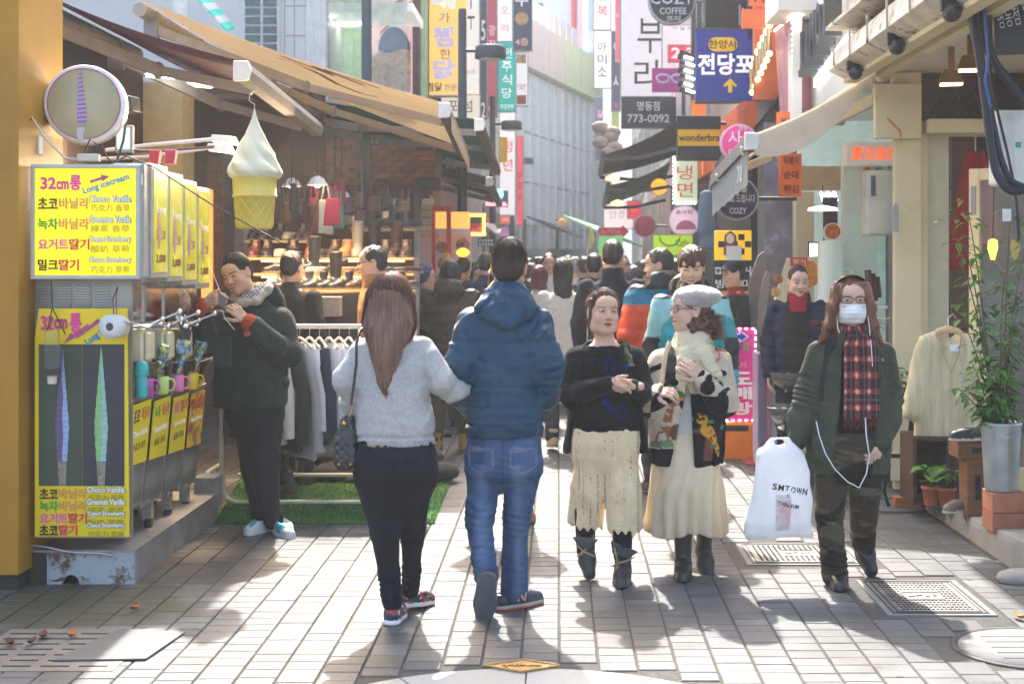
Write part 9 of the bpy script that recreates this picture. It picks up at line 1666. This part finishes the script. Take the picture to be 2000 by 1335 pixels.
for k,c in enumerate('STARDIUM'):x0,z0=(-15+5.6*k)*u,(-27-1.2*k)*u;y=hity(shp,x0,z0);text(c,(x0,(y or-.05)-.004,z0),INK,ob,w=5*u*(.4 if c=='I' else 1.15 if c=='M' else 1),h=7*u,rot=(R(90),R(9),0),bold=.012)
x0,z0=6*u,-14*u;text('C',(x0,(hity(shp,x0,z0)or-.05)-.004,z0),INK,ob,w=5*u,h=6*u)
MB().sheet([[(a*u,(hity(shp,a*u,b*u)or-.05)-.003,b*u)for a in(-18,-8,2,12)]for b in(-12,-30,-50,-70,-82)]).build('pink_packet',M('packet seen through film',lin('e0b4b4'),.4,nz=.1,wear=lin('d8d4d6'),wsc=9,wth=.45),t)
# 6. man in the green parka with the phone
p=Pers('man in a dark green parka leaning on the cart and looking at his phone',8.83,500);p_=p;SK=(.58,.35,.23)
p.head(p.C(464,536,-.06),(-.42,-1,-.3),(-.3,0,1),size=1.0,neck=p.C(492,598,.0),fem=False,h=.0034,skin=SK,lip=(.4,.18,.14),eye=.45,nr=.054)
pk=uni(p.rows([(792,418,562,.14),(770,416,562,.148),(700,420,560,.148),(640,428,556,.138),(612,440,545,.115),(596,458,532,.09),(582,470,520,.075)]),p.limb([(545,628,0,29),(562,690,-.08,28),(535,674,-.19,25),(495,638,-.28,20)]),p.limb([(432,632,0,28),(404,672,-.1,25),(396,648,-.18,22),(394,608,-.25,18)]),k=.018)
pk=tug(tug(folds(pk,.009,11,71,(1,1,.8),.003,38),p.C(552,678,-.1),(1,0,.4),.04,.1,.008),p.C(430,700,-.1),(.3,0,1),.05,.13,.006);pk=groove(pk,[p.C(0,735)[2]],.008,.007)
garm('parka',p.t,pk,.009,COTTON,lambda V:mixc(const(len(V),(.02,.03,.025)),(.032,.043,.037),.5*np.clip(wav(V,14,3),0,1)))
for nm,l_ in(('cuff',[(492,636,-.285,18),(486,629,-.3,17)]),('cuff',[(393,607,-.25,18),(395,598,-.26,17)])):garm(nm,p.t,p.limb(l_),.006,COTTON,(.45,.07,.025))
garm('sleeve_tab',p.t,p.limb([(482,652,-.31,6),(490,644,-.315,6)]),.005,COTTON,(.45,.07,.025))
garm('fleece_collar',p.t,modi(uni(p.limb([(470,592,-.12,8),(500,588,-.12,8),(522,566,-.06,9),(528,552,.02,9)]),p.limb([(470,592,-.12,8),(455,582,-.06,7)])),lambda q,d:d-.004*wav(q,90,3)),.006,WOOL,(.42,.37,.29))
garm('hood',p.t,folds(uni(p.rows([(560,500,545,.06,.07),(580,488,556,.09,.09),(605,482,560,.09,.09),(625,495,545,.06,.09)]),k=.02),.006,18,5),.009,COTTON,(.02,.03,.025))
garm('plaid_scarf',p.t,uni(p.limb([(478,582,-.09,9),(500,576,-.08,11),(518,560,-.03,10)])),.006,WOOL,lambda V:mixc(const(len(V),(.1,.13,.2)),(.5,.5,.5),(np.sin(V[:,0]*260)*np.sin(V[:,2]*260)>.1)*1.0))
MB().bx(p.C(428,0)[0],p.C(463,0)[0],-.165,-.12,p.C(0,712)[2],p.C(0,655)[2]).build('chest_pocket',M('green pocket',(.03,.04,.034),.85,bump=.2),p.t,bev=.012)
tr=uni(p.rows([(775,438,556,.115),(810,440,556,.13),(835,446,550,.115),(870,480,520,.05)]),p.limb([(520,840,0,32),(519,915,-.04,27),(524,990,-.07,21),(534,1014,-.08,20)]),p.limb([(492,840,-.0,32),(499,915,.02,27),(510,990,.03,21),(510,1016,.03,20)]),k=.02);garm('trousers',p.t,tug(folds(tr,.007,14,91),p.C(515,1000,0),(0,0,1),.04,.1,.006),.009,COTTON,(.013,.015,.019))
def teal(V):c=const(len(V),(.55,.57,.57));c=mixc(c,(.02,.33,.35),((wav(V,55,3)>.0)&(V[:,2]>.03))*1.0);return mixc(c,(.25,.5,.1),((np.abs(V[:,0])<.014)&(V[:,2]>.07))*1.0)
x,y,z=p.C(512,1043,0);p.shoe((x,-.03,0),(-.35,-1,0),colf=teal,size=1.08);x,y,z=p.C(546,1043,-.1);p.shoe((x+.02,-.1,0),(.6,-1,-.1),(0,0,1),colf=teal,size=1.1)
p.inner(p.limb([(520,835,0,24),(519,915,-.04,19),(534,1010,-.08,13)]),p.limb([(492,835,0,24),(499,915,.02,19),(510,1012,.03,13)]),p.rows([(800,455,545,.09),(680,440,545,.09),(615,445,540,.08)]));p.skin=SK
p.hand(p.C(480,624,-.31),(-.62,-.15,.62),(.5,-.85,.3),-1,(30,40,30),sz=1.0);p.hand(p.C(398,594,-.27),(.75,-.25,.3),(-.15,-.9,.4),-1,(30,45,30),sz=1.0)
p.hair(*short_hair(fr=.05,top=.016,side=.006),(.014,.012,.012),h=.0045,streak=.4,amp=.003);cap_strands(p,600,M('black hair strands',(.02,.017,.016),.3,tl=.1,bump=0),rx=.082,ry=.098,rz=.101,fr=.05,seed=3,stray=.05);p.done()
t=thing('phone','black phone held in both hands by the man in the green parka','phone',p.root+Vector(p.C(434,590,-.39)),0);t.rotation_euler=(R(-38),R(32),R(48));MB().bx(-.028,.028,-.005,.005,-.058,.058).build('case',BLACK,t,bev=.004);MB().tube([(0,0,-.07),(.02,-.0,-.12),(.08,-.02,-.19)],.002,5).tube([(-.01,0,.07),(-.06,.01,.2),(-.09,.05,.36)],.002,5).build('earphone_cable',WIRE,t)

# ---------------------------------------------------------------- people further off
def fx(px,Y):return PX(px,Y)
figure('person in a brown puffer jacket with black hair and olive trousers, seen from behind',fx(880,12.4),12.4,1.66,5,(.03,.022,.013),(.07,.055,.035),(.012,.012,.014),'bob',shoec=(.3,.18,.03),seed=1,puff=.022,hood=1,hh=.006,topmat=NYLON,step=.18)
figure('long dark haired woman in a white knitted cardigan and dark leggings',fx(1100,12.6),12.6,1.68,0,(.62,.57,.5),(.03,.035,.05),(.025,.012,.014),'long',fem=True,shoec=(.45,.32,.18),seed=2,hh=.006,hem=.46,topmat=KNIT,step=.1,hl=.42)
b4=figure('tall man in a dark navy coat with a purple bag strap',fx(1196,10.9),10.9,1.83,6,(.008,.013,.024),(.012,.012,.015),(.012,.009,.008),'short',seed=3,hem=.5,collar=1,hh=.005,step=.16,h=.012)
MB().bx(.155,.195,-.165,-.15,1.1,1.53).build('bag_strap',M('purple webbing',lin('5a4660'),.7),b4.t,bev=.004)
def c5(V):c=const(len(V),(.6,.06,.02));c=mixc(c,(.01,.16,.28),(V[:,2]>1.36)*1.0);return mixc(c,(.012,.014,.016),(V[:,2]>1.47)*1.0)
figure('man in an orange puffer jacket with blue shoulders, face in profile',fx(1288,10.3),10.3,1.76,-15,(.6,.06,.02),(.03,.03,.034),(.03,.02,.015),'short',seed=0,puff=.018,scale_w=.88,topf=c5,fwd=(-.9,.4,-.1),hh=.0045,topmat=NYLON,collar=1,hood=1,step=.12)
def c6(V):c=const(len(V),(.03,.3,.33));c=mixc(c,(.3,.55,.55),(wav(V,9,4)>.45)*.8);c=mixc(c,(.02,.15,.12),(wav(V,8,14)>.6)*1.0);c=mixc(c,(.014,.015,.018),((np.abs(V[:,0])>.2)&(V[:,2]>1.0)&(V[:,2]<1.2))*1.0);return mixc(c,(.014,.015,.018),(V[:,2]>1.44)*1.0)
b6=figure('young man with brown fringe in a teal patterned jacket behind the beret lady',fx(1350,8.9),8.9,1.76,180,(.03,.3,.33),(.02,.02,.024),(.075,.028,.014),'mop',seed=0,topf=c6,fwd=(.12,1,-.28),hh=.0038,topmat=NYLON,hood=1,step=.1,eye=.5,h=.011,skin=(.62,.4,.28),arms='hang',collar=1,scale_w=.92)
MB().tube([b6.L((-.075,.03,-.02)),b6.L((-.06,.07,-.075)),b6.L((-.03,.1,-.11))],.004,5).build('chin_strap',BLACK,b6.t)
figure('man in a dark cap and red scarf reading beside the checkered poster',fx(1437,12.6),12.6,1.66,-100,(.014,.016,.022),(.02,.02,.024),(.012,.012,.012),'cap',seed=2,hh=.0055,collar=0,step=.08,arms='front',topf=lambda V:mixc(const(len(V),(.014,.016,.022)),(.3,.02,.03),(V[:,2]>1.37)*1.0))
def c8(V):c=const(len(V),(.014,.02,.045));f=(V[:,1]>.03)&(np.abs(V[:,0])<.1);c=mixc(c,(.014,.015,.018),f*1.0);return mixc(c,(.3,.015,.03),((np.abs(V[:,0])<.06+.2*np.clip(V[:,2]-1.36,0,1))&(V[:,2]>1.3)&(V[:,1]>.0))*1.0)
b8=figure('dark haired woman vendor in a navy jacket, black apron and red collar',fx(1560,10.7),10.7,1.63,195,(.014,.02,.045),(.015,.016,.02),(.012,.011,.011),'bun',fem=True,seed=2,topf=c8,fwd=(-.35,1,-.18),hh=.0036,puff=.012,step=.05,skin=(.64,.43,.32),eye=.75,collar=1,arms='hang',h=.012,hem=.42)
figure('person with magenta hair and a pale top, seen from behind',fx(1053,14.6),14.6,1.6,0,(.6,.5,.45),(.03,.03,.04),(.13,.018,.035),'bob',fem=True,seed=1,hh=.0075,step=.1)
figure('person with grey curly hair in a pale coat in the crowd',fx(1124,16.5),16.5,1.68,5,(.55,.52,.48),(.05,.05,.06),(.34,.32,.3),'curly',seed=2,hh=.008,step=.1)
figure('black haired man in a dark jacket left of the navy coat man',fx(1160,13.6),13.6,1.73,4,(.02,.024,.034),(.02,.02,.024),(.014,.013,.014),'short',seed=3,hh=.007,step=.1)
figure('man in a navy jacket just left of the blue jacketed man',fx(948,14.8),14.8,1.74,10,(.02,.03,.08),(.03,.03,.04),(.014,.013,.014),'short',seed=4,hh=.007,step=.1)
figure('dark haired person in a grey jacket beside the brown puffer jacket',fx(872,14.2),14.2,1.58,-12,(.06,.07,.09),(.03,.03,.04),(.02,.016,.014),'bun',fem=True,seed=5,hh=.0075,step=.1)
figure('person with a dark crop of hair just behind the teal jacketed young man',fx(1318,12.2),12.2,1.68,15,(.12,.2,.03),(.03,.03,.03),(.014,.014,.016),'short',seed=6,hh=.007,step=.1)
figure('bobbed person in a grey green coat behind the orange jacketed man',fx(1238,14.4),14.4,1.6,-10,(.07,.085,.08),(.03,.03,.03),(.05,.045,.04),'bob',fem=True,seed=7,hh=.008,step=.1)
figure('man in beige trousers and brown shoes almost hidden by the blue jacketed man',fx(978,8.75),8.75,1.66,8,(.3,.24,.17),(.33,.21,.11),(.014,.013,.014),'short',seed=8,hh=.007,step=.34,shoec=(.22,.08,.035),arms='pocket')
# stall people
def cs1(V):c=const(len(V),(.35,.18,.06));return c
b9=figure('shop man in a tan coat and glasses standing at the shoe rack, in profile',fx(732,10.55),10.55,1.78,-95,(.35,.18,.06),(.03,.03,.034),(.013,.012,.012),'short',seed=0,topf=cs1,hh=.0042,collar=1,step=.04,skin=(.6,.36,.24));specs(b9,.025,.016,.097,.006,.0022)
figure('dark haired person in black leaning among the shoes beyond the green parka man',fx(568,10.6),10.6,1.74,20,(.012,.012,.014),(.015,.015,.018),(.013,.012,.012),'short',seed=4,hh=.0055,step=.05)
figure('brown haired woman bending over behind the clothes rack',fx(556,10.15),10.15,1.5,-60,(.05,.03,.025),(.012,.012,.014),(.06,.025,.016),'long',fem=True,seed=5,hh=.006,step=.05,lean=.35)
figure('person in a dark blue hood beside the shoe rack corner',fx(826,13.6),13.6,1.62,90,(.05,.07,.12),(.03,.03,.04),(.05,.08,.16),'bob',seed=6,hh=.009,step=.1)
# the far crowd
GREYS=[((.02,.022,.028),'black'),((.05,.07,.12),'blue'),((.3,.27,.22),'beige'),((.12,.04,.04),'dark red'),((.07,.08,.07),'olive'),((.45,.43,.42),'pale grey'),((.09,.09,.1),'grey'),((.03,.05,.06),'dark teal'),((.5,.06,.05),'bright red'),((.6,.58,.55),'white'),((.05,.2,.3),'sky blue'),((.35,.2,.08),'camel')]
CR=[(905,16.2,1.7,11,'short'),(935,15.6,1.6,8,'bob'),(1016,16.0,1.72,0,'short'),(1036,17.2,1.62,10,'long'),(1072,16.4,1.74,9,'short'),(1142,15.4,1.7,7,'short'),(1178,16.0,1.64,9,'long'),(1215,15.2,1.72,11,'short'),(1258,16.4,1.66,8,'short'),(1086,18.0,1.6,11,'bob'),(1110,20.2,1.72,8,'short'),(1196,21.5,1.7,10,'short'),(1150,19.0,1.68,9,'curly'),(1000,22.5,1.7,9,'short'),(1055,23.5,1.7,11,'long'),(1120,25,1.7,9,'short'),(938,17.5,1.66,0,'short'),(957,20,1.72,1,'short'),(922,19,1.62,7,'bob'),(968,24,1.7,3,'short'),(1012,19,1.6,3,'bob'),(1034,21,1.68,6,'short'),(1068,19.5,1.7,6,'long'),(1078,24,1.64,0,'short'),(1092,21,1.66,5,'curly'),(1100,26,1.7,0,'long'),(1048,29,1.7,1,'short'),(1022,33,1.7,4,'short'),(1062,36,1.65,3,'bob'),(1110,33,1.7,6,'short'),(1136,22,1.64,2,'short'),(1148,27,1.7,7,'short'),(1172,19,1.62,5,'bob'),(1212,17,1.66,6,'short'),(1226,20,1.6,1,'long'),(1182,24,1.7,0,'short'),(1165,31,1.7,4,'short'),(1128,38,1.7,5,'short'),(1090,42,1.7,0,'short'),(1045,44,1.7,2,'bob'),(905,22,1.7,0,'short'),(1250,18.5,1.64,2,'short'),(1205,29,1.68,3,'bob'),(830,19.0,1.6,6,'short')]
for k,(px,Y,hg,gi,hs)in enumerate(CR):
    c,nm=GREYS[gi];hcx=((.012,.012,.014),(.03,.018,.014),(.02,.016,.016),(.05,.025,.016))[k%4];tw=k%3==1
    pp=figure('x',fx(px,Y),Y,hg,175 if tw else 3*(k%5)-6,c,(.025,.027,.034),hcx,hs,fem=hs in('bob','long'),seed=20+k,h=.022 if Y<22 else .032,hh=.0115 if Y<22 else .016,step=.12 if k%2 else .2,group='people in the far crowd')
    pp.t['label']='%s haired person in %s, %s, %s of the far crowd, %s'%({'short':'short','bob':'bobbed','long':'long','curly':'curly'}[hs],nm,'facing us' if tw else 'walking away',('near edge','front part','middle','back')[max(0,min(3,int((Y-15)/5)))],'left' if px<1000 else 'right' if px>1150 else 'centre')

fit_texts()
